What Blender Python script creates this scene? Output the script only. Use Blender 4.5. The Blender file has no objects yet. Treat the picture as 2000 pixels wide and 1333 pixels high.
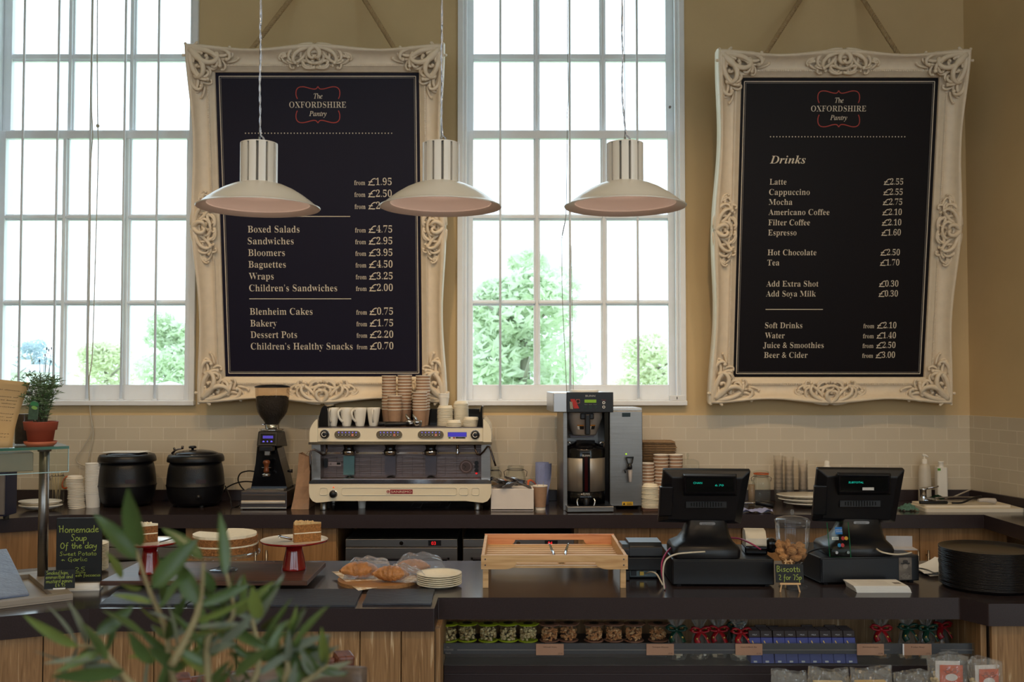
import bpy, bmesh, math, random
from mathutils import Vector, Matrix
R = math.radians
sc = bpy.context.scene
col = sc.collection
rnd = random.Random(11)

# ---------------------------------------------------------------- camera
F = 1944.4                      # focal length in pixels of the 2000 px wide frame (35 mm lens)
PITCH = R(2.02)
CAM = Vector((0, -6.21, 1.67))
cam = bpy.data.objects.new('camera', bpy.data.cameras.new('camera'))
col.objects.link(cam)
cam.location = CAM
cam.rotation_euler = (R(90) + PITCH, 0, 0)
cam.data.sensor_width = 36
cam.data.lens = 35
cam.data.clip_start = .05
cam.data.clip_end = 300
cam.data.dof.use_dof = True
cam.data.dof.focus_distance = 4.3
cam.data.dof.aperture_fstop = 5.6
sc.camera = cam

# ---------------------------------------------------------------- light and exposure
sc.cycles.transparent_max_bounces = 40
sc.view_settings.view_transform = 'Standard'
sc.view_settings.look = 'None'
sc.view_settings.gamma = 1
sc.view_settings.use_curve_mapping = False
sc.view_settings.exposure = -1.32
w = bpy.data.worlds.new('overcast_sky')
sc.world = w
w.use_nodes = True
bg = w.node_tree.nodes['Background']
bg.inputs[0].default_value = (.74, .89, 1.0, 1)
bg.inputs[1].default_value = 7.6


def lamp(name, kind, loc, target, power, color, size=.08, **kw):
    l = bpy.data.lights.new(name, kind)
    l.energy = power
    l.color = color
    if kind == 'AREA':
        l.shape = 'RECTANGLE'
        l.size, l.size_y = size
    elif kind == 'SUN':
        l.angle = size
    else:
        l.shadow_soft_size = size
    for k, v in kw.items():
        setattr(l, k, v)
    o = bpy.data.objects.new(name, l)
    col.objects.link(o)
    o.location = loc
    d = Vector(target) - Vector(loc)
    o.rotation_euler = d.to_track_quat('-Z', 'Y').to_euler()
    return o


WARM = (1.0, .71, .42)
COOL = (.72, .86, 1.0)
for x0, pw, tx in ((-2.3, 150, -1.9), (-.75, 190, -.6), (.9, 190, .7), (2.3, 85, 1.9)):
    lamp('ceiling_spot_light', 'SPOT', (x0, -2.95, 4.62), (tx, -.55, 1.0), pw * 1.5, WARM, .035, spot_size=R(72), spot_blend=.9)
for x0 in (-2.2, 0, 2.2):
    lamp('ceiling_room_light', 'SPOT', (x0, -5.6, 4.62), (x0 * .9, -3.2, .8), 140, WARM, .06, spot_size=R(110), spot_blend=.8)  # unseen fill lamps added for warm ambient light over the room
# added cool fill panels inside the unseen rear wall, imitating daylight
for x0 in (-3.4, -1.3, 1.0, 3.2):
    lamp('rear_window_daylight', 'AREA', (x0, -9.3, 2.6), (x0 * .6, 0, 1.3), 58, COOL, (1.7, 3.0))
# portals only guide the sky's own light through the two windows that are seen
for x0 in (-2.63, .37):
    p = lamp('window_portal', 'AREA', (x0, .32, 3.0), (x0, -3, 3.0), 1, (1, 1, 1), (1.4, 3.0))
    p.data.cycles.is_portal = True

# ---------------------------------------------------------------- measuring from the photograph
FWD = Vector((0, math.cos(PITCH), math.sin(PITCH)))
UP = Vector((0, -math.sin(PITCH), math.cos(PITCH)))


def ray(px, py):
    return FWD + Vector(((px - 1000) / F, 0, 0)) - UP * ((py - 666.5) / F)


def A(px, py, y):               # the point seen at (px, py) on the upright plane at depth y
    d = ray(px, py)
    return CAM + d * ((y - CAM.y) / d.y)


def Z(px, py, z):               # the point seen at (px, py) on the level plane at height z
    d = ray(px, py)
    return CAM + d * ((z - CAM.z) / d.z)


def pm(n, y):                   # n pixels in metres at depth y
    return n * (y - CAM.y) / F


# ---------------------------------------------------------------- mesh builder
class MB:
    def __init__(s):
        s.v, s.f, s.m, s.s = [], [], [], []

    def add(s, vs, fs, m=0, sm=False, M=None):
        o = len(s.v)
        s.v += [(M @ Vector(p)) if M else Vector(p) for p in vs]
        for f in fs:
            s.f.append([i + o for i in f])
            s.m.append(m)
            s.s.append(sm)
        return s

    def bx(s, x0, x1, y0, y1, z0, z1, m=0, M=None):
        vs = [(x, y, z) for z in (z0, z1) for y in (y0, y1) for x in (x0, x1)]
        return s.add(vs, [(0, 2, 3, 1), (4, 5, 7, 6), (0, 1, 5, 4), (2, 6, 7, 3), (0, 4, 6, 2), (1, 3, 7, 5)], m, False, M)

    def box(s, c, d, m=0, M=None):
        return s.bx(c[0] - d[0] / 2, c[0] + d[0] / 2, c[1] - d[1] / 2, c[1] + d[1] / 2, c[2] - d[2] / 2, c[2] + d[2] / 2, m, M)

    def lathe(s, prof, c=(0, 0, 0), n=24, m=0, sm=True, M=None, sx=1, sy=1):
        vs, fs, rings = [], [], []
        for r, z in prof:
            if r < 1e-6:
                rings.append([len(vs)])
                vs.append((c[0], c[1], c[2] + z))
            else:
                rings.append(list(range(len(vs), len(vs) + n)))
                for i in range(n):
                    a = 2 * math.pi * i / n
                    vs.append((c[0] + r * math.cos(a) * sx, c[1] + r * math.sin(a) * sy, c[2] + z))
        for a, b in zip(rings, rings[1:]):
            for i in range(n):
                j = (i + 1) % n
                if len(a) == 1 and len(b) == 1:
                    continue
                if len(a) == 1:
                    fs.append((a[0], b[j], b[i]))
                elif len(b) == 1:
                    fs.append((a[i], a[j], b[0]))
                else:
                    fs.append((a[i], a[j], b[j], b[i]))
        return s.add(vs, fs, m, sm, M)

    def cyl(s, p0, p1, r, n=16, m=0, r1=None, sm=True):
        return s.tube([p0, p1], [r, r if r1 is None else r1], n, m, sm)

    def tube(s, pts, r, n=8, m=0, sm=True, cap=True, flat=1.0, up=None):
        pts = [Vector(p) for p in pts]
        k = len(pts)
        rs = [r] * k if isinstance(r, (int, float)) else list(r)
        vs, fs = [], []
        nrm = None
        for i, p in enumerate(pts):
            t = (pts[min(i + 1, k - 1)] - pts[max(i - 1, 0)])
            t = t.normalized() if t.length > 1e-9 else Vector((0, 0, 1))
            if up is not None:
                nrm = Vector(up) - t * t.dot(Vector(up))
            elif nrm is None:
                h = Vector((0, 0, 1)) if abs(t.z) < .9 else Vector((1, 0, 0))
                nrm = h - t * t.dot(h)
            else:
                nrm = nrm - t * t.dot(nrm)
            nrm.normalize()
            b = t.cross(nrm)
            for j in range(n):
                a = 2 * math.pi * (j + .5) / n
                vs.append(p + (nrm * math.cos(a) * flat + b * math.sin(a)) * rs[i])
        for i in range(k - 1):
            for j in range(n):
                j2 = (j + 1) % n
                fs.append((i * n + j, i * n + j2, (i + 1) * n + j2, (i + 1) * n + j))
        s.add(vs, fs, m, sm)
        if cap:
            o = len(s.v) - len(vs)
            for f in (list(range(n))[::-1], list(range((k - 1) * n, k * n))):
                s.f.append([o + i for i in f])
                s.m.append(m)
                s.s.append(False)
        return s

    def prism(s, poly, z0, z1, m=0, M=None, sm=False, mcap=None):
        n = len(poly)
        vs = [(x, y, z0) for x, y in poly] + [(x, y, z1) for x, y in poly]
        s.add(vs, [(i, (i + 1) % n, n + (i + 1) % n, n + i) for i in range(n)], m, sm, M)
        s.add(vs, [tuple(range(n))[::-1], tuple(range(n, 2 * n))], m if mcap is None else mcap, False, M)
        return s

    def sph(s, c, r, n=12, k=8, m=0, M=None):
        rx, ry, rz = (r, r, r) if isinstance(r, (int, float)) else r
        vs, fs = [(c[0], c[1], c[2] - rz)], []
        for i in range(1, k):
            a = math.pi * i / k - math.pi / 2
            for j in range(n):
                b = 2 * math.pi * j / n
                vs.append((c[0] + rx * math.cos(a) * math.cos(b), c[1] + ry * math.cos(a) * math.sin(b), c[2] + rz * math.sin(a)))
        vs.append((c[0], c[1], c[2] + rz))
        e = len(vs) - 1
        for j in range(n):
            fs.append((0, 1 + (j + 1) % n, 1 + j))
            fs.append((e, e - n + j, e - n + (j + 1) % n))
        for i in range(k - 2):
            for j in range(n):
                q = 1 + i * n
                fs.append((q + j, q + (j + 1) % n, q + n + (j + 1) % n, q + n + j))
        return s.add(vs, fs, m, True, M)

    def grid(s, fn, nu, nv, m=0, sm=True, M=None):
        vs = [fn(i / nu, j / nv) for j in range(nv + 1) for i in range(nu + 1)]
        q = nu + 1
        return s.add(vs, [(j * q + i, j * q + i + 1, (j + 1) * q + i + 1, (j + 1) * q + i) for j in range(nv) for i in range(nu)], m, sm, M)

    def quad(s, a, b, c, d, m=0):
        return s.add([a, b, c, d], [(0, 1, 2, 3)], m)

    def mesh(s, me, M, m=0):
        return s.add([v.co.copy() for v in me.vertices], [tuple(p.vertices) for p in me.polygons], m, False, M)

    def build(s, name, mats, parent=None, bevel=0, seg=2, solid=0, org=None, sub=0):
        if org is None:
            org = Vector(parent['_o']) if parent is not None else Vector((0, 0, 0))
        me = bpy.data.meshes.new(name)
        me.from_pydata([tuple(v - Vector(org)) for v in s.v], [], s.f)
        if not isinstance(mats, (list, tuple)):
            mats = [mats]
        for q in mats:
            me.materials.append(q)
        me.polygons.foreach_set('material_index', s.m)
        me.polygons.foreach_set('use_smooth', s.s)
        me.update()
        o = bpy.data.objects.new(name, me)
        col.objects.link(o)
        if parent is not None:
            o.parent = parent
        else:
            o.location = org
        o['_o'] = tuple(org)
        if solid:
            q = o.modifiers.new('solid', 'SOLIDIFY')
            q.thickness = solid
            q.offset = 0
        if sub:
            q = o.modifiers.new('sub', 'SUBSURF')
            q.levels = q.render_levels = sub
        if bevel:
            q = o.modifiers.new('bevel', 'BEVEL')
            q.width = bevel
            q.segments = seg
            q.limit_method = 'ANGLE'
            q.angle_limit = R(40)
        return o


def rrect(w, h, r, n=5, cx=0, cy=0):
    p = []
    for qx, qy, a0 in ((1, 1, 0), (-1, 1, 90), (-1, -1, 180), (1, -1, 270)):
        for i in range(n + 1):
            a = R(a0 + 90 * i / n)
            p.append((cx + qx * (w / 2 - r) + r * math.cos(a), cy + qy * (h / 2 - r) + r * math.sin(a)))
    return p


def circ(r, n=20, cx=0, cy=0):
    return [(cx + r * math.cos(2 * math.pi * i / n), cy + r * math.sin(2 * math.pi * i / n)) for i in range(n)]


def front(o):                   # maps (u, v, w) to x, z, towards the viewer, about the point o
    return Matrix(((1, 0, 0, o[0]), (0, 0, -1, o[1]), (0, 1, 0, o[2]), (0, 0, 0, 1)))


def tag(o, label, cat, group=None, kind=None):
    o['label'] = label
    o['category'] = cat
    if group:
        o['group'] = group
    if kind:
        o['kind'] = kind
    return o


def thing(name, label, cat, loc, rz=0, group=None):
    o = bpy.data.objects.new(name, None)
    o.empty_display_size = .05
    col.objects.link(o)
    o.location = loc
    o.rotation_euler = (0, 0, rz)
    o['_o'] = tuple(loc)
    return tag(o, label, cat, group)


def local(name, label, cat, loc, rz=0, group=None):     # a thing whose parts are modelled about its own base
    o = thing(name, label, cat, loc, rz, group)
    o['_o'] = (0, 0, 0)
    return o


def struct(o):
    o['kind'] = 'structure'
    return o


def dup(root, loc, rz=None, label=None, group=None):
    c = root.copy()
    col.objects.link(c)
    c.location = loc
    if rz is not None:
        e = c.rotation_euler
        c.rotation_euler = (e[0], e[1], rz)
    if label:
        c['label'] = label
    if group:
        c['group'] = group
    for ch in root.children:
        d = ch.copy()
        col.objects.link(d)
        d.parent = c
        for g in ch.children:
            h = g.copy()
            col.objects.link(h)
            h.parent = d
    return c


# ---------------------------------------------------------------- materials
def lin(c):
    return tuple(((x / 255 / 12.92) if x <= 10 else ((x / 255 + .055) / 1.055) ** 2.4) for x in c) + (1,)


def mat(name, c, rough=.5, metal=0, noise=.06, ns=14, bump=0, bs=80, emit=0, coat=0, stretch=None, spec=.5, trans=0, sss=0, ior=1.45):
    m = bpy.data.materials.new(name)
    m.use_nodes = True
    t = m.node_tree
    b = t.nodes['Principled BSDF']
    b.inputs['Roughness'].default_value = rough
    b.inputs['Metallic'].default_value = metal
    b.inputs['Specular IOR Level'].default_value = spec
    b.inputs['Coat Weight'].default_value = coat
    b.inputs['Coat Roughness'].default_value = .08
    b.inputs['Transmission Weight'].default_value = trans
    b.inputs['IOR'].default_value = ior
    base = lin(c)
    b.inputs['Base Color'].default_value = base
    tc = t.nodes.new('ShaderNodeTexCoord')
    src = tc.outputs['Object']
    if stretch:
        mp = t.nodes.new('ShaderNodeMapping')
        mp.inputs['Scale'].default_value = stretch
        t.links.new(src, mp.inputs[0])
        src = mp.outputs[0]
    if noise:
        n = t.nodes.new('ShaderNodeTexNoise')
        n.inputs['Scale'].default_value = ns
        n.inputs['Detail'].default_value = 5
        t.links.new(src, n.inputs['Vector'])
        r = t.nodes.new('ShaderNodeValToRGB')
        r.color_ramp.elements[0].position = .3
        r.color_ramp.elements[1].position = .7
        r.color_ramp.elements[0].color = tuple(x * (1 - noise) for x in base[:3]) + (1,)
        r.color_ramp.elements[1].color = tuple(min(1, x * (1 + noise)) for x in base[:3]) + (1,)
        t.links.new(n.outputs['Fac'], r.inputs[0])
        t.links.new(r.outputs[0], b.inputs['Base Color'])
    if bump:
        n2 = t.nodes.new('ShaderNodeTexNoise')
        n2.inputs['Scale'].default_value = bs
        n2.inputs['Detail'].default_value = 4
        t.links.new(src, n2.inputs['Vector'])
        bp = t.nodes.new('ShaderNodeBump')
        bp.inputs['Strength'].default_value = bump
        bp.inputs['Distance'].default_value = .01
        t.links.new(n2.outputs['Fac'], bp.inputs['Height'])
        t.links.new(bp.outputs[0], b.inputs['Normal'])
    if emit:
        b.inputs['Emission Color'].default_value = base
        b.inputs['Emission Strength'].default_value = emit
    return m


def glass(name, tint=(245, 250, 248), refl=.14, haze=0, rough=.0, hz=(230, 230, 225), cap=.3):
    """Thin clear sheet: mostly lets light straight through, mirrors more at grazing angles; HAZE adds a scattering share."""
    m = bpy.data.materials.new(name)
    m.use_nodes = True
    t = m.node_tree
    t.nodes.clear()
    out = t.nodes.new('ShaderNodeOutputMaterial')
    tr = t.nodes.new('ShaderNodeBsdfTransparent')
    tr.inputs[0].default_value = lin(tint)
    gl = t.nodes.new('ShaderNodeBsdfGlossy')
    gl.inputs['Roughness'].default_value = rough
    lw = t.nodes.new('ShaderNodeLayerWeight')
    lw.inputs[0].default_value = refl
    mx = t.nodes.new('ShaderNodeMixShader')
    cl = t.nodes.new('ShaderNodeMath')
    cl.operation = 'MINIMUM'
    cl.inputs[1].default_value = cap
    t.links.new(lw.outputs['Fresnel'], cl.inputs[0])
    t.links.new(cl.outputs[0], mx.inputs[0])
    t.links.new(tr.outputs[0], mx.inputs[1])
    t.links.new(gl.outputs[0], mx.inputs[2])
    res = mx
    if haze:
        df = t.nodes.new('ShaderNodeBsdfDiffuse')
        df.inputs[0].default_value = lin(hz)
        n = t.nodes.new('ShaderNodeTexNoise')
        n.inputs['Scale'].default_value = 40
        mul = t.nodes.new('ShaderNodeMath')
        mul.operation = 'MULTIPLY'
        mul.inputs[1].default_value = haze * 2
        t.links.new(n.outputs['Fac'], mul.inputs[0])
        m2 = t.nodes.new('ShaderNodeMixShader')
        t.links.new(mul.outputs[0], m2.inputs[0])
        t.links.new(mx.outputs[0], m2.inputs[1])
        t.links.new(df.outputs[0], m2.inputs[2])
        res = m2
    t.links.new(res.outputs[0], out.inputs[0])
    return m


def wood(name, c0, c1, c2=None, sc3=(50, 50, 2.5), rough=.5, bump=.15, detail=6):
    """Grain: noise stretched along the board, three tones."""
    m = bpy.data.materials.new(name)
    m.use_nodes = True
    t = m.node_tree
    b = t.nodes['Principled BSDF']
    b.inputs['Roughness'].default_value = rough
    tc = t.nodes.new('ShaderNodeTexCoord')
    mp = t.nodes.new('ShaderNodeMapping')
    mp.inputs['Scale'].default_value = sc3
    t.links.new(tc.outputs['Object'], mp.inputs[0])
    n = t.nodes.new('ShaderNodeTexNoise')
    n.inputs['Scale'].default_value = 1
    n.inputs['Detail'].default_value = detail
    n.inputs['Distortion'].default_value = 1.2
    t.links.new(mp.outputs[0], n.inputs['Vector'])
    r = t.nodes.new('ShaderNodeValToRGB')
    e = r.color_ramp.elements
    e[0].position, e[0].color = .32, lin(c0)
    e[1].position, e[1].color = .62, lin(c1)
    if c2:
        q = e.new(.72)
        q.color = lin(c2)
    t.links.new(n.outputs['Fac'], r.inputs[0])
    t.links.new(r.outputs[0], b.inputs['Base Color'])
    bp = t.nodes.new('ShaderNodeBump')
    bp.inputs['Strength'].default_value = bump
    bp.inputs['Distance'].default_value = .004
    t.links.new(n.outputs['Fac'], bp.inputs['Height'])
    t.links.new(bp.outputs[0], b.inputs['Normal'])
    return m


def tiles(name, c, joint, bw, rh, off):
    m = bpy.data.materials.new(name)
    m.use_nodes = True
    t = m.node_tree
    b = t.nodes['Principled BSDF']
    b.inputs['Roughness'].default_value = .28
    tc = t.nodes.new('ShaderNodeTexCoord')
    mp = t.nodes.new('ShaderNodeMapping')
    mp.inputs['Location'].default_value = off
    t.links.new(tc.outputs['UV'], mp.inputs[0])
    br = t.nodes.new('ShaderNodeTexBrick')
    br.offset = .5
    br.inputs['Color1'].default_value = lin(c)
    br.inputs['Color2'].default_value = lin([x * .965 for x in c])
    br.inputs['Mortar'].default_value = lin(joint)
    br.inputs['Scale'].default_value = 1
    br.inputs['Mortar Size'].default_value = .0026
    br.inputs['Mortar Smooth'].default_value = .35
    br.inputs['Bias'].default_value = 0
    br.inputs['Brick Width'].default_value = bw
    br.inputs['Row Height'].default_value = rh
    t.links.new(mp.outputs[0], br.inputs['Vector'])
    t.links.new(br.outputs['Color'], b.inputs['Base Color'])
    n = t.nodes.new('ShaderNodeTexNoise')
    n.inputs['Scale'].default_value = 22
    t.links.new(tc.outputs['UV'], n.inputs['Vector'])
    ad = t.nodes.new('ShaderNodeMath')
    ad.operation = 'MULTIPLY_ADD'
    ad.inputs[1].default_value = -1.0
    t.links.new(br.outputs['Fac'], ad.inputs[0])
    ml = t.nodes.new('ShaderNodeMath')
    ml.operation = 'MULTIPLY'
    ml.inputs[1].default_value = .25
    t.links.new(n.outputs['Fac'], ml.inputs[0])
    t.links.new(ml.outputs[0], ad.inputs[2])
    bp = t.nodes.new('ShaderNodeBump')
    bp.inputs['Strength'].default_value = .5
    bp.inputs['Distance'].default_value = .003
    t.links.new(ad.outputs[0], bp.inputs['Height'])
    t.links.new(bp.outputs[0], b.inputs['Normal'])
    return m


WHITE = mat('white_gloss_paint', (240, 243, 247), .3, noise=.02)
PAINT = mat('mustard_wall_paint', (208, 182, 138), .75, noise=.04, ns=3, bump=.06, bs=40)
CREAM = mat('cream_frame_paint', (234, 219, 196), .42, noise=.04, ns=25)
STONE_TOP = mat('dark_quartz_worktop', (54, 45, 45), .16, noise=.25, ns=260, spec=.6)
STONE_EDGE = mat('dark_quartz_edge', (50, 41, 43), .3, noise=.2, ns=260)
TILE = tiles('cream_metro_tile', (208, 195, 172), (226, 215, 196), .1475, .0771, (0, 0, 0))
OAK = wood('oiled_oak_veneer', (134, 98, 58), (160, 120, 76), (170, 130, 84), (40, 40, 2.2), .5, .05)
LIMED = wood('limed_oak_board', (132, 98, 62), (168, 130, 88), (214, 190, 152), (75, 75, 4.5), .55, .25)
DARKWOOD = wood('dark_stained_wood', (56, 35, 25), (98, 62, 44), None, (3, 60, 60), .35, .1)
PINE = wood('pale_pine', (196, 150, 98), (222, 182, 130), None, (4, 60, 60), .55, .1)
PINE_REFLECT = wood('reddish_pine', (204, 130, 84), (226, 158, 108), None, (4, 60, 60), .55, .1)  # pine copy reddened to paint reflected light on the back rail
STEEL = mat('brushed_steel', (150, 146, 142), .34, 1, noise=.06, ns=3, bump=.05, bs=6, stretch=(1, 1, 60))
CHROME = mat('polished_chrome', (205, 206, 210), .1, 1, noise=0)
DSTEEL = mat('dull_dark_steel', (104, 98, 98), .38, 1, noise=.06, ns=20)
BLACK = mat('black_plastic', (17, 17, 21), .36, noise=.1, ns=90, bump=.03, bs=500)
GLOSSBLACK = mat('gloss_black_enamel', (10, 10, 14), .14, noise=0)
RUBBER = mat('matt_black_rubber', (20, 20, 22), .7)
IVORY = mat('ivory_machine_enamel', (238, 228, 204), .2, noise=.01, coat=.5)
CERAMIC = mat('white_glazed_china', (240, 236, 226), .14, noise=.01, coat=.4)
KRAFT = mat('brown_kraft_paper', (166, 132, 106), .8, noise=.08, ns=40)
PAPER = mat('white_paper', (236, 232, 224), .8, noise=.02)
LIDMAT = mat('cream_plastic_lid', (240, 231, 210), .35, noise=.02, sss=.1)
PULP = mat('bagasse_pulp', (238, 226, 200), .7, noise=.03, ns=60)
CLEAR = glass('clear_glass', (250, 252, 252), .12)
JARGLASS = glass('jar_glass', (248, 250, 248), .2, .03)
GREENEDGE = mat('green_glass_edge', (18, 96, 84), .1, noise=.1, spec=.8)
CELLO = glass('cellophane', (250, 251, 252), .28, .07, .06, cap=.5)
ACRYLIC = glass('clear_acrylic', (246, 248, 248), .1, .025)
PANE = glass('window_pane', (250, 252, 252), .06, .012, 0, (240, 248, 255))
INK = mat('black_ink', (22, 20, 20), .7, noise=0)
CHALK = mat('green_chalk_ink', (164, 180, 84), .8, noise=.15, ns=200)
BOARDBLACK = mat('chalkboard_black', (22, 24, 25), .6, noise=.15, ns=30)
LETTER = mat('cream_print', (226, 216, 198), .6, noise=0)
ORANGE = mat('orange_rubber_seal', (214, 96, 40), .5)
RED = mat('deep_red_enamel', (132, 16, 18), .12, noise=.02, coat=.6)
SLATE = mat('riven_slate', (52, 54, 62), .5, noise=.22, ns=18, bump=.35, bs=30, stretch=(1, 3, 3))

# ---------------------------------------------------------------- lettering
def mathtext(s, base):
    o = ''
    for c in s:
        if 'A' <= c <= 'Z':
            o += chr(base + ord(c) - 65)
        elif 'a' <= c <= 'z':
            o += 'h' if (base == 0x1D434 and c == 'h') else chr(base + 26 + ord(c) - 97)
        elif '0' <= c <= '9' and base == 0x1D400:
            o += chr(0x1D7CE + ord(c) - 48)
        else:
            o += c
    return o


def _inside(p, poly):
    r = False
    for i in range(len(poly)):
        a, b = poly[i - 1], poly[i]
        if (a[1] > p[1]) != (b[1] > p[1]) and p[0] < (b[0] - a[0]) * (p[1] - a[1]) / (b[1] - a[1]) + a[0]:
            r = not r
    return r


TEXTS = {}


def text_mesh(s, style='serif'):
    """Flat letters, cap height about 1. serif: stems thinned to a book weight; others as they come."""
    key = (s, style)
    if key in TEXTS:
        return TEXTS[key]
    body = {'serif': lambda: mathtext(s, 0x1D400), 'roman': lambda: mathtext(s, 0x1D400), 'bolditalic': lambda: mathtext(s, 0x1D468),
            'italic': lambda: mathtext(s, 0x1D434), 'sans': lambda: s}[style]()
    thin = {'serif': .021, 'roman': .026, 'bolditalic': .006, 'italic': -.006, 'sans': 0}[style]
    c = bpy.data.curves.new('letters', 'FONT')
    c.body = body
    c.resolution_u = 3
    o = bpy.data.objects.new('letters', c)
    col.objects.link(o)
    cu = o.evaluated_get(bpy.context.evaluated_depsgraph_get()).to_curve(bpy.context.evaluated_depsgraph_get()).copy()
    bpy.data.objects.remove(o)
    polys = [[(p.co.x, p.co.y) for p in sp.bezier_points] for sp in cu.splines]
    for k, sp in enumerate(cu.splines):
        bp = sp.bezier_points
        if thin and len(bp) > 2:
            depth = sum(_inside(polys[k][0], q) for i, q in enumerate(polys) if i != k)
            ar = sum(polys[k][i - 1][0] * polys[k][i][1] - polys[k][i][0] * polys[k][i - 1][1] for i in range(len(bp)))
            sg = (1 if ar > 0 else -1) * (1 if depth % 2 == 0 else -1)
            pts = []
            for p in bp:
                pts += [p.handle_left.copy(), p.co.copy(), p.handle_right.copy()]
            N = len(pts)
            new = []
            for i in range(N):
                q = 1
                a, b = pts[i - 1], pts[(i + 1) % N]
                while (b - a).length < 1e-5 and q < 4:
                    q += 1
                    a, b = pts[(i - q) % N], pts[(i + q) % N]
                t = (b - a)
                if t.length > 1e-7:
                    t.normalize()
                new.append(pts[i] + Vector((-t.y * sg * thin, 0, 0)))
            for i, p in enumerate(bp):
                p.handle_left_type = p.handle_right_type = 'FREE'
                p.handle_left, p.co, p.handle_right = new[3 * i], new[3 * i + 1], new[3 * i + 2]
    cu.dimensions = '2D'
    cu.fill_mode = 'BOTH'
    o = bpy.data.objects.new('letters', cu)
    col.objects.link(o)
    me = bpy.data.meshes.new_from_object(o.evaluated_get(bpy.context.evaluated_depsgraph_get()))
    bpy.data.objects.remove(o)
    TEXTS[key] = me
    return me


def put_text(mb, s, u0, u1, v, cap, M, style='serif', m=0, w=.0008):
    """Writes s between u0 and u1 on baseline v in the plane of M; u1 None keeps the letters' own width."""
    me = text_mesh(s, style)
    xs = [q.co.x for q in me.vertices]
    x0, x1 = min(xs), max(xs)
    k = cap / .70
    kx = k if u1 is None else (u1 - u0) / (x1 - x0)
    sh = Matrix.Identity(4)
    if s == '\u00a3':
        sh[0][1] = .17
    mb.mesh(me, M @ Matrix.Translation((u0 - x0 * kx, v, w)) @ sh @ Matrix.Diagonal((kx, k, 1, 1)), m)


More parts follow.
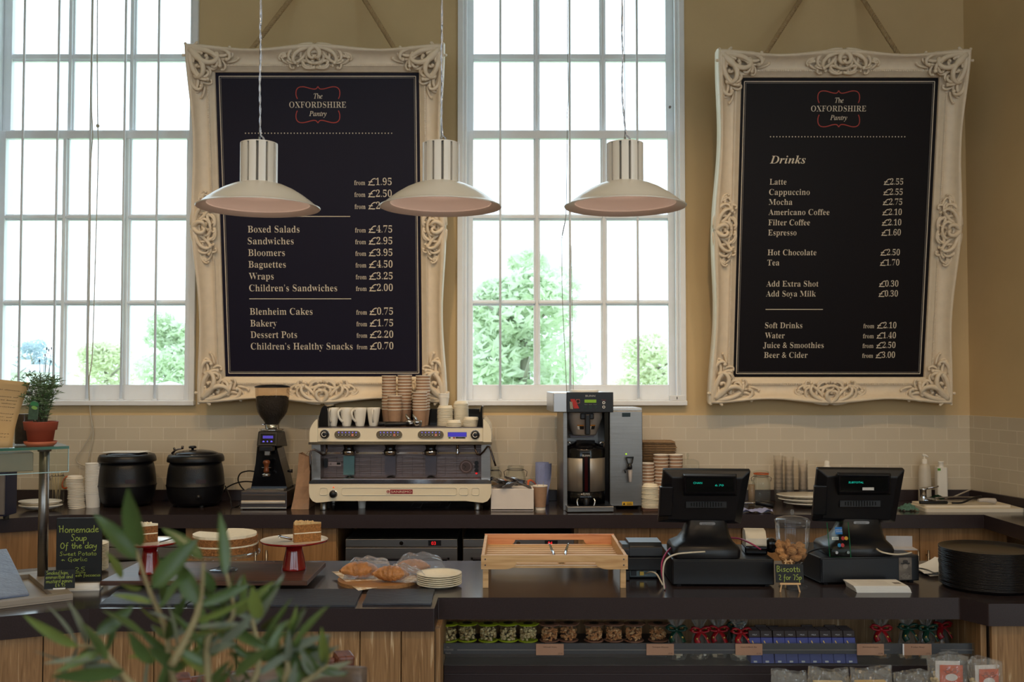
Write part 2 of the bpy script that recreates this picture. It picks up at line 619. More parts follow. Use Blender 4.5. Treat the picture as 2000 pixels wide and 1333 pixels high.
# hand lettering: strokes on a grid, x-height 1, ascender 1.9, descender -.8
HAND = {
    'a': (.9, [[(.75, .8), (.5, 1), (.15, .8), (.05, .35), (.25, 0), (.55, .1), (.75, .8)], [(.75, .95), (.72, .3), (.85, 0)]]),
    'b': (.85, [[(.1, 1.8), (.12, 0)], [(.12, .6), (.45, 1), (.75, .7), (.65, .15), (.35, 0), (.12, .2)]]),
    'c': (.8, [[(.7, .8), (.45, 1), (.12, .7), (.1, .3), (.35, 0), (.7, .15)]]),
    'd': (.9, [[(.7, .7), (.4, .95), (.08, .6), (.15, .1), (.45, 0), (.7, .4)], [(.75, 1.8), (.7, .3), (.82, 0)]]),
    'e': (.8, [[(.1, .5), (.65, .6), (.6, .9), (.35, 1), (.1, .6), (.15, .15), (.45, 0), (.75, .2)]]),
    'f': (.7, [[(.65, 1.6), (.45, 1.8), (.28, 1.4), (.25, -.4), (.1, -.6)], [(.05, .9), (.6, 1)]]),
    'g': (.85, [[(.7, .8), (.4, 1), (.1, .6), (.2, .1), (.5, .1), (.7, .7)], [(.72, .95), (.7, -.5), (.4, -.8), (.1, -.6)]]),
    'h': (.85, [[(.12, 1.8), (.12, 0)], [(.12, .5), (.4, 1), (.65, .8), (.68, 0)]]),
    'i': (.4, [[(.15, .95), (.15, .1), (.3, 0)], [(.15, 1.35), (.18, 1.4)]]),
    'k': (.8, [[(.12, 1.8), (.12, 0)], [(.65, .95), (.15, .45), (.7, 0)]]),
    'l': (.4, [[(.15, 1.8), (.15, .15), (.3, 0)]]),
    'm': (1.25, [[(.1, .95), (.1, 0)], [(.1, .5), (.35, 1), (.55, .8), (.56, 0)], [(.56, .5), (.85, 1), (1.05, .8), (1.08, 0)]]),
    'n': (.85, [[(.1, .95), (.1, 0)], [(.1, .5), (.4, 1), (.65, .8), (.68, 0)]]),
    'o': (.85, [[(.4, 1), (.1, .75), (.1, .25), (.4, 0), (.7, .25), (.72, .75), (.4, 1)]]),
    'p': (.85, [[(.12, .95), (.1, -.8)], [(.12, .6), (.45, 1), (.75, .7), (.6, .15), (.15, .2)]]),
    'r': (.65, [[(.12, .95), (.12, 0)], [(.12, .5), (.35, .95), (.6, .9)]]),
    's': (.75, [[(.65, .85), (.4, 1), (.15, .8), (.3, .55), (.6, .35), (.5, .05), (.1, .1)]]),
    't': (.65, [[(.3, 1.5), (.28, .2), (.45, 0), (.62, .15)], [(.05, .95), (.6, 1)]]),
    'u': (.85, [[(.1, .95), (.12, .2), (.4, 0), (.65, .3)], [(.68, .95), (.7, 0)]]),
    'v': (.8, [[(.08, .95), (.35, 0), (.68, .95)]]),
    'w': (1.1, [[(.08, .95), (.28, 0), (.5, .8), (.75, 0), (.98, .95)]]),
    'y': (.8, [[(.1, .95), (.2, .3), (.5, .25), (.7, .9)], [(.72, .95), (.6, -.5), (.3, -.8), (.05, -.6)]]),
    'B': (1.0, [[(.15, 1.8), (.12, 0)], [(.15, 1.8), (.65, 1.7), (.75, 1.3), (.2, 1), (.8, .8), (.8, .25), (.12, 0)]]),
    'G': (1.1, [[(.9, 1.5), (.55, 1.8), (.15, 1.2), (.15, .4), (.55, 0), (.9, .4), (.88, .8), (.55, .8)], [(.88, .8), (.8, -.4)]]),
    'H': (1.2, [[(.05, 1.5), (.25, 1.8), (.25, 0)], [(.25, .9), (.85, 1)], [(.9, 1.8), (.88, 0)]]),
    'O': (1.1, [[(.5, 1.7), (.12, 1.2), (.15, .3), (.5, 0), (.9, .4), (.9, 1.3), (.5, 1.7)]]),
    'P': (1.0, [[(.15, 1.8), (.12, 0)], [(.15, 1.7), (.7, 1.7), (.8, 1.2), (.5, .85), (.15, .85)]]),
    'S': (.95, [[(.8, 1.5), (.5, 1.8), (.2, 1.5), (.35, 1.05), (.7, .7), (.65, .15), (.35, 0), (.08, .2)]]),
    '2': (.9, [[(.12, 1.4), (.4, 1.7), (.7, 1.4), (.55, .9), (.1, .05), (.8, .1)]]),
    '4': (.9, [[(.5, 1.7), (.1, .6), (.8, .65)], [(.6, 1.1), (.55, 0)]]),
    '5': (.9, [[(.75, 1.7), (.25, 1.65), (.2, 1), (.6, .95), (.75, .5), (.5, 0), (.1, .15)]]),
    '7': (.85, [[(.08, 1.65), (.75, 1.7), (.35, 0)]]),
    '9': (.9, [[(.7, 1.3), (.4, 1.7), (.15, 1.3), (.35, .95), (.7, 1.2)], [(.72, 1.6), (.6, 0)]]),
    '\u00a3': (.95, [[(.75, 1.5), (.5, 1.75), (.3, 1.4), (.3, .3), (.1, .05), (.8, .05)], [(.08, .85), (.6, .9)]]),
    '.': (.4, [[(.15, .05), (.2, .1)]]), '-': (.5, [[(.05, .7), (.4, .72)]]),
    '+': (.9, [[(.1, .6), (.7, .65)], [(.4, 1), (.35, .2)], [(.7, .65), (.8, .3)]]),
    ',': (.4, [[(.2, .1), (.1, -.3)]]), ' ': (.55, []),
}


def put_hand(mb, s, u0, u1, v, xh, M, m=0, t=None, w=.001):
    tot = sum(HAND[c][0] for c in s)
    kx = xh if u1 is None else (u1 - u0) / tot
    t = t or xh * .13
    x = u0
    rr = random.Random(len(s) * 7 + int(abs(u0) * 1e4))
    for c in s:
        adv, strokes = HAND[c]
        dy = rr.uniform(-.06, .06)
        for st in strokes:
            p = [Vector((x + q[0] * kx, v + (q[1] + dy) * xh)) for q in st]
            # round the corners once
            if len(p) > 2:
                q = [p[0]]
                for i in range(1, len(p) - 1):
                    q += [p[i].lerp(p[i - 1], .3), p[i].lerp(p[i + 1], .3)]
                p = q + [p[-1]]
            vs = []
            for i, a in enumerate(p):
                d = p[min(i + 1, len(p) - 1)] - p[max(i - 1, 0)]
                d = d.normalized() if d.length > 1e-9 else Vector((1, 0))
                n = Vector((-d.y, d.x)) * t / 2
                vs += [(a.x + n.x, a.y + n.y, w), (a.x - n.x, a.y - n.y, w)]
            mb.add(vs, [(2 * i, 2 * i + 1, 2 * i + 3, 2 * i + 2) for i in range(len(p) - 1)], m, False, M)
        x += adv * kx


def ribbon(mb, pts, t, M, m=0, w=.0008, closed=False):
    p = [Vector(q) for q in pts]
    n = len(p)
    vs = []
    for i, a in enumerate(p):
        d = (p[(i + 1) % n] - p[i - 1]) if closed else (p[min(i + 1, n - 1)] - p[max(i - 1, 0)])
        d.normalize()
        q = Vector((-d.y, d.x)) * t / 2
        vs += [(a.x + q.x, a.y + q.y, w), (a.x - q.x, a.y - q.y, w)]
    k = n if closed else n - 1
    mb.add(vs, [(2 * i, 2 * i + 1, 2 * ((i + 1) % n) + 1, 2 * ((i + 1) % n)) for i in range(k)], m, False, M)


# ---------------------------------------------------------------- the setting
CEIL = 4.75
WIN = {1: (-3.30, -1.985), 2: (-.329, 1.07)}
SILL, HEAD = 1.50, 4.45
RC = Vector((2.85, 0, 0))                    # corner of the window wall and the wall on the right
RD = Vector((.2286, -.9735, 0))
mb = MB()
xs = [-4.6, WIN[1][0], WIN[1][1], WIN[2][0], WIN[2][1], RC.x + .3]
for i in range(5):
    if i in (1, 3):
        mb.bx(xs[i], xs[i + 1], 0, .3, 0, SILL)
        mb.bx(xs[i], xs[i + 1], 0, .3, HEAD, CEIL)
    else:
        mb.bx(xs[i], xs[i + 1], 0, .3, 0, CEIL)
struct(mb.build('wall_back', PAINT))
mb = MB()
e = RC + RD * 7
nrm = Vector((RD.y, -RD.x, 0)) * -.2
for a, b in ((RC, e),):
    q = [a, b, b + nrm, a + nrm]
    mb.add([(p.x, p.y, 0) for p in q] + [(p.x, p.y, CEIL) for p in q], [(0, 1, 5, 4), (1, 2, 6, 5), (2, 3, 7, 6), (3, 0, 4, 7), (4, 5, 6, 7), (3, 2, 1, 0)])
struct(mb.build('wall_right', PAINT))
struct(MB().bx(-4.8, -4.6, -9.6, .3, 0, CEIL).build('wall_left', PAINT))
mb = MB()
rx = [-4.8, -4.25, -2.55, -2.15, -.45, .15, 1.85, 2.35, 4.05, 4.9]  # unseen openings made up for the rear light, narrowed to admit less sky
for i in range(9):
    if i % 2:
        mb.bx(rx[i], rx[i + 1], -9.6, -9.4, 0, 1.9)
        mb.bx(rx[i], rx[i + 1], -9.6, -9.4, 2.7, CEIL)
    else:
        mb.bx(rx[i], rx[i + 1], -9.6, -9.4, 0, CEIL)
struct(mb.build('wall_rear', PAINT))
FLOORM = wood('floor_boards', (110, 84, 58), (140, 108, 76), None, (30, 2, 2), .45, .05)
struct(MB().bx(-4.8, 4.9, -9.6, .3, -.1, 0).build('floor', FLOORM))
struct(MB().bx(-4.8, 4.9, -9.6, .3, CEIL, CEIL + .1).build('ceiling', mat('ceiling_paint', (222, 212, 192), .8, noise=.02)))


def tile_band(name, a, b, u0):
    mb = MB()
    z0, z1 = .967, 1.4265
    d = (b - a).normalized()
    n = Vector((d.y, -d.x, 0)) * .008
    vs = [a, b, b + n, a + n]
    mb.add([(p.x, p.y, z0) for p in vs] + [(p.x, p.y, z1) for p in vs], [(0, 1, 5, 4), (1, 2, 6, 5), (2, 3, 7, 6), (3, 0, 4, 7), (4, 5, 6, 7), (3, 2, 1, 0)])
    o = struct(mb.build(name, TILE))
    uv = o.data.uv_layers.new(name='UVMap')
    for p in o.data.polygons:
        for li in p.loop_indices:
            q = o.data.vertices[o.data.loops[li].vertex_index].co
            uv.data[li].uv = ((Vector((q.x, q.y, 0)) - a).dot(d) + u0, q.z - z1 + 10 * .0771)
    return o


tile_band('trim_1', Vector((-4.59, 0, 0)), Vector((2.85, 0, 0)), .1475 * 60 - 7.07)
tile_band('trim_2', RC.copy(), RC + RD * 3.0, .1475 * .7)

# windows: sash bars, panes, security rods
def window(n, rods, cords):
    x0, x1 = WIN[n]
    root = struct(thing('window_%d' % n, 'tall white sash window %s' % ('at the left edge' if n == 1 else 'between the two menu boards'), 'window', ((x0 + x1) / 2, 0, SILL)))
    f = MB()
    ys = .07
    f.bx(x0, x0 + .03, -.012, .29, SILL, HEAD)                       # lining and architrave
    f.bx(x1 - .03, x1, -.012, .29, SILL, HEAD)
    f.bx(x0, x1, -.012, .29, HEAD - .03, HEAD)
    f.bx(x0 - .012, x0 + .022, -.03, 0, SILL, HEAD)
    f.bx(x1 - .022, x1 + .012, -.03, 0, SILL, HEAD)
    f.bx(x0 + .03, x0 + .045, .0, .03, SILL, HEAD)
    f.bx(x1 - .045, x1 - .03, .0, .03, SILL, HEAD)
    f.build('frame', WHITE, root, .003)
    MB().bx(x0 - .015, x1 + .015, -.045, .25, SILL - .012, SILL + .018).build('sill', WHITE, root, .004)
    zr = [SILL + .018] + [A(1000, p, ys).z for p in (752, 597, 586, 430, 418, 268)] + [A(1000, p, ys).z for p in (250, 113, 98)]
    zb, r1, r2 = zr[1], (zr[2], zr[3]), (zr[4], zr[5])
    meet = (zr[6], zr[7])
    a, b = x0 + .03, x1 - .03
    st = .052
    pw = (b - a - 2 * st - 2 * .042) / 3
    cols = [(a + st + i * (pw + .042), a + st + i * (pw + .042) + pw) for i in range(3)]
    def sash(name, yy, z0, z1, hb, rail0, rail1):
        s = MB()
        t = .045
        s.bx(a, a + st, yy, yy + t, z0, z1)
        s.bx(b - st, b, yy, yy + t, z0, z1)
        s.bx(a + st, b - st, yy, yy + t, z0, z0 + rail0)
        s.bx(a + st, b - st, yy, yy + t, z1 - rail1, z1)
        for i in range(2):
            xa, xb = cols[i][1], cols[i + 1][0]
            s.bx(xa, xb, yy + .018, yy + t, z0 + rail0, z1 - rail1)
            s.bx(xa + .011, xb - .011, yy, yy + .02, z0 + rail0, z1 - rail1)
        for q0, q1 in hb:
            for c in cols:
                s.bx(c[0], c[1], yy + .018, yy + t, q0, q1)
                s.bx(c[0] - .01, c[1] + .01, yy + .002, yy + .02, q0 + .011, q1 - .011)
        so = s.build(name, WHITE, root, .003)
        edges = [z0 + rail0] + [q for h in hb for q in h] + [z1 - rail1]
        for c in cols:
            for k in range(0, len(edges), 2):
                MB().bx(c[0] - .006, c[1] + .006, yy + .026, yy + .03, edges[k] - .006, edges[k + 1] + .006).build('pane', PANE, so)
    sash('lower_sash', ys, SILL + .018, (meet[0] + meet[1]) / 2 + .012, [r1, r2], zb - SILL - .018, .05)
    up = [(zr[8], zr[9])]
    q = zr[9] + .49
    up.append((q, q + .04))
    q += .53
    up.append((q, q + .04))
    sash('upper_sash', ys + .055, (meet[0] + meet[1]) / 2 - .015, HEAD - .03, up, .045, .05)
    for px in rods:
        p = A(px, 500, .02)
        r = MB()
        r.cyl((p.x, .03, SILL + .02), (p.x, .03, HEAD - .02), .0078, 10)
        r.cyl((p.x, .03, SILL + .018), (p.x, .03, SILL + .028), .016, 12)
        r.build('security_bar', WHITE, root)
    if n == 2:
        for px, py in ((908, 206), (1308, 210)):
            p = A(px, py, .07)
            MB().cyl((p.x, .07, p.z), (p.x, .056, p.z), .008, 10).build('sash_stop', DSTEEL, root)
    return root


window(1, (39, 107, 172, 238.5, 304), 0)
window(2, (977, 1113.5, 1246), 0)

# cords that hang in front of the windows
CORD = mat('pale_cord', (196, 188, 172), .7)
def cord(name, pts, label, r=.0032, m=CORD, y=-.03):
    q = [A(a[0], a[1], a[2] if len(a) > 2 else y) for a in pts]
    s = []
    for i in range(len(q) - 1):
        p0, p1, p2, p3 = q[max(i - 1, 0)], q[i], q[i + 1], q[min(i + 2, len(q) - 1)]
        for k in range(5):
            t = k / 5
            s.append(.5 * ((2 * p1) + (p2 - p0) * t + (2 * p0 - 5 * p1 + 4 * p2 - p3) * t * t + (3 * p1 - p0 - 3 * p2 + p3) * t ** 3))
    s.append(q[-1])
    b = MB().tube(s, r, 6)
    return b, q


b, q = cord('blind_cord', [(181, -150), (181, 60), (179, 120), (177, 180), (181, 260), (177, 330), (176, 480), (174, 600), (172, 700), (175, 790), (179, 840), (164, 872), (150, 893), (152, 905), (170, 912)], '')
b2, q2 = cord('', [(191, -150), (190, 100), (191, 240), (192, 300), (187, 480), (183, 620), (180, 700), (174, 745), (176, 800), (182, 845), (176, 880), (168, 925), (166, 955)], '')
b.add(b2.v, b2.f, 0, True)
b.sph(tuple(A(191, 246, -.03)), .012, 8, 6)
tag(b.build('blind_cord', CORD, org=A(181, 500, -.03)), 'pale looped double cord trailing from the window down over the tiles', 'cord')
b, q = cord('', [(1110, -150), (1108.5, 60), (1110, 190), (1107, 225), (1108, 245), (1106, 400), (1104, 430), (1098, 462), (1097, 480), (1099, 600), (1103, 680), (1107, 770)], '', .0022)
b.cyl(A(1104, 432, -.03), A(1098, 460, -.03), .004, 6)
tag(b.build('pull_cord', mat('grey_cord', (128, 118, 108), .7), org=A(1105, 500, -.03)), 'thin grey pull cord with a knotted end hanging in the middle window', 'cord')
b, q = cord('', [(1115.5, 480, .0), (1117, 560, 0), (1118, 660, 0), (1120, 765, 0)], '', .0018)
tag(b.build('pull_cord', mat('straw_cord', (150, 140, 110), .7), org=A(1118, 600, 0)), 'short straw coloured cord beside the middle bar of the window', 'cord')
s0 = A(1325, 784, -.035)
t = thing('window_sensor', 'small white contact sensor box on the sill corner of the middle window', 'sensor', (s0.x, -.035, SILL + .018))
MB().bx(s0.x - .055, s0.x + .04, -.042, -.02, SILL + .018, SILL + .05).build('casing', WHITE, t, .003)
MB().bx(s0.x - .012, s0.x - .007, -.0432, -.042, SILL + .026, SILL + .042).build('slot', INK, t)

# outside
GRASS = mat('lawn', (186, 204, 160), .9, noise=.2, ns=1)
struct(MB().bx(-60, 60, .4, 90, -1.7, -1.6).build('ground', GRASS))
def tree(name, label, px, ptop, pbase, half, Y, seed, leafc, n=2600, bias=1.0):
    rr = random.Random(seed)
    c = A(px, pbase, Y)
    top = A(px, ptop, Y).z
    hw = pm(half, Y)
    z0 = -1.6
    H = top - z0
    root = thing(name, label, 'tree', (c.x, Y, z0))
    tr = MB().tube([(c.x, Y, z0), (c.x + .1, Y, z0 + H * .4), (c.x, Y, z0 + H * .8)], [H * .035, H * .025, H * .008], 8)
    for k in range(4):
        a = rr.uniform(0, 6.28)
        h = rr.uniform(.25, .7) * H
        tr.tube([(c.x, Y, z0 + h), (c.x + math.cos(a) * hw * .4, Y + math.sin(a) * hw * .4, z0 + h + H * .1), (c.x + math.cos(a) * hw * .75, Y + math.sin(a) * hw * .75, z0 + h + H * .16)], [H * .012, H * .008, H * .003], 6)
    tr.build('trunk', mat('bark', (150, 146, 134), .9), root)
    lf = MB()
    blobs = []
    for k in range(46):
        h = rr.uniform(.08, .93)
        prof = max(.1, 1.05 - h) ** .55
        a = rr.uniform(0, 6.28)
        q = rr.uniform(.2, .85) * hw * prof
        blobs.append((c.x + q * math.cos(a), Y + q * math.sin(a) * .7, z0 + h * H, hw * rr.uniform(.26, .44) * (1.15 - h * .6)))
    ls = hw * .052
    for k in range(n):
        bx_, by_, bz_, br = rr.choice(blobs)
        d = Vector((rr.gauss(0, 1), rr.gauss(0, 1), rr.gauss(0, 1))).normalized() * br * rr.uniform(.75, 1.05)
        d.z *= .75
        p = Vector((bx_, by_, bz_)) + d
        if p.z > top:
            continue
        u = Vector((rr.gauss(0, 1), rr.gauss(0, 1), rr.gauss(0, .6))).normalized() * ls * rr.uniform(.8, 1.9)
        v = u.cross(Vector((rr.gauss(0, 1), rr.gauss(0, 1), rr.gauss(0, 1)))).normalized() * ls * rr.uniform(.5, 1)
        lf.add([p - u, p + v * .6, p + u, p - v * .6], [(0, 1, 2, 3)], 0)
    lf.build('foliage', leafc, root)
    return root


def leafmat(name, c):
    m = mat(name, c, .8, noise=.15, ns=.6)
    t = m.node_tree
    tl = t.nodes.new('ShaderNodeBsdfTranslucent')
    tl.inputs[0].default_value = lin(c)
    mx = t.nodes.new('ShaderNodeMixShader')
    mx.inputs[0].default_value = .5
    t.links.new(t.nodes['Principled BSDF'].outputs[0], mx.inputs[1])
    t.links.new(tl.outputs[0], mx.inputs[2])
    t.links.new(mx.outputs[0], t.nodes['Material Output'].inputs[0])
    return m


LEAFA = leafmat('pale_conifer_leaf', (226, 236, 214))  # leaf colours lightened to stand for outdoor glare and haze
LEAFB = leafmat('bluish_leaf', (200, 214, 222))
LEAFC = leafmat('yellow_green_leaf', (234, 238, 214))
tree('garden_tree', 'big pale green tree filling the lower panes of the middle window', 1020, 480, 770, 195, 24, 1, LEAFA, 12000)
tree('garden_tree', 'low pale bushy tree behind the right hand panes of the middle window', 1270, 648, 770, 125, 34, 2, LEAFC, 6500)
tree('garden_tree', 'tall pale tree behind the end panes beside the navy menu board', 335, 590, 770, 118, 26, 3, LEAFA, 7500)
tree('garden_tree', 'small rounded green tree behind the looped cord', 205, 655, 770, 95, 36, 4, LEAFC, 6000)
tree('garden_tree', 'bluish tree far behind the white house', 66, 660, 770, 70, 52, 5, LEAFB, 3000)
tree('garden_tree', 'green tree at the edge of the window behind the paper notice', 5, 640, 780, 60, 30, 6, LEAFA, 3000)
hp = A(70, 745, 44)
h = thing('garden_house', 'far white house with gabled roof and chimney seen through the window', 'house', (hp.x, 44, -1.6))
HWALL = mat('white_render', (222, 222, 218), .8)
x0, x1 = A(42, 740, 44).x, A(104, 740, 44).x
ze, zt = A(70, 728, 44).z, A(70, 712, 44).z
MB().bx(x0, x1, 42, 46, -1.6, ze).build('house_wall', HWALL, h)
MB().add([(x0 - .1, 41.8, ze), (x1 + .1, 41.8, ze), (x1 + .1, 46.2, ze), (x0 - .1, 46.2, ze), (x0 + .3, 44, zt), (x1 - .3, 44, zt)], [(0, 1, 5, 4), (2, 3, 4, 5), (1, 2, 5), (3, 0, 4), (0, 3, 2, 1)]).build('roof', mat('pale_roof_slate', (190, 190, 192), .8), h)
cx = A(53, 712, 44).x
MB().bx(cx - .15, cx + .15, 43.5, 44.1, ze - .3, A(53, 703, 44).z).build('chimney', HWALL, h)
tp = A(331, 752, 14)
g = thing('garden_parasol', 'white domed canopy outside below the tall pale tree', 'parasol', (tp.x, 14, -1.6))
MB().lathe([(0, 0), (pm(14, 14), -.03), (pm(24, 14), -.09), (pm(30, 14), -.17), (pm(29, 14), -.18), (0, -.05)], (tp.x, 14, A(331, 745, 14).z), 16).build('canopy', HWALL, g)
MB().cyl((tp.x, 14, -1.6), (tp.x, 14, A(331, 747, 14).z), .025, 8).build('pole', WHITE, g)

# spot lights marked as structure; no fittings modelled
for o in [q for q in bpy.data.objects if q.type == 'LIGHT' and q.data.type == 'SPOT']:
    lx, ly, lz = o.location
    o['kind'] = 'structure'

# ---------------------------------------------------------------- menu boards
def scroll(mb, p, ang, L, turn, r0, r1, h=.012, n=16, ball=True, lift=.0, m=0):
    """A carved tendril on the (u, v) plane: starts at p heading ANG, curls by TURN degrees, tightening to its end."""
    pts, rs = [], []
    x, y = p
    a = R(ang)
    for i in range(n + 1):
        t = i / n
        pts.append((x, y, h + lift * math.sin(math.pi * t)))
        rs.append(r0 + (r1 - r0) * t)
        st = L / n * (1.25 - t * .8)
        a += R(turn) / n * (.35 + 1.6 * t * t)
        x += st * math.cos(a)
        y += st * math.sin(a)
    mb.append((pts, rs, ball))


def carve(mb, strokes, M):
    for pts, rs, ball in strokes:
        q = [M @ Vector(p) for p in pts]
        mb.tube(q, rs, 7, 0, True)
        if ball:
            mb.sph(q[-1], rs[-1] * 1.55, 8, 6)
        mb.sph(q[0], rs[0], 7, 5)


def corner_strokes():
    s = []
    for f in (0, 1):
        t = []
        scroll(t, (.035, .03), 62, .25, -230, .020, .010, .070, lift=.02)
        scroll(t, (.028, .03), 92, .25, -130, .019, .008, .066, lift=.012)
        scroll(t, (.045, .12), 80, .17, -300, .014, .007, .062, lift=.012)
        scroll(t, (.06, .16), 70, .15, 190, .012, .006, .056)
        scroll(t, (.10, .10), 60, .12, -200, .012, .006, .058)
        scroll(t, (.026, .18), 92, .14, -230, .014, .008, .066)
        scroll(t, (.085, .20), 80, .11, 200, .009, .006, .05)
        scroll(t, (.085, .20), 50, .09, -220, .009, .006, .046)
        scroll(t, (.10, .24), 95, .07, 60, .008, .006, .046)
        scroll(t, (.06, .05), 30, .13, 250, .012, .008, .068)
        if f:
            t = [([(b, a, c) for a, b, c in p], rs, ball) for p, rs, ball in t]
        s += t
    for i in range(5):
        t = []
        scroll(t, (.045 + .012 * math.cos(i * 1.3), .045 + .012 * math.sin(i * 1.3)), i * 72, .05, 60, .012, .006, .075)
        s += t
    return s


def centre_strokes():
    s = []
    for f in (1, -1):
        t = []
        scroll(t, (.0, .015), 150, .13, -290, .016, .007, .075, lift=.015)
        scroll(t, (-.01, .02), 175, .20, -160, .015, .008, .07, lift=.01)
        scroll(t, (-.02, .005), 185, .24, -210, .013, .007, .064)
        scroll(t, (-.045, .05), 120, .17, 140, .011, .006, .06)
        scroll(t, (-.085, .045), 95, .15, -150, .01, .006, .055)
        scroll(t, (-.02, .12), 215, .13, -200, .011, .006, .055)
        scroll(t, (-.01, .145), 160, .10, 190, .011, .007, .05)
        scroll(t, (-.12, .09), 150, .10, -230, .009, .006, .05)
        scroll(t, (-.12, .09), 200, .09, 220, .009, .006, .048)
        scroll(t, (-.15, .12), 185, .08, 180, .009, .006, .046)
        scroll(t, (-.165, .05), 170, .09, -160, .008, .005, .052)
        for k in range(6):
            scroll(t, (-.19 + .013 * k, .055 + .01 * (k % 3)), 60 + 50 * k, .035, 120, .009, .006, .05)
        s += [([(a * f, b, c) for a, b, c in p], rs, ball) for p, rs, ball in t]
    t = []
    for i in range(16):
        a = 2 * math.pi * i / 16
        scroll(t, (.05 * math.cos(a), .085 + .036 * math.sin(a)), math.degrees(a) + 100, .024, 20, .009, .009, .06, n=4, ball=False)
    for i in range(4):
        scroll(t, (.0, .08), 45 + i * 90, .032, 40, .011, .007, .052, n=8)
    return s + t


CORNER, CENTRE = corner_strokes(), centre_strokes()


def menu_board(label, pxs, ybot, lean, rope, words, rules, brk, dots, dark):
    (tl, tr, br, bl) = pxs
    bm = A((bl[0] + br[0]) / 2, (bl[1] + br[1]) / 2, ybot)
    th = R(lean)
    V = Vector((0, -math.sin(th), math.cos(th)))
    N = Vector((0, -math.cos(th), -math.sin(th)))
    U = Vector((1, 0, 0))

    def B(px, py):
        d = ray(px, py)
        t = (bm - CAM).dot(N) / d.dot(N)
        q = CAM + d * t - bm
        return q.dot(U), q.dot(V)
    c = [B(*p) for p in pxs]
    W = ((c[1][0] - c[0][0]) + (c[2][0] - c[3][0])) / 2
    H = ((c[0][1] + c[1][1]) - (c[2][1] + c[3][1])) / 2
    ou = sum(p[0] for p in c) / 4
    org = bm + U * ou
    root = thing('menu_board', label, 'menu board', org)
    M = Matrix(((U.x, V.x, N.x, org.x), (U.y, V.y, N.y, org.y), (U.z, V.z, N.z, org.z), (0, 0, 0, 1)))
    # frame: four mitred rails swept along their length; the crest dips between corner and centre
    prof = [(.000, -.03), (.000, .012), (.004, .02), (.012, .02), (.015, .028), (.03, .032), (.036, .040), (.042, .033), (.052, .030),
            (.075, .034), (.098, .046), (.116, .064), (.126, .082), (.134, .090), (.143, .092), (.150, .086), (.156, .070), (.157, .04), (.150, -.04)]
    fr = MB()
    nt = 48
    for side in range(4):
        L = W if side % 2 == 0 else H
        O = H if side % 2 == 0 else W
        ang = side * math.pi / 2
        vs, fs = [], []
        for i in range(nt + 1):
            t = i / nt
            dip = .026 * math.sin(2 * math.pi * t) ** 2
            for s, h in prof:
                k = max(0, (s - .07) / .087)
                s2 = s - dip * k
                h2 = h - dip * .55 * k * (1 if h > 0 else 0)
                a = (t - .5) * (L + 2 * s)
                b = -(O / 2 + s2)
                x, y = a * math.cos(ang) - b * math.sin(ang), a * math.sin(ang) + b * math.cos(ang)
                vs.append((x, y + H / 2, h2))
        q = len(prof)
        for i in range(nt):
            for j in range(q - 1):
                fs.append((i * q + j, (i + 1) * q + j, (i + 1) * q + j + 1, i * q + j + 1))
        fr.add(vs, fs, 0, True, M)
        nb = int(L / .011)
        for i in range(nb):                                    # the little rope moulding
            a = (i + .5) / nb * L - L / 2
            x = lambda a, b: (a * math.cos(ang) - b * math.sin(ang), a * math.sin(ang) + b * math.cos(ang) + H / 2)
            p = [x(a - .0045, -(O / 2 + .031)), x(a + .0015, -(O / 2 + .031)), x(a + .0055, -(O / 2 + .042)), x(a - .0005, -(O / 2 + .042))]
            fr.add([(u, v, .036) for u, v in p] + [(u, v, .0425) for u, v in p], [(0, 1, 5, 4), (1, 2, 6, 5), (2, 3, 7, 6), (3, 0, 4, 7), (4, 5, 6, 7)], 0, False, M)
    fr.build('frame', CREAM, root)
    o = .157
    for sx, sy in ((1, 1), (-1, 1), (1, -1), (-1, -1)):
        cm = M @ Matrix.Translation((-sx * (W / 2 + o), H / 2 + sy * (-H / 2 - o), 0)) @ Matrix.Diagonal((sx * 1.04, sy * 1.04, 1.05, 1))
        k = MB()
        carve(k, CORNER, cm)
        k.build('corner_ornament', CREAM, root)
    for ang, L in ((0, H), (90, W), (180, H), (270, W)):
        cm = M @ Matrix.Translation((0, H / 2, 0)) @ Matrix.Rotation(R(ang), 4, 'Z') @ Matrix.Translation((0, -(L / 2 + o), 0)) @ Matrix.Diagonal((1, .93, 1, 1))
        k = MB()
        carve(k, CENTRE, cm)
        k.build('centre_ornament', CREAM, root)
    MB().add([(-W / 2 - .01, -.01, 0), (W / 2 + .01, -.01, 0), (W / 2 + .01, H + .01, 0), (-W / 2 - .01, H + .01, 0)] +
             [(-W / 2 - .01, -.01, -.03), (W / 2 + .01, -.01, -.03), (W / 2 + .01, H + .01, -.03), (-W / 2 - .01, H + .01, -.03)],
             [(0, 1, 2, 3), (7, 6, 5, 4), (0, 4, 5, 1), (1, 5, 6, 2), (2, 6, 7, 3), (3, 7, 4, 0)], 0, False, M).build('panel', dark, root)
    bd = MB()
    for ins, t, m in ((.021, .0046, 0), (.030, .0036, 1)):
        a, b = W / 2 - ins, H - ins
        for p, q in (((-a, ins), (a, ins)), ((a, ins), (a, b)), ((a, b), (-a, b)), ((-a, b), (-a, ins))):
            ribbon(bd, [p, q], t, M, m, .001)
    bd.build('border_line', [LETTER, mat('grey_print', (120, 116, 112), .6)], root)
    def T(s, x0, x1, y, cap, style='serif'):
        u0, v = B(x0, y)
        u1, _ = B(x1, y)
        lt = MB()
        put_text(lt, s, u0 - ou, u1 - ou, v, cap * (u1 - u0) / (x1 - x0), M, style, 0, .001)
        lt.build('lettering', LETTER, root)
    for it in words:
        T(*it)
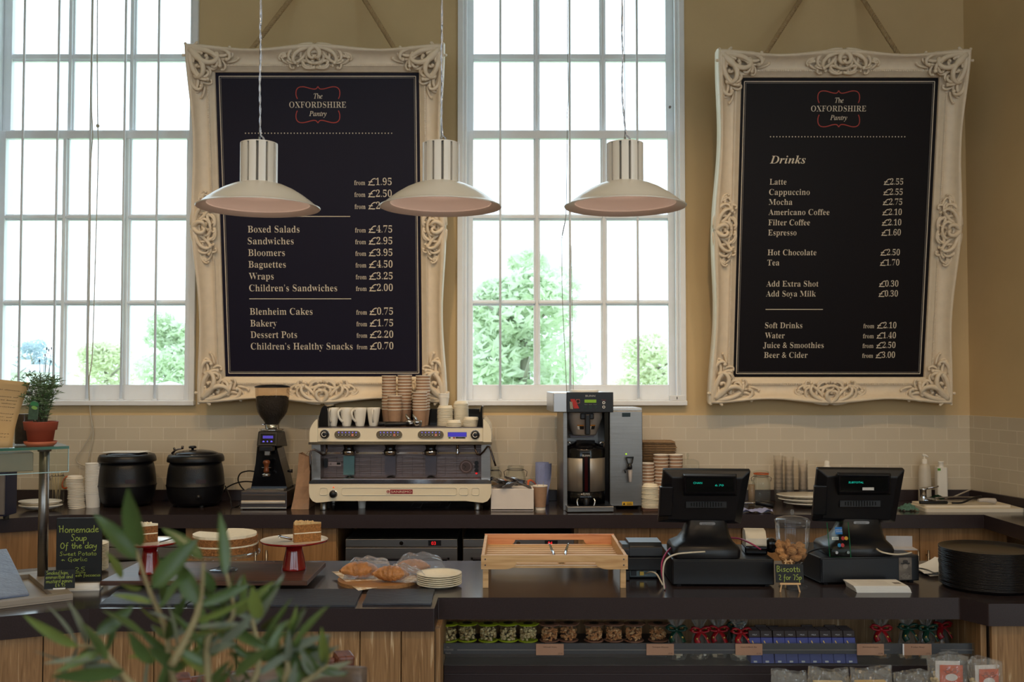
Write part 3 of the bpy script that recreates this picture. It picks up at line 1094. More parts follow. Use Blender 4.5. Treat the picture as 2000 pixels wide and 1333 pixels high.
    for x0, x1, y in rules:
        u0, v = B(x0, y)
        u1, _ = B(x1, y)
        lt = MB()
        ribbon(lt, [(u0 - ou, v), (u1 - ou, v)], .0042, M, 0, .001)
        lt.build('rule_line', LETTER, root)
    x0, x1, y, n = dots
    lt = MB()
    for i in range(n):
        u, v = B(x0 + (x1 - x0) * i / (n - 1), y)
        lt.add([(u - ou + .0036 * math.cos(a * math.pi / 4), v + .0036 * math.sin(a * math.pi / 4), .001) for a in range(8)], [tuple(range(8))], 0, False, M)
    lt.build('dotted_line', LETTER, root)
    REDP = mat('red_print', (176, 66, 58), .6)
    bx, yt, yb, hw = brk                                       # bracket: centre x, top, bottom, half width in pixels
    ym = (yt + yb) / 2 + .5
    half = [(-.93, 24), (-.985, 19), (-1.0, 12), (-.97, 5.5), (-.86, 1.2), (-.68, .4), (-.5, 2), (-.3, 4.6), (-.13, 5.4), (-.05, 3.6), (0, 0)]
    k = (yb - yt) / 71
    for sy in (1, -1):
        lg = MB()
        for sx in (1, -1):
            p = []
            for fx, dy in half:
                yy = yt + dy * k if sy > 0 else yb - dy * k
                u, v = B(bx + sx * fx * hw, yy)
                p.append((u - ou, v))
            q = [p[0]]
            for i in range(1, len(p) - 1):
                q += [tuple(Vector(p[i]).lerp(Vector(p[i - 1]), .27)), tuple(Vector(p[i]).lerp(Vector(p[i + 1]), .27))]
            ribbon(lg, q + [p[-1]], .0052, M, 0, .0012)
        lg.build('logo_bracket', REDP, root)
    # rope
    HEMP = mat('hemp_rope', (176, 150, 112), .85, noise=.1)
    for (px, py), (tx, ty, tyy) in rope:
        ro = MB()
        p0 = M @ Vector((B(px, py)[0] - ou, H + .10, -.03))
        p1 = A(tx, ty, tyy)
        n = 46
        ax = (p1 - p0)
        s1 = ax.cross(Vector((0, 1, 0))).normalized()
        s2 = ax.cross(s1).normalized()
        for ph in range(3):
            pts = []
            for i in range(n * 3 + 1):
                t = i / (n * 3)
                a = t * ax.length / .055 * 2 * math.pi + ph * 2.094
                pts.append(p0 + ax * t + (s1 * math.cos(a) + s2 * math.sin(a)) * .0075)
            ro.tube(pts, .0082, 5)
        ro.build('rope', HEMP, root)
    return root


def price(rows):
    out = []
    for s, x0, x1, y, cap in rows:
        out.append((s, x0, x1, y, cap))
    return out


wl = [('The', 613, 630, 192.8, 10, 'italic'), ('OXFORDSHIRE', 565.2, 676.4, 210.4, 11.6, 'roman'), ('Pantry', 603.8, 638, 226.9, 9.6, 'italic')]
for s, x0, x1, y in (('Boxed Salads', 484, 585, 454.3), ('Sandwiches', 484, 573.6, 477.4), ('Bloomers', 484.8, 556.5, 500.2), ('Baguettes', 485.4, 558.3, 523), ('Wraps', 486.3, 534.6, 546.1), ('Children\u2019s Sandwiches', 487, 658.5, 569.2), ('Blenheim Cakes', 488, 610.5, 615), ('Bakery', 489, 541.2, 638), ('Dessert Pots', 489.6, 580.2, 660.4), ('Children\u2019s Healthy Snacks', 490.2, 688.8, 683)):
    wl.append((s, x0, x1, y, 13.2))
for s, y in (('1.95', 361.6), ('2.50', 384.8), ('2.65', 408.3), ('4.75', 454.3), ('2.95', 477.2), ('3.95', 500), ('4.50', 522.8), ('3.25', 545.8), ('2.00', 568.6), ('0.75', 614.8), ('1.75', 637.6), ('2.20', 660), ('0.70', 682.4)):
    k = (y - 361.6) / 320.8
    wl.append(('from', 692 + 5 * k, 713.3 + 4.4 * k, y, 9.2))
    wl.append(('\u00a3', 718.6 + 3.6 * k, 732.6 + 3.4 * k, y + .8, 14.5))
    wl.append((s, 734 + 3.4 * k, 765 + 3.3 * k, y, 13.6))
DARKL = mat('navy_black_print', (22, 18, 38), .5, noise=.05, ns=3, spec=.25)
DARKR = mat('brown_black_print', (18, 13, 18), .5, noise=.05, ns=3, spec=.2)
menu_board('large white framed menu board listing salads and sandwiches with prices', ((421.5, 142.5), (820, 141.5), (823.6, 735), (440, 737)), -.10, 8.6,
           (((478, 90), (574, -10, -.06)), ((779, 90), (706, -10, -.06))), wl, ((486, 684, 423), (487, 686, 584)), (621, 169, 240.5, 43), (479.6, 765, 260.4, 46), DARKL)
wr = [('The', 1630.6, 1647.4, 201, 10, 'italic'), ('OXFORDSHIRE', 1583.9, 1691.6, 217.7, 11, 'roman'), ('Pantry', 1621, 1654.3, 234.5, 9.4, 'italic'), ('Drinks', 1503.4, 1573.3, 319.5, 15.4, 'bolditalic')]
for s, x0, x1, y in (('Latte', 1502.9, 1536, 360.8), ('Cappuccino', 1502, 1581.3, 380.8), ('Mocha', 1501.2, 1547.4, 400.2), ('Americano Coffee', 1500.6, 1620, 420.1), ('Filter Coffee', 1500.3, 1581.9, 440.3), ('Espresso', 1500, 1555.3, 460), ('Hot Chocolate', 1498.9, 1594.4, 498.8), ('Tea', 1498.3, 1522, 518.7), ('Add Extra Shot', 1496.3, 1598.4, 560), ('Add Soya Milk', 1495.7, 1593.3, 579.4), ('Soft Drinks', 1494, 1566.7, 641.3), ('Water', 1493.8, 1532.2, 661), ('Juice & Smoothies', 1490.3, 1608.4, 680), ('Beer & Cider', 1492, 1577, 699.2)):
    wr.append((s, x0, x1, y, 11.3))
for s, y in (('2.55', 360.8), ('2.55', 380.8), ('2.75', 400.2), ('2.10', 420.1), ('2.10', 440.3), ('1.60', 460), ('2.50', 498.8), ('1.70', 518.7), ('0.30', 560), ('0.30', 579.4), ('2.10', 641.3), ('1.40', 661), ('2.50', 680), ('3.00', 699.2)):
    k = (y - 360.8) / 338.4
    wr.append(('\u00a3', 1725.5 - 15.7 * k, 1737.5 - 15.8 * k, y + .7, 12.4))
    wr.append((s, 1738 - 15.8 * k, 1763.6 - 16 * k, y, 11.8))
    if y > 600:
        wr.append(('from', 1697 - 13.4 * k, 1718.3 - 13.4 * k, y, 8.6))
menu_board('large white framed menu board listing drinks with prices', ((1446.4, 150.7), (1831.6, 153.6), (1804.2, 736.4), (1432, 737.4)), -.09, 9.0,
           (((1489, 96), (1572, -14, -.05)), ((1768, 98), (1680, -10, -.05))), wr, ((1495.2, 1607.2, 604.8),), (1638, 177, 248.5, 41), (1504.9, 1767, 267.3, 44), DARKR)

# ---------------------------------------------------------------- pendant lamps
LAMPW = mat('white_lamp_enamel', (224, 218, 206), .32, noise=.01, coat=.3)
LAMPIN = mat('pinkish_white_reflector', (222, 204, 192), .5, noise=.01)
SILVER = mat('braided_silver_cable', (200, 204, 214), .25, .6, noise=.3, ns=200)
PBULB = 1.7
def pendant(px, py, cab, label):
    Y = -2.95
    c = A(px, py, Y)
    t = thing('pendant_lamp', label, 'pendant lamp', c)
    k = pm(1, Y)
    x, y, z = c
    rim = 120 * k
    sh = MB()
    out = [(.058, 47 * k), (.0605, 46 * k), (.085, 42 * k), (.115, 34 * k), (.145, 23 * k), (.170, 12 * k), (.186, 4 * k), (rim - .004, 0), (rim, -.001), (rim - .002, -.004)]
    sh.lathe(out, c, 48)
    sh.lathe([(rim - .002, -.004), (rim - .03, .006), (rim - .035, .009)], c, 48, 1)
    sh.lathe([(rim - .035, .009), (rim - .037, .013), (.12, .036), (.07, .05), (0, .055)], c, 48, 1)
    sh.build('shade', [LAMPW, LAMPIN], t)
    h = MB()
    hr = 36 * k
    n = 12
    zt = A(px, 276, Y - .03).z - z
    for i in range(n):
        arc = [2 * math.pi / n * (i + .3 + .13 + .74 * j / 5) for j in range(6)]
        h.prism([(hr * math.cos(a), hr * math.sin(a)) for a in arc] + [(hr * .8 * math.cos(a), hr * .8 * math.sin(a)) for a in arc[::-1]], 43 * k, zt - .004, 0, Matrix.Translation(c))
    h.lathe([(hr, zt - .004), (hr, zt - .001), (hr - .002, zt), (0, zt)], c, 40, 0, False)
    h.lathe([(hr * .82, 43 * k), (hr * .82, zt - .003)], c, 40, 1)
    h.build('housing', [LAMPW, mat('grey_groove', (120, 116, 108), .5)], t)
    b_ = lamp('pendant_inner_fill', 'POINT', (x, y, z + .047), (x, y, 0), PBULB, (1.0, .78, .66), .012)  # point light added to brighten the reflector of a lamp taken as unlit
    b_.parent = t
    b_.location = (0, 0, .047)
    g = MB()
    g.lathe([(.0055, zt), (.0055, zt + .013), (.003, zt + .015), (.003, zt + .022), (0, zt + .022)], (x, y, z), 10)
    g.build('cable_gland', CHROME, t)
    MB().cyl((x, y, z + zt + .02), (x, y, CEIL), .0012, 6).build('suspension_wire', DSTEEL, t)
    pts = [Vector((x + .021, y, z + zt)), Vector((x + .014, y, z + zt + .018)), Vector((x + .004, y, z + zt + .036))]
    zz = z + zt + .036
    for i, dx in enumerate(cab):
        zz += .085
        pts.append(Vector((x + dx, y - .003, zz)))
    pts.append(Vector((x + cab[-1], y, CEIL)))
    sp = []
    for i in range(len(pts) - 1):
        p0, p1, p2, p3 = pts[max(i - 1, 0)], pts[i], pts[i + 1], pts[min(i + 2, len(pts) - 1)]
        for q in range(14):
            u = q / 14
            sp.append(.5 * ((2 * p1) + (p2 - p0) * u + (2 * p0 - 5 * p1 + 4 * p2 - p3) * u * u + (3 * p1 - p0 - 3 * p2 + p3) * u ** 3))
    cb = MB()
    for ph in (0, math.pi):
        cb.tube([p + Vector((math.cos(i * .55 + ph), math.sin(i * .55 + ph), 0)) * .0019 for i, p in enumerate(sp)], .0019, 5)
    cb.build('cable', SILVER, t)


pendant(505, 404.5, [.003, .001, .004, .0015, .003, .002], 'white dome pendant lamp hanging in front of the sandwich menu board')
pendant(861, 403, [.002, .004, .001, .003, .002, .003], 'white dome pendant lamp hanging over the edge between menu board and window')
pendant(1221, 402.5, [-.006, -.009, -.006, -.009, -.007, -.008], 'white dome pendant lamp hanging in front of the middle window')

# ---------------------------------------------------------------- counters
CT = .9
UND = .825
def slab(name, poly, z0, z1, label, mats=None, bev=.003):
    c = Vector((sum(p[0] for p in poly) / len(poly), sum(p[1] for p in poly) / len(poly), z0))
    o = MB().prism(poly, z0, z1, 1, None, False, 0).build(name, mats or [STONE_TOP, STONE_EDGE], None, bev, 2, org=c)
    return tag(o, label, 'worktop')


bw = [(-4.55, -1.9), (-4.2, -1.62), (-2.46, -.65), (2.62, -.65), (2.62, -3.0), (2.82 + .2286 * 3.05, -2.95), (2.838, -.012), (-4.55, -.012)]
slab('back_worktop', bw, UND, CT, 'dark polished stone worktop running along the tiled wall')
mb = MB().bx(-4.55, 2.835, -.034, -.009, CT, .967)
mb.build('worktop_upstand', STONE_EDGE, None, .002)
tag(bpy.data.objects['worktop_upstand'], 'low dark stone upstand between the worktop and the tiles', 'upstand')
a, b = RC + RD * .03, RC + RD * 3.0
n = Vector((RD.y, -RD.x, 0))
q = [a + n * .009, b + n * .009, b + n * .034, a + n * .034]
o = MB().add([(p.x, p.y, CT) for p in q] + [(p.x, p.y, .967) for p in q], [(0, 1, 5, 4), (1, 2, 6, 5), (2, 3, 7, 6), (3, 0, 4, 7), (4, 5, 6, 7), (3, 2, 1, 0)]).build('worktop_upstand', STONE_EDGE)
tag(o, 'dark stone upstand along the side wall behind the chopping board', 'upstand')

fw = [(-2.45, -3.37), (-1.40, -2.885), (-.257, -2.885), (-.257, -2.72), (1.555, -2.72), (1.61, -2.815), (2.6, -2.815), (2.6, -2.03), (-1.55, -2.03), (-2.6, -2.5)]
slab('front_worktop', fw, UND, CT, 'dark polished stone service counter carrying cakes and tills')

# oak cabinets under the back worktop
def cabinet(x0, x1, doors, label, handles, y=-.60, rz=0, c=None):
    c = c or Vector(((x0 + x1) / 2, y, 0))
    t = thing('oak_cabinet', label, 'cabinet', c)
    MB().bx(x0, x1, y + .02, -.03, .1, UND).bx(x0 + .02, x1 - .02, y + .06, -.03, 0, .1, 1).build('body', [OAK, BLACK], t)
    for i, (a, b) in enumerate(doors):
        d = MB().bx(a + .0015, b - .0015, y, y + .019, .11, UND - .006).build('door', OAK, t, .001)
        hx = handles[i]
        if hx is not None:
            h = MB().cyl((hx, y - .028, .44), (hx, y - .028, .70), .006, 10)
            for zz in (.47, .67):
                h.cyl((hx, y - .028, zz), (hx, y, zz), .004, 8)
            h.build('handle', STEEL, d)
    return t


def X(px, y):
    return (px - 1000) / F * (y - CAM.y)


yc = -.6
cabinet(X(366, yc), X(661, yc), [(X(366, yc), X(516, yc)), (X(516, yc), X(660, yc))], 'oak cabinet with two doors behind the cake stands', [X(505, yc), X(526, yc)])
cabinet(X(1121, yc), X(1445, yc), [(X(1128, yc), X(1268, yc)), (X(1268, yc), X(1445, yc))], 'oak cabinet with two doors below the coffee brewer', [None, None])
cabinet(X(1445.5, yc), X(1617.5, yc), [(X(1446, yc), X(1617, yc))], 'oak cabinet with one door between the two tills', [None])
cabinet(X(1618, yc), X(1961, yc), [(X(1618, yc), X(1791, yc)), (X(1791, yc), X(1961, yc))], 'oak cabinet with steel bar handles beside the black tray pile', [X(1784.5, yc), X(1804, yc)])
# the angled oak cabinet at the end of the back run
t = thing('oak_cabinet', 'plain angled oak cabinet behind the soup chalkboard', 'cabinet', (-2.9, -.8, 0))
d = Vector((-1.74, -.97, 0)).normalized()
p0 = Vector((-2.41, -.6, 0))
p1 = p0 + d * 1.6
n = Vector((-d.y, d.x, 0))
if n.y < 0:
    n = -n
q = [p0, p1, p1 + n * .4, p0 + n * .4]
MB().add([(p.x, p.y, .1) for p in q] + [(p.x, p.y, UND) for p in q], [(0, 4, 5, 1), (1, 5, 6, 2), (2, 6, 7, 3), (3, 7, 4, 0), (4, 7, 6, 5), (0, 1, 2, 3)]).build('body', OAK, t)
MB().bx(-2.4, X(195, yc), yc, -.03, .1, UND).build('end_panel', OAK, t)

# under-counter fridges
LEDRED = mat('red_led_digit', (255, 34, 40), .5, emit=2.2, noise=0)
def fridge(px0, px1, digits, label, dpx):
    y = -.6
    x0, x1 = X(px0, y), X(px1, y)
    t = thing('undercounter_fridge', label, 'fridge', ((x0 + x1) / 2, y, 0))
    zt = A(0, 1054, y).z
    zc = A(0, 1070.5, y).z
    MB().bx(x0, x1, y + .03, -.05, .1, zt).bx(x0 + .03, x1 - .03, y + .06, -.05, 0, .1, 1).build('body', [STEEL, BLACK], t)
    p = MB().bx(x0, x1, y, y + .03, zc + .004, zt).build('control_panel', STEEL, t, .002)
    lx = x0 + (x1 - x0) * .5
    zm = (zc + zt) / 2 + .003
    MB().cyl((lx, y, zm), (lx, y - .008, zm), .011, 14).cyl((lx, y - .008, zm), (lx, y - .010, zm), .006, 10).build('lock', CHROME, p)
    dx = X(dpx, y)
    MB().bx(dx - .036, dx + .036, y - .004, y, zm - .0155, zm + .0155).build('display', BLACK, p, .001)
    g = MB()
    put_text(g, digits, dx - .018, dx + .006, zm - .010, .019, front((0, y - .0042, 0)), 'sans')
    g.build('digits', LEDRED, p)
    d = MB().bx(x0, x1, y, y + .03, .12, zc).build('door', STEEL, t, .002)
    MB().bx(x0 + .055, x1 - .055, y - .003, y + .01, .2, zc - .055).build('window', GLOSSBLACK, d)
    f = MB()
    for a, b, c, e in ((x0 + .045, x1 - .045, zc - .065, zc - .055), (x0 + .045, x0 + .055, .19, zc - .055), (x1 - .055, x1 - .045, .19, zc - .055)):
        f.bx(a, b, y - .007, y, c, e)
    f.build('window_trim', DSTEEL, d)
    return t


fridge(677, 894, '03', 'stainless undercounter fridge behind the croissants showing a red 03', 850)
fridge(905, 1120, '04', 'stainless undercounter fridge behind the wooden crate showing a red 04', 1076)
fridge(196, 363, '03', 'stainless undercounter fridge mostly hidden behind the cake stand and leaves', 320)

# front of the service counter: oak boards, panels and the recessed sales shelf
def boards(name, p0, p1, z0, z1, w, label, first=0):
    p0, p1 = Vector(p0), Vector(p1)
    d = (p1 - p0)
    L = d.length
    d.normalize()
    n = Vector((-d.y, d.x, 0))
    mb = MB()
    a = -first
    while a < L:
        b = min(a + w, L)
        s = max(a, 0)
        if b - s > .004:
            q = [p0 + d * (s + .0015), p0 + d * (b - .0015), p0 + d * (b - .0015) + n * .02, p0 + d * (s + .0015) + n * .02]
            mb.add([(p.x, p.y, z0) for p in q] + [(p.x, p.y, z1) for p in q], [(0, 1, 5, 4), (1, 2, 6, 5), (2, 3, 7, 6), (3, 0, 4, 7), (4, 5, 6, 7), (3, 2, 1, 0)])
        a += w
    q = [p0 + n * .015, p1 + n * .015, p1 + n * .05, p0 + n * .05]
    mb.add([(p.x, p.y, z0) for p in q] + [(p.x, p.y, z1) for p in q], [(0, 1, 5, 4), (1, 2, 6, 5), (2, 3, 7, 6), (3, 0, 4, 7)], 1)
    c = (p0 + p1) / 2
    return tag(mb.build(name, [LIMED, BLACK], None, .0015, 1, org=(c.x, c.y, z0)), label, 'panel')


boards('oak_board_panel', (-2.5, -3.37, 0), (-1.405, -2.865, 0), .0, UND, .137, 'limed oak boarding under the angled end of the counter', .03)
boards('oak_board_panel', (-1.405, -2.865, 0), (-.257, -2.865, 0), .0, UND, .137, 'limed oak boarding under the counter behind the olive leaves', .06)
boards('oak_board_panel', (1.63, -2.79, 0), (2.6, -2.79, 0), .0, UND, .155, 'limed oak boarding below the black tray pile', .035)
# recess
q = MB().bx(-.239, 1.607, -2.42, -2.40, .3, UND - .001).build('oak_back_panel', LIMED, None, org=(.67, -2.41, .3))
tag(q, 'limed oak back panel behind the nut pots and chocolate bars', 'panel')
q = MB().bx(-.258, -.24, -2.84, -2.2, .3, UND - .001).build('oak_end_panel', LIMED, None, org=(-.25, -2.5, .3))
tag(q, 'narrow oak end panel beside the green nut pots', 'panel')
pts = [(1.609, -2.2), (1.629, -2.2), (1.628, -2.76), (1.608, -2.76)]
q = MB().prism(pts, 0, UND - .001).build('oak_end_panel', LIMED, None, org=(1.62, -2.5, 0))
tag(q, 'oak end panel closing the sales shelf below the tray pile corner', 'panel')
SH = .662
RISE = .70
t = thing('display_shelf', 'dark shelf with clear price rail under the counter holding nuts and chocolate', 'shelf', (.67, -2.45, SH))
MB().bx(-.238, 1.606, -2.70, -2.421, SH - .03, SH).bx(-.238, 1.606, -2.70, -2.67, SH - .30, SH - .03).build('board', STONE_EDGE, t, .002)
MB().bx(-.238, X(1322, -2.6), -2.61, -2.421, SH, RISE).build('riser', STONE_EDGE, t, .002)
rail = MB().bx(-.24, 1.606, -2.718, -2.714, SH + .004, A(0, 1256.5, -2.716).z).build('price_rail', ACRYLIC, t)
zt = A(0, 1256, -2.718).z
ST1 = mat('bluish_grey_strip', (58, 60, 70), .35, noise=.05)
sb = MB().bx(X(868, -2.72), X(1891, -2.72), -2.7135, -2.7125, A(0, 1279, -2.72).z, A(0, 1258.5, -2.72).z).build('rail_strip', ST1, rail)
zl = A(0, 1270.5, -2.72).z
ln = MB()
M0 = front((0, -2.7182, 0))
ribbon(ln, [(X(894, -2.718), zl), (X(1730, -2.718), zl)], .0016, M0)
ribbon(ln, [(X(1828, -2.718), zl), (X(1892, -2.718), zl)], .0016, M0)
put_text(ln, 'SEARCYS', X(1844, -2.718), X(1862, -2.718), zl - .0095, .0055, M0, 'sans')
put_text(ln, 'BY', X(1850, -2.718), X(1856, -2.718), zl - .001, .004, M0, 'sans')
put_text(ln, 'OXFORDSHIRE', X(866, -2.718), X(887, -2.718), zl - .002, .006, M0, 'roman')
put_text(ln, 'The', X(873, -2.718), X(879, -2.718), zl + .007, .005, M0, 'italic')
put_text(ln, 'Pantry', X(871, -2.718), X(882, -2.718), zl - .013, .005, M0, 'italic')
ln.build('rail_lettering', mat('faint_grey_print', (140, 136, 130), .6), rail)
TICKET = mat('kraft_price_card', (166, 130, 108), .8)
for a, b, s, p in ((1046.5, 1100, 'Mixed Nuts', '\u00a33.95'), (1260, 1313, 'Nougat Pieces', '\u00a33.95'), (1432, 1484, 'Green & Blacks Bar', '\u00a32.95'), (1667, 1719, 'Mint Chocolate Digestive', '\u00a31.90'), (1758, 1811, 'Fudge Bags', '\u00a33.95')):
    zz0, zz1 = A(0, 1280.5, -2.72).z, A(0, 1258.5, -2.72).z
    k = MB().bx(X(a, -2.72), X(b, -2.72), -2.7205, -2.7185, zz0, zz1).build('price_ticket', TICKET, rail)
    g = MB()
    Mt = front((0, -2.7206, 0))
    c = (X(a, -2.72) + X(b, -2.72)) / 2
    hw = min(.028, .0024 * len(s))
    put_text(g, s, c - hw, c + hw, zz1 - .0125, .0042, Mt, 'serif')
    put_text(g, p, X(b, -2.72) - .02, X(b, -2.72) - .005, zz0 + .004, .0042, Mt, 'serif')
    g.build('print', INK, k)
MB().bx(X(1755.5, -2.72), X(1758.5, -2.72), -2.7202, -2.7185, A(0, 1280.5, -2.72).z, A(0, 1258.5, -2.72).z).build('ticket_clip', WHITE, rail)
LS = .535
t = thing('lower_display_shelf', 'lower sales shelf in front holding bagged sweets', 'shelf', (1.0, -2.9, LS))
MB().bx(-.238, 1.606, -3.02, -2.702, LS - .04, LS).build('board', STONE_EDGE, t, .002)

# ---------------------------------------------------------------- on the back worktop: espresso machine
def fp(pts, y):
    return [(A(a, b, y).x, A(a, b, y).z) for a, b in pts]


EY = -.52
M0 = front((0, EY, 0))
em = thing('espresso_machine', 'ivory three group espresso machine with cups piled on top', 'coffee machine', (A(782, 900, EY).x, -.3, CT))
MAUVE = mat('mauve_tinted_steel', (104, 92, 90), .3, .85, noise=.08, ns=8, bump=.25, bs=2, stretch=(1, 1, 130))
TEALP = mat('teal_reflecting_steel', (112, 150, 152), .22, .6, noise=.12, ns=14)  # teal reflection put into the base colour of one splash plate
GREYP = mat('grey_steel_plate', (98, 92, 98), .3, .7, noise=.08, ns=10)
BLUELCD = mat('blue_lcd', (70, 62, 210), .3, emit=.55, noise=.1, ns=300)
b = MB()
b.prism(fp([(619.7, 863), (619.7, 837), (943.6, 837), (943.6, 863)], EY), -.42, 0, 0, M0)
b.build('top_housing', IVORY, em, .006, 3)
for s in (0, 1):
    pts = [(605.2, 864), (605.2, 846), (606.5, 838), (609.5, 831), (613.5, 825), (618, 820.5), (621, 818.5), (621, 864)]
    if s:
        pts = [(1563.6 - a + 1.2, c) for a, c in pts][::-1]
    MB().prism(fp(pts, EY), -.44, .012, 0, M0).build('end_cheek', IVORY, em, .008, 3)
zt = A(780, 836.5, EY).z
MB().bx(X(620, EY), X(943, EY), EY + .012, -.08, zt - .004, zt + .004).build('cup_tray', DSTEEL, em, .002)
for s in (0, 1):
    g = [(620.5, 836), (622, 815), (627, 798), (632, 792.5), (637, 794), (639.5, 806), (640, 836)]
    if s:
        g = [(942.2, 836), (942.4, 794.5), (940.5, 793.5), (938, 800), (931, 836)]
    MB().prism(fp(g, EY), -.29, -.015, 0, M0).build('side_guard', GLOSSBLACK, em, .003)
MB().bx(X(640, -.24), X(937, -.24), -.242, -.234, zt + .004, zt + .10).build('rear_guard', GLOSSBLACK, em, .002)
MB().prism(fp([(603.5, 868.5), (603.5, 863.6), (961, 863.6), (961, 868.5)], EY), -.30, .014, 0, M0).build('chrome_trim', CHROME, em, .002)
MB().prism(fp([(610, 945), (610, 868), (957, 868), (957, 945)], -.40), -.32, 0, 0, front((0, -.40, 0))).build('splash_panel', MAUVE, em)
g = MB()
for px in (626, 658, 702, 724, 745, 786, 806, 827, 870, 892, 912, 932):
    p, q = A(px, 892, -.401), A(px, 930, -.401)
    g.bx(p.x - .0006, p.x + .0006, -.402, -.4, q.z, p.z)
z9 = A(780, 885, -.401).z
g.bx(X(625, -.4), X(935, -.4), -.406, -.4, z9 - .007, z9 + .005, 1)
g.build('panel_seam', [INK, CHROME], em)
for s, a, c in ((0, 608.5, 626), (1, 940, 957.5)):
    MB().prism(fp([(a, 941), (a, 868.5), (c, 868.5), (c, 941)], -.5), -.10, 0, 0, front((0, -.5, 0))).build('side_pillar', STEEL, em, .006)
MB().prism(fp([(604.5, 945.5), (604.5, 941), (612, 937), (953, 937), (959.5, 941), (959.5, 945.5)], EY), -.4, .012, 0, M0).build('drip_tray_rim', CHROME, em, .002)
zd = A(780, 937, EY).z + .0015
MB().bx(X(628, EY), X(938, EY), EY + .004, -.41, zd - .002, zd + .001).build('drip_grid', mat('perforated_steel', (140, 126, 122), .35, .9, noise=.35, ns=240), em)
low = [(604.2, 945.2), (959.5, 945.2), (959.5, 962), (957.5, 972), (952, 979), (944, 982), (936, 981.5), (910, 978.6), (652, 978.6), (627, 981.5), (619, 982), (611.5, 979), (606, 972), (604.2, 962)]
MB().prism(fp(low, EY), -.44, .012, 0, M0).build('lower_housing', IVORY, em, .007, 3)
g = MB()
for a, c in ((625, 641), (667.5, 893.5), (897, 915), (921, 936.5)):
    p, q = fp([(a, 952), (c, 967.5)], EY)
    w, h = q[0] - p[0], p[1] - q[1]
    cxx, cz = (p[0] + q[0]) / 2, (p[1] + q[1]) / 2
    pol = rrect(w, h, .012, 4, cxx, cz)
    pol2 = rrect(w - .008, h - .008, .009, 4, cxx, cz)
    n = len(pol)
    g.add([(x, z, .012) for x, z in pol] + [(x, z, .0165) for x, z in [(cxx + (x - cxx) * .985, cz + (z - cz) * .93) for x, z in pol]] + [(x, z, .0125) for x, z in pol2],
          [(i, (i + 1) % n, n + (i + 1) % n, n + i) for i in range(n)] + [(n + i, n + (i + 1) % n, 2 * n + (i + 1) % n, 2 * n + i) for i in range(n)], 0, True, M0)
g.build('pressed_moulding', IVORY, em)
bd = MB()
(xa, za), (xb, zb_) = fp([(754.7, 964.6), (806.3, 956.4)], EY)
bd.prism([(xa, za), (xb, za), (xb, zb_), (xa, zb_)], .012, .0145, 0, M0)
BADGE = mat('crimson_badge', (142, 24, 40), .3)
bo = bd.build('badge', BADGE, em)
g = MB()
hz = zb_ - za
g.prism([(xa, za), (xa + hz * .95, za), (xa + hz * .95, zb_), (xa, zb_)], .0145, .0148, 0, M0)
g.prism(circ(hz * .36, 16, xa + hz * .48, (za + zb_) / 2), .0148, .015, 1, M0)
put_text(g, 'E', xa + hz * .32, xa + hz * .64, za + hz * .3, hz * .4, M0, 'sans', 0, .0152)
put_text(g, 'SANREMO', xa + hz * 1.2, xb - hz * .25, za + hz * .24, hz * .52, M0, 'sans', 0, .0148)
g.build('badge_lettering', [mat('cream_badge_print', (232, 216, 196), .5), BADGE], bo)


def knob(cx, cy, rpx, y, parent, mark=True):
    c = A(cx, cy, y)
    r = pm(rpx, y)
    k = MB()
    Mk = front((c.x, y, c.z))
    k.lathe([(0, .022), (r * .8, .022), (r * .88, .018), (r, .004), (r, 0)], (0, 0, 0), 24, 0, True, Mk)
    k.lathe([(r * 1.08, 0), (r * 1.08, .003), (r, .003)], (0, 0, 0), 24, 1, True, Mk)
    if mark:
        ribbon(k, [(r * .52 * math.cos(R(a)), r * .52 * math.sin(R(a))) for a in range(50, 331, 14)], r * .13, Mk, 2, .0224)
    k.build('knob', [BLACK, CHROME, PAPER], parent)


knob(634.3, 848.5, 8.6, EY, em)
knob(928.2, 849.6, 8.6, EY, em)
knob(651, 965.4, 7.4, EY - .012, em, False)
g = MB()
for px, py, yy in ((651.5, 952.7, EY - .0125),):
    p = A(px, py, yy)
    g.sph(tuple(p), .0042, 8, 6)
g.build('power_light', mat('orange_red_lamp', (255, 92, 40), .4, emit=1.2), em)
BTN = mat('black_button', (24, 22, 24), .3)
for cx in (678.8, 760.4, 841.4):
    c = A(cx, 849.4, EY)
    Mk = front((c.x, EY, c.z))
    hw, hh = pm(25.2, EY), pm(7.6, EY)
    p = MB().prism(rrect(2 * hw, 2 * hh, hh * .98, 6), 0, .006, 0, Mk).build('button_panel', CHROME, em, .0015)
    for i in range(6):
        u = (i - 2.5) * pm(6.75, EY)
        k = MB().prism(circ(pm(2.7, EY), 14, u, -pm(.7, EY)), .006, .009, 0, Mk)
        k.prism(circ(pm(1.2, EY), 8, u, -pm(.7, EY)), .009, .0093, 1, Mk)
        k.build('button', [BTN if i != 4 else mat('red_button', (190, 84, 62), .4), LETTER], p)
    k = MB()
    for i in range(6):
        u = (i - 2.5) * pm(6.75, EY)
        k.prism(circ(pm(1.1, EY), 8, u, pm(4.3, EY)), .006, .0075, 0, Mk)
    k.build('indicator_strip', mat('blue_led', (120, 112, 255), .4, emit=1.5, noise=0), p)
(xa, za), (xb, zb_) = fp([(875, 853.3), (911, 845)], EY)
d = MB().prism([(xa - .002, za - .002), (xb + .002, za - .002), (xb + .002, zb_ + .002), (xa - .002, zb_ + .002)], 0, .002, 0, M0).build('display', STEEL, em)
MB().prism([(xa, za), (xb, za), (xb, zb_), (xa, zb_)], .002, .003, 0, M0).build('screen', BLUELCD, d)
(xa, za), (xb, zb_) = fp([(876, 857), (909, 854.6)], EY)
g = MB()
w = (xb - xa)
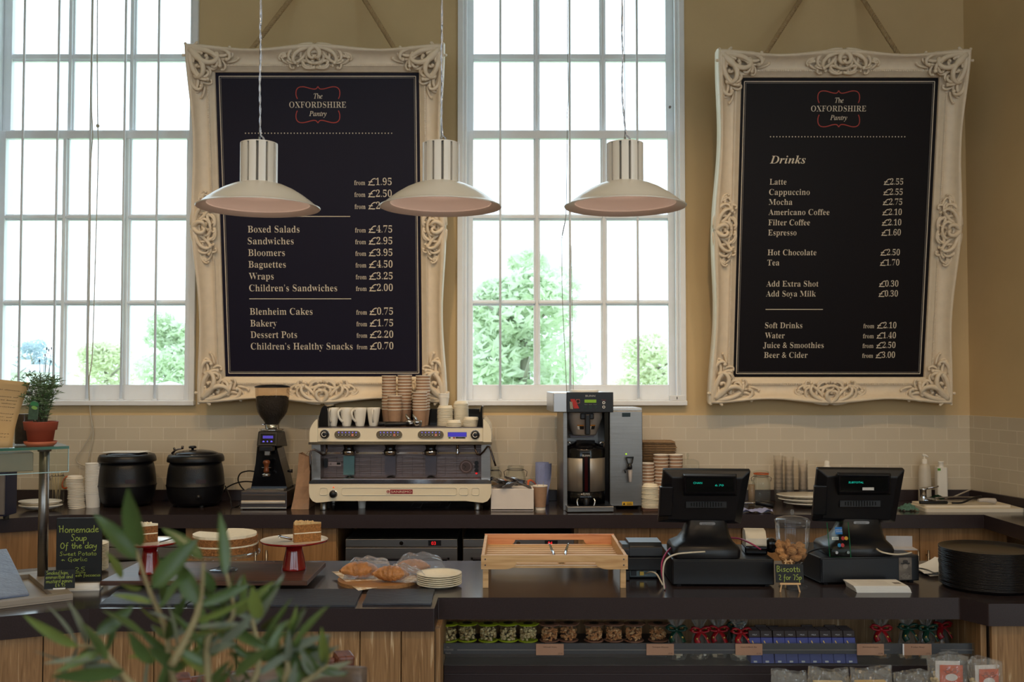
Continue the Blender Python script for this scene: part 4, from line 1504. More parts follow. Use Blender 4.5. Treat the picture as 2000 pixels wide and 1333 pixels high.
for i, m in enumerate((0, 1, 2)):
    g.prism([(xa + w * .13 * i, za), (xa + w * .13 * (i + 1), za), (xa + w * .13 * (i + 1), zb_), (xa + w * .13 * i, zb_)], 0, .001, m, M0)
g.prism([(xa + w * .42, za), (xb, za), (xb, zb_), (xa + w * .42, zb_)], 0, .001, 3, M0)
g.build('flag_label', [mat('flag_green', (40, 96, 50), .5), PAPER, mat('flag_red', (170, 40, 36), .5), INK], em)
for i, cx in enumerate((681.6, 762.2, 841.4)):
    gy = -.47
    c = A(cx, 885, gy)
    h = MB()
    zt2, zr0, zr1 = A(cx, 868, gy).z, A(cx, 881, gy).z, A(cx, 889.5, gy).z
    r = pm(13, gy)
    h.lathe([(r * .95, zt2), (r * .8, zt2 - .012), (r * .72, zr0 + .012), (r * .95, zr0), (0, zr0)], (c.x, gy, 0), 24, 0)
    h.lathe([(r * .9, zr0 + .001), (r, zr0), (r * 1.02, zr0 - .006), (r * .98, zr1 + .004), (r * .8, zr1), (0, zr1)], (c.x, gy, 0), 24, 1)
    h.tube([(c.x - r * 1.2, gy, (zr0 + zr1) / 2), (c.x - r * .9, gy, (zr0 + zr1) / 2)], .006, 8, 1)
    h.build('group_head', [GLOSSBLACK, CHROME], em)
    p, q = fp([(cx - 10.6, 891), (cx + 10.6, 928)], -.415)
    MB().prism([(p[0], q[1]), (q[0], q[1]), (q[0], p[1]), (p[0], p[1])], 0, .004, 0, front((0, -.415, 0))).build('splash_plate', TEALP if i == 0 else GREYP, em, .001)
    o_ = MB().lathe([(.0, .012), (.012, .010), (.022, .004), (.026, 0), (0, 0)], (c.x, -.435, zd + .001), 16)
    o_.build('drain_cap', BLACK, em)
wand = lambda pts, nm: MB().tube([A(a, b_, y) for a, b_, y in pts], .0055, 8).build(nm, mat('dull_wand_steel', (88, 78, 76), .25, 1, noise=.05), em)
wand([(637.5, 866, -.50), (638.5, 880, -.51), (636, 888, -.52), (630, 889, -.53), (623, 884, -.54), (614, 878.5, -.55), (607.5, 881, -.56), (605.5, 890, -.565), (606, 905, -.57), (607, 920, -.575)], 'steam_wand')
wand([(926.5, 868, -.50), (928.5, 880, -.51), (932, 888, -.52), (938, 889, -.53), (945, 882, -.54), (952, 872.5, -.55), (956.5, 873, -.56), (960, 885, -.565), (964, 898, -.57), (968, 911, -.575)], 'steam_wand')
k = MB().tube([A(893.5, 868, -.49), A(893.5, 886, -.49), A(892.5, 890, -.49)], [.008, .007, .0085], 10)
k.build('water_spout', CHROME, em)
g = A(910.4, 912, -.405)
Mk = front((g.x, -.405, g.z))
k = MB().prism(circ(pm(13.4, -.405), 24), 0, .008, 0, Mk)
k.prism(circ(pm(10.6, -.405), 24), .008, .009, 1, Mk)
k.prism(circ(pm(8.8, -.405), 24), .009, .0095, 0, Mk)
ribbon(k, [(0, 0), (-.018, .012)], .003, Mk, 2, .0102)
ribbon(k, [(.0, 0), (-.014, -.014)], .002, Mk, 2, .0102)
k.build('pressure_gauge', [mat('gauge_ring', (96, 78, 72), .3, .8), mat('gauge_face', (132, 108, 104), .5), INK], em)
for py in (904.5, 911.7, 919.5):
    c = A(930.7, py, -.405)
    MB().prism(circ(pm(4, -.405), 14), 0, .012, 0, front((c.x, -.405, c.z))).build('rocker_switch', BLACK, em, .002)
c = A(930.5, 925, -.405)
MB().sph(tuple(c), .006, 8, 6).build('indicator_light', LEDRED, em)
MB().prism(rrect(pm(7, -.41), pm(18, -.41), pm(3, -.41), 4, A(636.5, 905, -.41).x, A(636.5, 905, -.41).z), 0, .006, 0, front((0, -.41, 0))).build('slot_cover', BLACK, em)
p, q = fp([(641, 903), (666, 911)], -.405)
k = MB().prism([(p[0], q[1]), (q[0], q[1]), (q[0], p[1]), (p[0], p[1])], 0, .001, 0, front((0, -.405, 0)))
ws = k.build('sticker', mat('grey_sticker', (170, 152, 150), .6), em)
k = MB()
put_text(k, 'UK', p[0] + .004, p[0] + .022, q[1] + .006, .012, front((0, -.4062, 0)), 'sans')
k.prism([(p[0] + .05, q[1] + .008), (q[0] - .003, q[1] + .008), (q[0] - .003, p[1] - .002), (p[0] + .05, p[1] - .002)], 0, .0004, 0, front((0, -.4062, 0)))
k.build('sticker_print', INK, ws)
for px in (632.5, 932.5):
    for y in (-.455, -.14):
        c = A(px, 990, -.455)
        MB().lathe([(.021, 0), (.023, .004), (.021, .012), (.019, .075), (0, .075)], (c.x, y, CT), 18).build('foot', STEEL, em)


# things piled on the machine
def mesh_thing(mb, name, mats, label, cat, loc, group=None, rz=0, bevel=0):
    o = mb.build(name, mats, None, bevel, org=(0, 0, 0))
    o.location = loc
    o.rotation_euler = (0, 0, rz)
    return tag(o, label, cat, group)


ZT = zt + .0045
MUGS = 'white mugs on the espresso machine'
mug = None
for i, (px, rz, lb) in enumerate(((649.5, -100, 'white china mug at the end of the row next to the black side guard'), (677, -128, 'second white mug from the black side guard on the espresso machine'),
                                  (703, -128, 'third white mug from the black side guard on the espresso machine'), (729, -88, 'white mug next to the brown paper cups on the espresso machine'))):
    c = A(px, 833, -.40)
    if mug is None:
        mug = local('mug', lb, 'mug', (c.x, -.40, ZT), R(rz), MUGS)
        MB().lathe([(0, .006), (.021, .006), (.0345, .10), (.0365, .106), (.0385, .108), (.0395, .106), (.038, .09), (.030, .03), (.025, .004), (.024, 0), (0, 0)], (0, 0, 0), 28).build('body', CERAMIC, mug)
        MB().tube([(.034, 0, .094), (.051, 0, .098), (.064, 0, .086), (.064, 0, .068), (.054, 0, .046), (.038, 0, .030), (.028, 0, .028)], .0055, 8, flat=1.3).build('handle', CERAMIC, mug)
    else:
        dup(mug, (c.x, -.40 + (.012 if i == 3 else 0), ZT), R(rz), lb)

CUPIN = mat('white_cup_lining', (232, 222, 208), .5)
def papercup(r=.043, h=.098, m=KRAFT, foot=.75):
    c = MB()
    c.lathe([(r * foot, 0), (r * .965, h - .006)], (0, 0, 0), 24, 0)
    c.lathe([(r * .965, h - .006), (r * 1.0, h - .005), (r * 1.015, h - .002), (r, h), (r * .955, h - .001), (r * .72, .006), (0, .006)], (0, 0, 0), 24, 1)
    c.lathe([(r * foot, 0), (r * foot * .97, 0), (0, .003)], (0, 0, 0), 24, 0)
    return c


PCM = [KRAFT, CUPIN]
def stack(proto, n, loc, dz, label, group, jit=.0008, rz0=0, tag_all=True):
    rr = random.Random(int(abs(loc[0]) * 1000) + n)
    for i in range(n):
        o = dup(proto, (loc[0] + rr.uniform(-jit, jit), loc[1] + rr.uniform(-jit, jit), loc[2] + i * dz), rz0 + rr.uniform(0, 6.28), label, group)


cup0 = mesh_thing(papercup(), 'paper_cup', PCM, 'brown paper cup in the tall stack nearest the mugs', 'paper cup', (0, 0, 0), 'brown cups stacked nearest the mugs')
first = True
for px, y, ptop, name in ((760, -.295, 734, 'in the rear stack nearest the mugs'), (790.5, -.295, 732.5, 'in the tallest middle stack at the back'), (826, -.295, 733.5, 'in the rear stack nearest the white lids'),
                          (771, -.388, 773, 'in the front stack beside the mugs'), (820, -.388, 766, 'in the front stack behind the portafilters')):
    c = A(px, ptop, y)
    n = max(2, int(round((c.z - ZT - .098) / .0182)) + 1)
    dz = (c.z - ZT - .098) / (n - 1)
    stack(cup0, n, (c.x, y, ZT), dz, 'brown paper cup %s on the espresso machine' % name, 'brown cups %s' % name)
bpy.data.objects.remove(cup0)


def lid(r=.045, m=LIDMAT):
    l = MB()
    l.lathe([(0, .010), (r * .74, .0105), (r * .78, .016), (r * .82, .0165), (r * .86, .012), (r * .90, .004), (r, .0035), (r * 1.01, .0015), (r, 0), (r * .88, .0), (r * .8, .009), (0, .0085)], (0, 0, 0), 26, 0)
    return l


lid0 = mesh_thing(lid(), 'lid', LIDMAT, 'lid', 'lid', (0, 0, 0))
for px, y, ptop, sc_, name in ((869.5, -.33, 792.5, 1.04, 'in the broad stack under the small pots'), (900.5, -.30, 784, 1.0, 'in the tall rounded stack'), (886.5, -.455, 821, .98, 'in the low stack at the front'), (920, -.425, 815, 1.05, 'in the short leaning stack by the side guard')):
    c = A(px, ptop, y)
    lid0.scale = (sc_, sc_, 1)
    n = max(3, int(round((c.z - ZT - .0165) / .0062)) + 1)
    stack(lid0, n, (c.x, y, ZT), (c.z - ZT - .0165) / (n - 1), 'cream cup lid %s on the espresso machine' % name, 'cup lids %s' % name, .0012)
pot0 = mesh_thing(papercup(.031, .05, None, .8), 'espresso_cup', [PAPER, PAPER], 'x', 'paper cup', (0, 0, 0))
c = A(867, 777, -.33)
zb = A(867, 792.5, -.33).z + .001
stack(pot0, 6, (c.x, -.33, zb), .0035 if False else (c.z - zb - .05) / 5 if c.z - zb > .055 else .004, 'small white paper cup in the nest on top of the broad lid stack', 'small white cups on the lid stack')
pot0.scale = (1.05, 1.05, 1)
c = A(926, 800, -.2)
stack(pot0, 7, (c.x, -.2, ZT), .0068, 'small white paper cup stacked in the rear corner behind the lids', 'small white cups in the rear corner')
bpy.data.objects.remove(lid0)
bpy.data.objects.remove(pot0)
# white cup under the machine
c = A(707, 990, -.36)
mesh_thing(papercup(.026, .062, None, .78), 'paper_cup', [PAPER, PAPER], 'small white paper cup standing beneath the espresso machine', 'paper cup', (c.x, -.36, CT))
# wire rack beneath
k = MB()
for px in (808, 862):
    a, b_ = A(px, 981, -.36), A(px + 20, 992, -.36)
    k.tube([(a.x, -.36, CT + .03), (a.x - .02, -.36, CT + .0025), (a.x + .04, -.36, CT + .0025), (a.x + .055, -.36, CT + .03)], .0018, 6)
k.tube([(A(770, 984, -.36).x, -.36, CT + .03), (A(875, 984, -.36).x, -.36, CT + .03)], .0018, 6)
mesh_thing(k, 'wire_rack', DSTEEL, 'thin wire rack stored in the shadow beneath the espresso machine', 'rack', (0, 0, 0))

# portafilters lying on the tray
for i, (px, y, lb) in enumerate(((778, -.47, 'portafilter with black handle lying in front on the espresso machine'), (764, -.425, 'portafilter lying just behind another one on the espresso machine'))):
    c = A(px, 830, y)
    t = local('portafilter', lb, 'portafilter', (c.x, y, ZT + .014), R(2), 'portafilters on the espresso machine')
    MB().tube([(-.075, 0, 0), (-.072, 0, .0), (-.03, 0, .002), (.03, 0, .003), (.06, 0, .004)], [.012, .0135, .0125, .0115, .0095], 12).build('handle', BLACK, t)
    k = MB().tube([(-.0765, 0, 0), (-.0745, 0, 0)], .008, 12).tube([(.055, 0, .004), (.085, 0, .006)], [.009, .008], 10)
    k.lathe([(0, -.012), (.022, -.012), (.027, -.004), (.029, .012), (.029, .02), (.025, .021), (.0, .008)], (.108, 0, 0), 20)
    k.build('basket', CHROME, t)
    MB().tube([(.108, 0, .02), (.098, .004, .034), (.088, .006, .044), (.083, .006, .058)], [.008, .009, .007, .003], 8).build('spout', CHROME, t)

# ---------------------------------------------------------------- grinder, knock drawer, tamper, bag
gy = -.44
kd = thing('knock_drawer', 'stainless steel coffee drawer box under the grinder', 'drawer box', (A(518, 990, gy).x, -.25, CT))
x0, x1 = X(472.6, gy), X(562.4, gy)
zt0 = A(518, 960.5, gy).z
MB().bx(x0, x1, gy, -.05, CT + .012, zt0).build('box', DSTEEL, kd, .003)
za, zb_ = A(0, 989.5, gy).z, A(0, 966.5, gy).z
d = MB().bx(x0 + .006, x1 - .006, gy - .006, gy, za, zb_).build('drawer', mat('brown_grey_steel', (92, 84, 82), .35, .8), kd, .002)
zm = A(0, 981, gy).z
h = MB().bx(x0 + .006, x1 - .006, gy - .018, gy - .006, zm - .009, zm + .009)
h.build('pull', mat('pale_satin_steel', (216, 206, 190), .4, .7), d, .004)
MB().bx(x0, x1, gy - .008, gy, CT + .004, CT + .016).build('plinth', STEEL, kd, .003)
for px in (478, 556):
    MB().lathe([(.012, 0), (.012, .014), (0, .014)], (X(px, gy), gy + .03, CT), 10).build('foot', RUBBER, kd)
zk = zt0
gr = thing('coffee_grinder', 'black coffee grinder with a clear hopper half full of beans', 'grinder', (A(530, 900, -.30).x, -.28, zk))
yf = -.40
base = MB()
q = fp([(490, 957), (492, 949), (496, 928), (500, 905), (503, 872), (541, 872), (549, 905), (557, 932), (562, 957)], -.34)
base.prism(q, -.12, .05, 0, front((0, -.30, 0)))
base.build('body', GLOSSBLACK, gr, .014, 3)
hd = MB()
p = [A(501.5, 872, yf - .03), A(540.5, 872, yf - .03), A(541.5, 843, yf), A(504.5, 843, yf)]
p += [A(500.5, 872, -.2) + Vector((.012, 0, 0)), A(562, 872, -.2), A(556, 842, -.2), A(506, 842, -.2) + Vector((.006, 0, 0))]
hd.add(p, [(0, 1, 2, 3), (1, 5, 6, 2), (5, 4, 7, 6), (4, 0, 3, 7), (3, 2, 6, 7), (0, 4, 5, 1)])
hd.build('control_head', BLACK, gr, .006)
n = Vector((0, -.98, .2)).normalized()
def headp(px, py, lift=.001):
    t = (872 - py) / 29
    y = yf - .03 * (1 - t) - lift
    return A(px, py, y)
ds = MB().quad(headp(508.5, 867.5), headp(538, 867.5), headp(538, 848), headp(509.5, 848))
ds = ds.build('display', GLOSSBLACK, gr)
MB().quad(headp(513.2, 857, .002), headp(533.5, 857, .002), headp(533.5, 851.5, .002), headp(513.2, 851.5, .002)).build('screen', BLUELCD, ds)
ic = mat('blue_glow_icon', (110, 100, 255), .4, emit=1.6, noise=0)
for px in (514.6, 522.2, 530.2):
    k = MB()
    c = headp(px, 863.2, .002)
    k.add([c + Vector((.0052 * math.cos(a) * (1.2 if px != 522.2 else .8), 0, .0055 * math.sin(a))) for a in [i * math.pi / 4 + .3 for i in range(8)]], [tuple(range(8))])
    k.build('button', ic, ds)
k = MB()
(xa, za), (xb, zb_) = fp([(507, 882), (533, 872)], -.43)
k.bx(xa, xb, -.44, -.38, za, zb_)
k.build('spout_cover', BLACK, gr, .004)
(xa, za), (xb, zb_) = fp([(517, 890), (527, 884)], -.43)
MB().bx(xa, xb, -.435, -.40, za, zb_ + .012).build('spout', STEEL, gr, .002)
GH = -.33
hx = A(531.5, 840, GH).x
hp_ = MB()
zz = lambda py: A(531.5, py, GH).z
k1 = pm(1, GH)
hop = [(13.5, 829), (15, 825), (18, 820.5), (24, 813), (28.5, 805), (31.3, 791), (32.5, 772), (33, 757)]
hp_.lathe([(r * k1, zz(py)) for r, py in hop], (hx, GH, 0), 32)
hp_.build('hopper', glass('hopper_plastic', (236, 226, 214), .16, .02), gr)
be = MB()
prof = [(r * k1 - .0025, zz(py)) for r, py in hop[:6]] + [(32 * k1 - .0025, zz(776.5)), (24 * k1, zz(774.5)), (8 * k1, zz(775.5)), (0, zz(776))]
be.lathe([(0, zz(829))] + prof, (hx, GH, 0), 32)
rr = random.Random(3)
for i in range(260):
    a, q = rr.uniform(0, 6.28), math.sqrt(rr.random()) * 30 * k1
    be.sph((hx + q * math.cos(a), GH + q * math.sin(a), zz(775.5) + rr.uniform(-.002, .004)), (.0062, .0042, .0036), 6, 4, 0)
BEAN = mat('dark_roast_beans', (26, 16, 14), .35, noise=.5, ns=150, bump=1.0, bs=120)
tag(be.build('coffee_beans', BEAN, None, org=(hx, GH, zz(829))), 'dark roasted coffee beans filling the grinder hopper', 'coffee beans', None, 'stuff')
MB().lathe([(0, zz(751.5)), (20 * k1, zz(752)), (30 * k1, zz(754)), (34 * k1, zz(755.5)), (34 * k1, zz(757.5)), (0, zz(757.5))], (hx, GH, 0), 32).build('hopper_lid', BLACK, gr)
k = MB().lathe([(0, zz(829)), (13 * k1, zz(829)), (13.5 * k1, zz(830)), (13.5 * k1, zz(838)), (22 * k1, zz(838.5)), (23 * k1, zz(841)), (0, zz(841))], (hx, GH, 0), 28)
k.tube([(hx - 12 * k1, GH, zz(829.5)), (hx - 19 * k1, GH - .02, zz(829.5))], .005, 8)
k.build('collar', CHROME, gr)
c = A(568.5, 920.5, -.3)
MB().tube([c - Vector((.02, 0, 0)), c + Vector((.008, 0, 0))], [.006, .011], 12).build('side_knob', BLACK, gr)
x0, x1 = X(483, -.41), X(557, -.41)
MB().bx(x0, x1, -.415, -.12, zk, zk + .012).build('base_plate', CHROME, gr, .004)
tz = zk + .0125
tp_ = A(521.5, 930, -.405)
t = thing('tamper', 'coffee tamper with turned brown wooden handle hung on the grinder front', 'tamper', (tp_.x, -.405, A(521.5, 930.5, -.42).z))
zq = lambda py: A(521.5, py, -.42).z
kk = pm(1, -.42)
TW = wood('tamper_wood', (92, 48, 26), (128, 72, 40), None, (60, 60, 12), .3, .05)
MB().lathe([(0, zq(899)), (4.5 * kk, zq(899.5)), (6.8 * kk, zq(902)), (7 * kk, zq(904.5)), (5 * kk, zq(908.5)), (4.2 * kk, zq(913)), (5 * kk, zq(919)), (5.6 * kk, zq(923)), (0, zq(923))], (tp_.x, -.42, 0), 18).build('handle', TW, t)
k = MB().lathe([(3.5 * kk, zq(922.5)), (4.5 * kk, zq(925)), (8.3 * kk, zq(926.5)), (8.3 * kk, zq(930.5)), (0, zq(930.5))], (tp_.x, -.42, 0), 18)
k.cyl((tp_.x - 9 * kk, -.42, zq(914)), (tp_.x + 9 * kk, -.42, zq(914)), .0018, 6)
k.cyl((tp_.x, -.42, zq(914)), (tp_.x, -.375, zq(914)), .002, 6)
k.build('base', CHROME, t)

# brown paper bag
bgx = A(590, 990, -.36)
bag = thing('paper_bag', 'crumpled brown paper bag standing between grinder and espresso machine', 'paper bag', (bgx.x, -.33, CT))
k = MB()
rr = random.Random(8)
lv = [(994, 573, 607, -.43, -.25), (975, 576.5, 607.5, -.42, -.25), (950, 580, 606, -.41, -.26), (925, 582, 606, -.39, -.27), (905, 582.5, 607, -.375, -.28), (893, 583, 609, -.37, -.285)]
rings = []
for py, a, c, y0, y1 in lv:
    z = max(CT + .001, A(590, py, -.4).z)
    xa, xc = X(a, -.4), X(c, -.4)
    rings.append([(xa, y0, z), ((xa + xc) / 2, y0 - .006 + rr.uniform(-.006, .006), z), (xc, y0, z), (xc - .006, (y0 + y1) / 2, z), (xc, y1, z), ((xa + xc) / 2, y1, z), (xa, y1, z), (xa + .008, (y0 + y1) / 2, z)])
rings[-1] = [(p[0], p[1], p[2] + (.02 if i in (0, 6, 7) else rr.uniform(-.012, .004))) for i, p in enumerate(rings[-1])]
vs = [p for r_ in rings for p in r_]
k.add(vs, [(i * 8 + j, i * 8 + (j + 1) % 8, (i + 1) * 8 + (j + 1) % 8, (i + 1) * 8 + j) for i in range(len(rings) - 1) for j in range(8)] + [tuple(range(8))[::-1]])
k.build('bag', KRAFT, bag, solid=.001)
MB().tube([A(596, 900, -.375), A(597, 889, -.38), A(603, 882, -.385), A(606, 884, -.385)], .0035, 6, flat=.4).build('handle', KRAFT, bag)

# power leads by the kettles
LEAD = mat('black_rubber_lead', (16, 16, 18), .5, noise=0)
def curve(pts, n=8):
    sp = []
    pts = [Vector(p) for p in pts]
    for i in range(len(pts) - 1):
        p0, p1, p2, p3 = pts[max(i - 1, 0)], pts[i], pts[i + 1], pts[min(i + 2, len(pts) - 1)]
        for q in range(n):
            u = q / n
            sp.append(.5 * ((2 * p1) + (p2 - p0) * u + (2 * p0 - 5 * p1 + 4 * p2 - p3) * u * u + (3 * p1 - p0 - 3 * p2 + p3) * u ** 3))
    return sp + [pts[-1]]


def lead(name, pts, r, m, label):
    c = Vector(pts[len(pts) // 2])
    return tag(MB().tube(curve(pts), r, 7).build(name, m, None, org=c), label, 'cable')


Pc = lambda px, py, y: tuple(A(px, py, y))
lead('power_cable', [Pc(500, 922, -.26), Pc(485, 920.5, -.24), Pc(470, 925, -.2), Pc(465, 937, -.16), Pc(470, 950, -.14), Pc(479, 960, -.13)], .0042, LEAD, 'looping black lead at the back of the grinder')
lead('power_cable', [Pc(494, 942, -.24), Pc(478, 941, -.2), Pc(462, 944, -.17), Pc(448, 950, -.15), Pc(440, 956, -.14), Pc(438, 962, -.13)], .0042, LEAD, 'black lead running from grinder to soup kettle')
lead('power_cable', [Pc(440, 950, -.17), Pc(445, 962, -.26), Pc(450, 976, -.34), (X(456, -.36), -.36, CT + .005), (X(466, -.33), -.33, CT + .005), (X(470, -.24), -.24, CT + .005)], .004, LEAD, 'black lead with plug drooping beside the right soup kettle')

# ---------------------------------------------------------------- soup kettles
def kettle(px, label, lid_kind, rz):
    c = A(px, 900, -.25)
    t = local('soup_kettle', label, 'soup kettle', (c.x, -.25, CT), rz)
    k = MB().lathe([(0, .012), (.132, .012), (.147, .03), (.160, .075), (.166, .115), (.1665, .118)], (0, 0, 0), 40)
    k.lathe([(.1665, .118), (.169, .121), (.1695, .127), (.1665, .13), (.165, .16), (.158, .22), (.145, .268), (.12, .275), (0, .275)], (0, 0, 0), 40)
    k.build('body', GLOSSBLACK if False else mat('black_hammered_enamel', (15, 15, 19), .38, noise=.15, ns=120, bump=.1, bs=160), t)
    k = MB().lathe([(.148, .262), (.164, .262), (.1655, .268), (.163, .288), (.155, .303), (.14, .307), (.125, .303), (.118, .296), (0, .296)], (0, 0, 0), 40)
    k.build('rim', BLACK, t)
    for i in range(3):
        a = R(-90 + 120 * i + 35)
        MB().lathe([(.012, 0), (.014, .014), (0, .014)], (.118 * math.cos(a), .118 * math.sin(a), 0), 10).build('foot', RUBBER, t)
    a = R(-66)
    Mk = Matrix.Translation((.15 * math.cos(a), .15 * math.sin(a), .066)) @ Matrix.Rotation(a, 4, 'Z') @ Matrix.Rotation(R(78), 4, 'Y')
    d = MB().lathe([(.02, 0), (.02, .004), (.013, .006), (.012, .02), (0, .021)], (0, 0, 0), 18, 0, True, Mk)
    d.build('dial', mat('grey_black_dial', (46, 44, 46), .3, .4), t)
    q = MB()
    for i in range(4):
        a0, a1 = R(-72 + i * 5), R(-67 + i * 5)
        z0, z1 = .145, .168
        q.add([(.1672 * math.cos(a0), .1672 * math.sin(a0), z0), (.1672 * math.cos(a1), .1672 * math.sin(a1), z0), (.1655 * math.cos(a1), .1655 * math.sin(a1), z1), (.1655 * math.cos(a0), .1655 * math.sin(a0), z1)], [(0, 1, 2, 3)])
    q.build('badge', mat('dull_maroon_label', (44, 26, 34), .5), t)
    if lid_kind:
        l = MB().lathe([(.128, .302), (.126, .312), (.10, .322), (.05, .33), (0, .332)], (0, 0, 0), 36).build('lid', mat('grey_black_lid', (40, 40, 46), .2, .4), t)
        k = MB().lathe([(.008, .33), (.008, .338), (.022, .34), (.023, .35), (.015, .354), (0, .354)], (-.02, 0, 0), 18).build('lid_knob', BLACK, l)
        k = MB().tube([(-.15, .02, .305), (-.13, .02, .326), (-.11, .02, .332), (-.085, .02, .336)], [.008, .006, .005, .004], 8)
        k.tube([(-.13, .02, .326), (-.14, .02, .34)], .006, 8).tube([(-.088, .02, .334), (-.086, .02, .352)], .007, 8)
        k.build('lid_hinge', DSTEEL, l)
    else:
        MB().lathe([(.125, .302), (.12, .31), (.09, .316), (0, .318)], (0, 0, 0), 36).build('lid', mat('grey_black_lid', (40, 40, 46), .2, .4), t)
    return c


c = kettle(248.5, 'black soup kettle with a white card lying on its lid', False, 0)
k = MB().prism([(-.128, -.075), (.10, -.085), (.132, .02), (.09, .075), (-.09, .07)], .3185, .3205)
mesh_thing(k, 'menu_card', PAPER, 'white card lying flat on the lid of the soup kettle', 'card', (c.x, -.25, CT))
kettle(382.5, 'black soup kettle with a knobbed lid beside the coffee grinder', True, 0)

# ---------------------------------------------------------------- coffee brewer with hot water tower
by = -.56                                     # front of the base tray
br = local('coffee_brewer', 'tall stainless coffee brewer with a hot water tower', 'coffee brewer', (X(1170, -.3), -.3, CT), R(3.5))
ox = X(1170, -.3)
def bxl(px, y=-.5):                           # pixel column to the brewer's own x
    return X(px, y) - ox


def bz(py, y=-.5):
    return A(1000, py, y).z - CT


H = MB()
x0, x1 = bxl(1101, -.54), bxl(1192.5, -.54)
H.bx(x0 - .075, x1, -.235, .16, bz(805.6, -.53), bz(767, -.53))
H.build('head', mat('pale_satin_panel', (190, 192, 196), .32, .75, noise=.04), br, .004)
fpn = MB().bx(x0, x1, -.245, -.235, bz(806, -.54), bz(766.5, -.54)).build('control_panel', BLACK, br, .003)
Mb = front((0, -.2455, 0))
def bp(px, py):
    return bxl(px, -.545), bz(py, -.545)
g = MB()
u0, v = bp(1138, 775.5)
u1, _ = bp(1157, 775.5)
put_text(g, 'BUNN', u0, u1, v, .0105, Mb, 'sans')
g.build('brand_lettering', mat('silver_print', (200, 198, 194), .4), fpn)
(a, za), (c, zc_) = bp(1136, 787), bp(1159, 781)
MB().prism([(a, za), (c, za), (c, zc_), (a, zc_)], 0, .002, 0, Mb).build('display', mat('green_lcd', (118, 160, 20), .4, emit=.5, noise=.15, ns=200), fpn)
for px in (1137.5, 1147.5, 1157.5):
    MB().prism(circ(.0085, 14, *bp(px, 795.3)), 0, .002, 0, Mb).build('button', mat('dark_green_button', (20, 42, 38), .5), fpn)
for py in (787, 795.5):
    k = MB().prism(circ(.0085, 16, *bp(1173.7, py)), 0, .002, 0, Mb)
    k.prism(circ(.0045, 10, *bp(1173.7, py)), .002, .0025, 1, Mb)
    k.build('button', [mat('white_button', (214, 210, 206), .4), INK], fpn)
k = MB()
u0, v = bp(1169.5, 782.5)
put_text(k, 'Tea', u0, bp(1178, 0)[0], v, .004, Mb, 'sans')
k.build('button_caption', mat('red_caption', (170, 40, 50), .5), fpn)
k = MB()
for px, w_ in ((1136, 'Main'), (1145, 'Brew'), (1153.5, 'Control')):
    u0, v = bp(px, 791)
    put_text(k, w_, u0, u0 + .018, v, .0035, Mb, 'sans')
k.build('button_caption', mat('grey_caption', (170, 168, 166), .5), fpn)
k = MB().prism([bp(1108, 780), bp(1117, 780), bp(1125.5, 798), bp(1115.5, 798.5)], 0, .003, 0, Mb)
k.build('red_leaflet', mat('red_leaflet', (176, 40, 34), .5), fpn)
k = MB().prism([bp(1106.5, 784.5), bp(1112, 785.5), bp(1113.5, 799.5), bp(1107.5, 799)], .003, .006, 0, Mb)
k.build('chrome_clip', CHROME, fpn)
k = MB().prism(rrect(.022, .024, .003, 3, *bp(1123.2, 784.3)), 0, .001, 0, Mb)
k.prism(circ(.009, 14, *bp(1123.2, 784.3)), .001, .0013, 1, Mb)
k.build('warning_sticker', [mat('rose_sticker', (150, 92, 84), .6), INK], fpn)
k = MB().prism(rrect(.16, .16, .04, 5, x0 + .125, -.05), bz(766.5, -.5), bz(766.5, -.5) + .012)
mesh_thing(k, 'lid', PAPER, 'flat white plastic lid lying on top of the coffee brewer', 'lid', (br.location.x, -.3, CT), None, R(3.5), .003)
# back column, side frame, tray
k = MB().bx(x0 - .01, bxl(1187, -.45), .12, .16, 0, bz(805, -.5))
k.bx(x0 - .012, x0 + .012, -.17, .16, 0, bz(805, -.5))
k.bx(bxl(1178, -.47), bxl(1187, -.47), -.14, .12, 0, bz(805, -.5), 1)
k.build('column', [STEEL, GLOSSBLACK], br, .002)
z0, z1 = bz(1000.5, -.56), bz(994, -.56)
MB().bx(x0, bxl(1192.5, -.56), -.262, .15, .004, .034).build('base_tray', STEEL, br, .003)
MB().bx(x0 + .012, bxl(1190, -.56), -.25, .1, .0341, .037).build('warming_plate', BLACK, br)
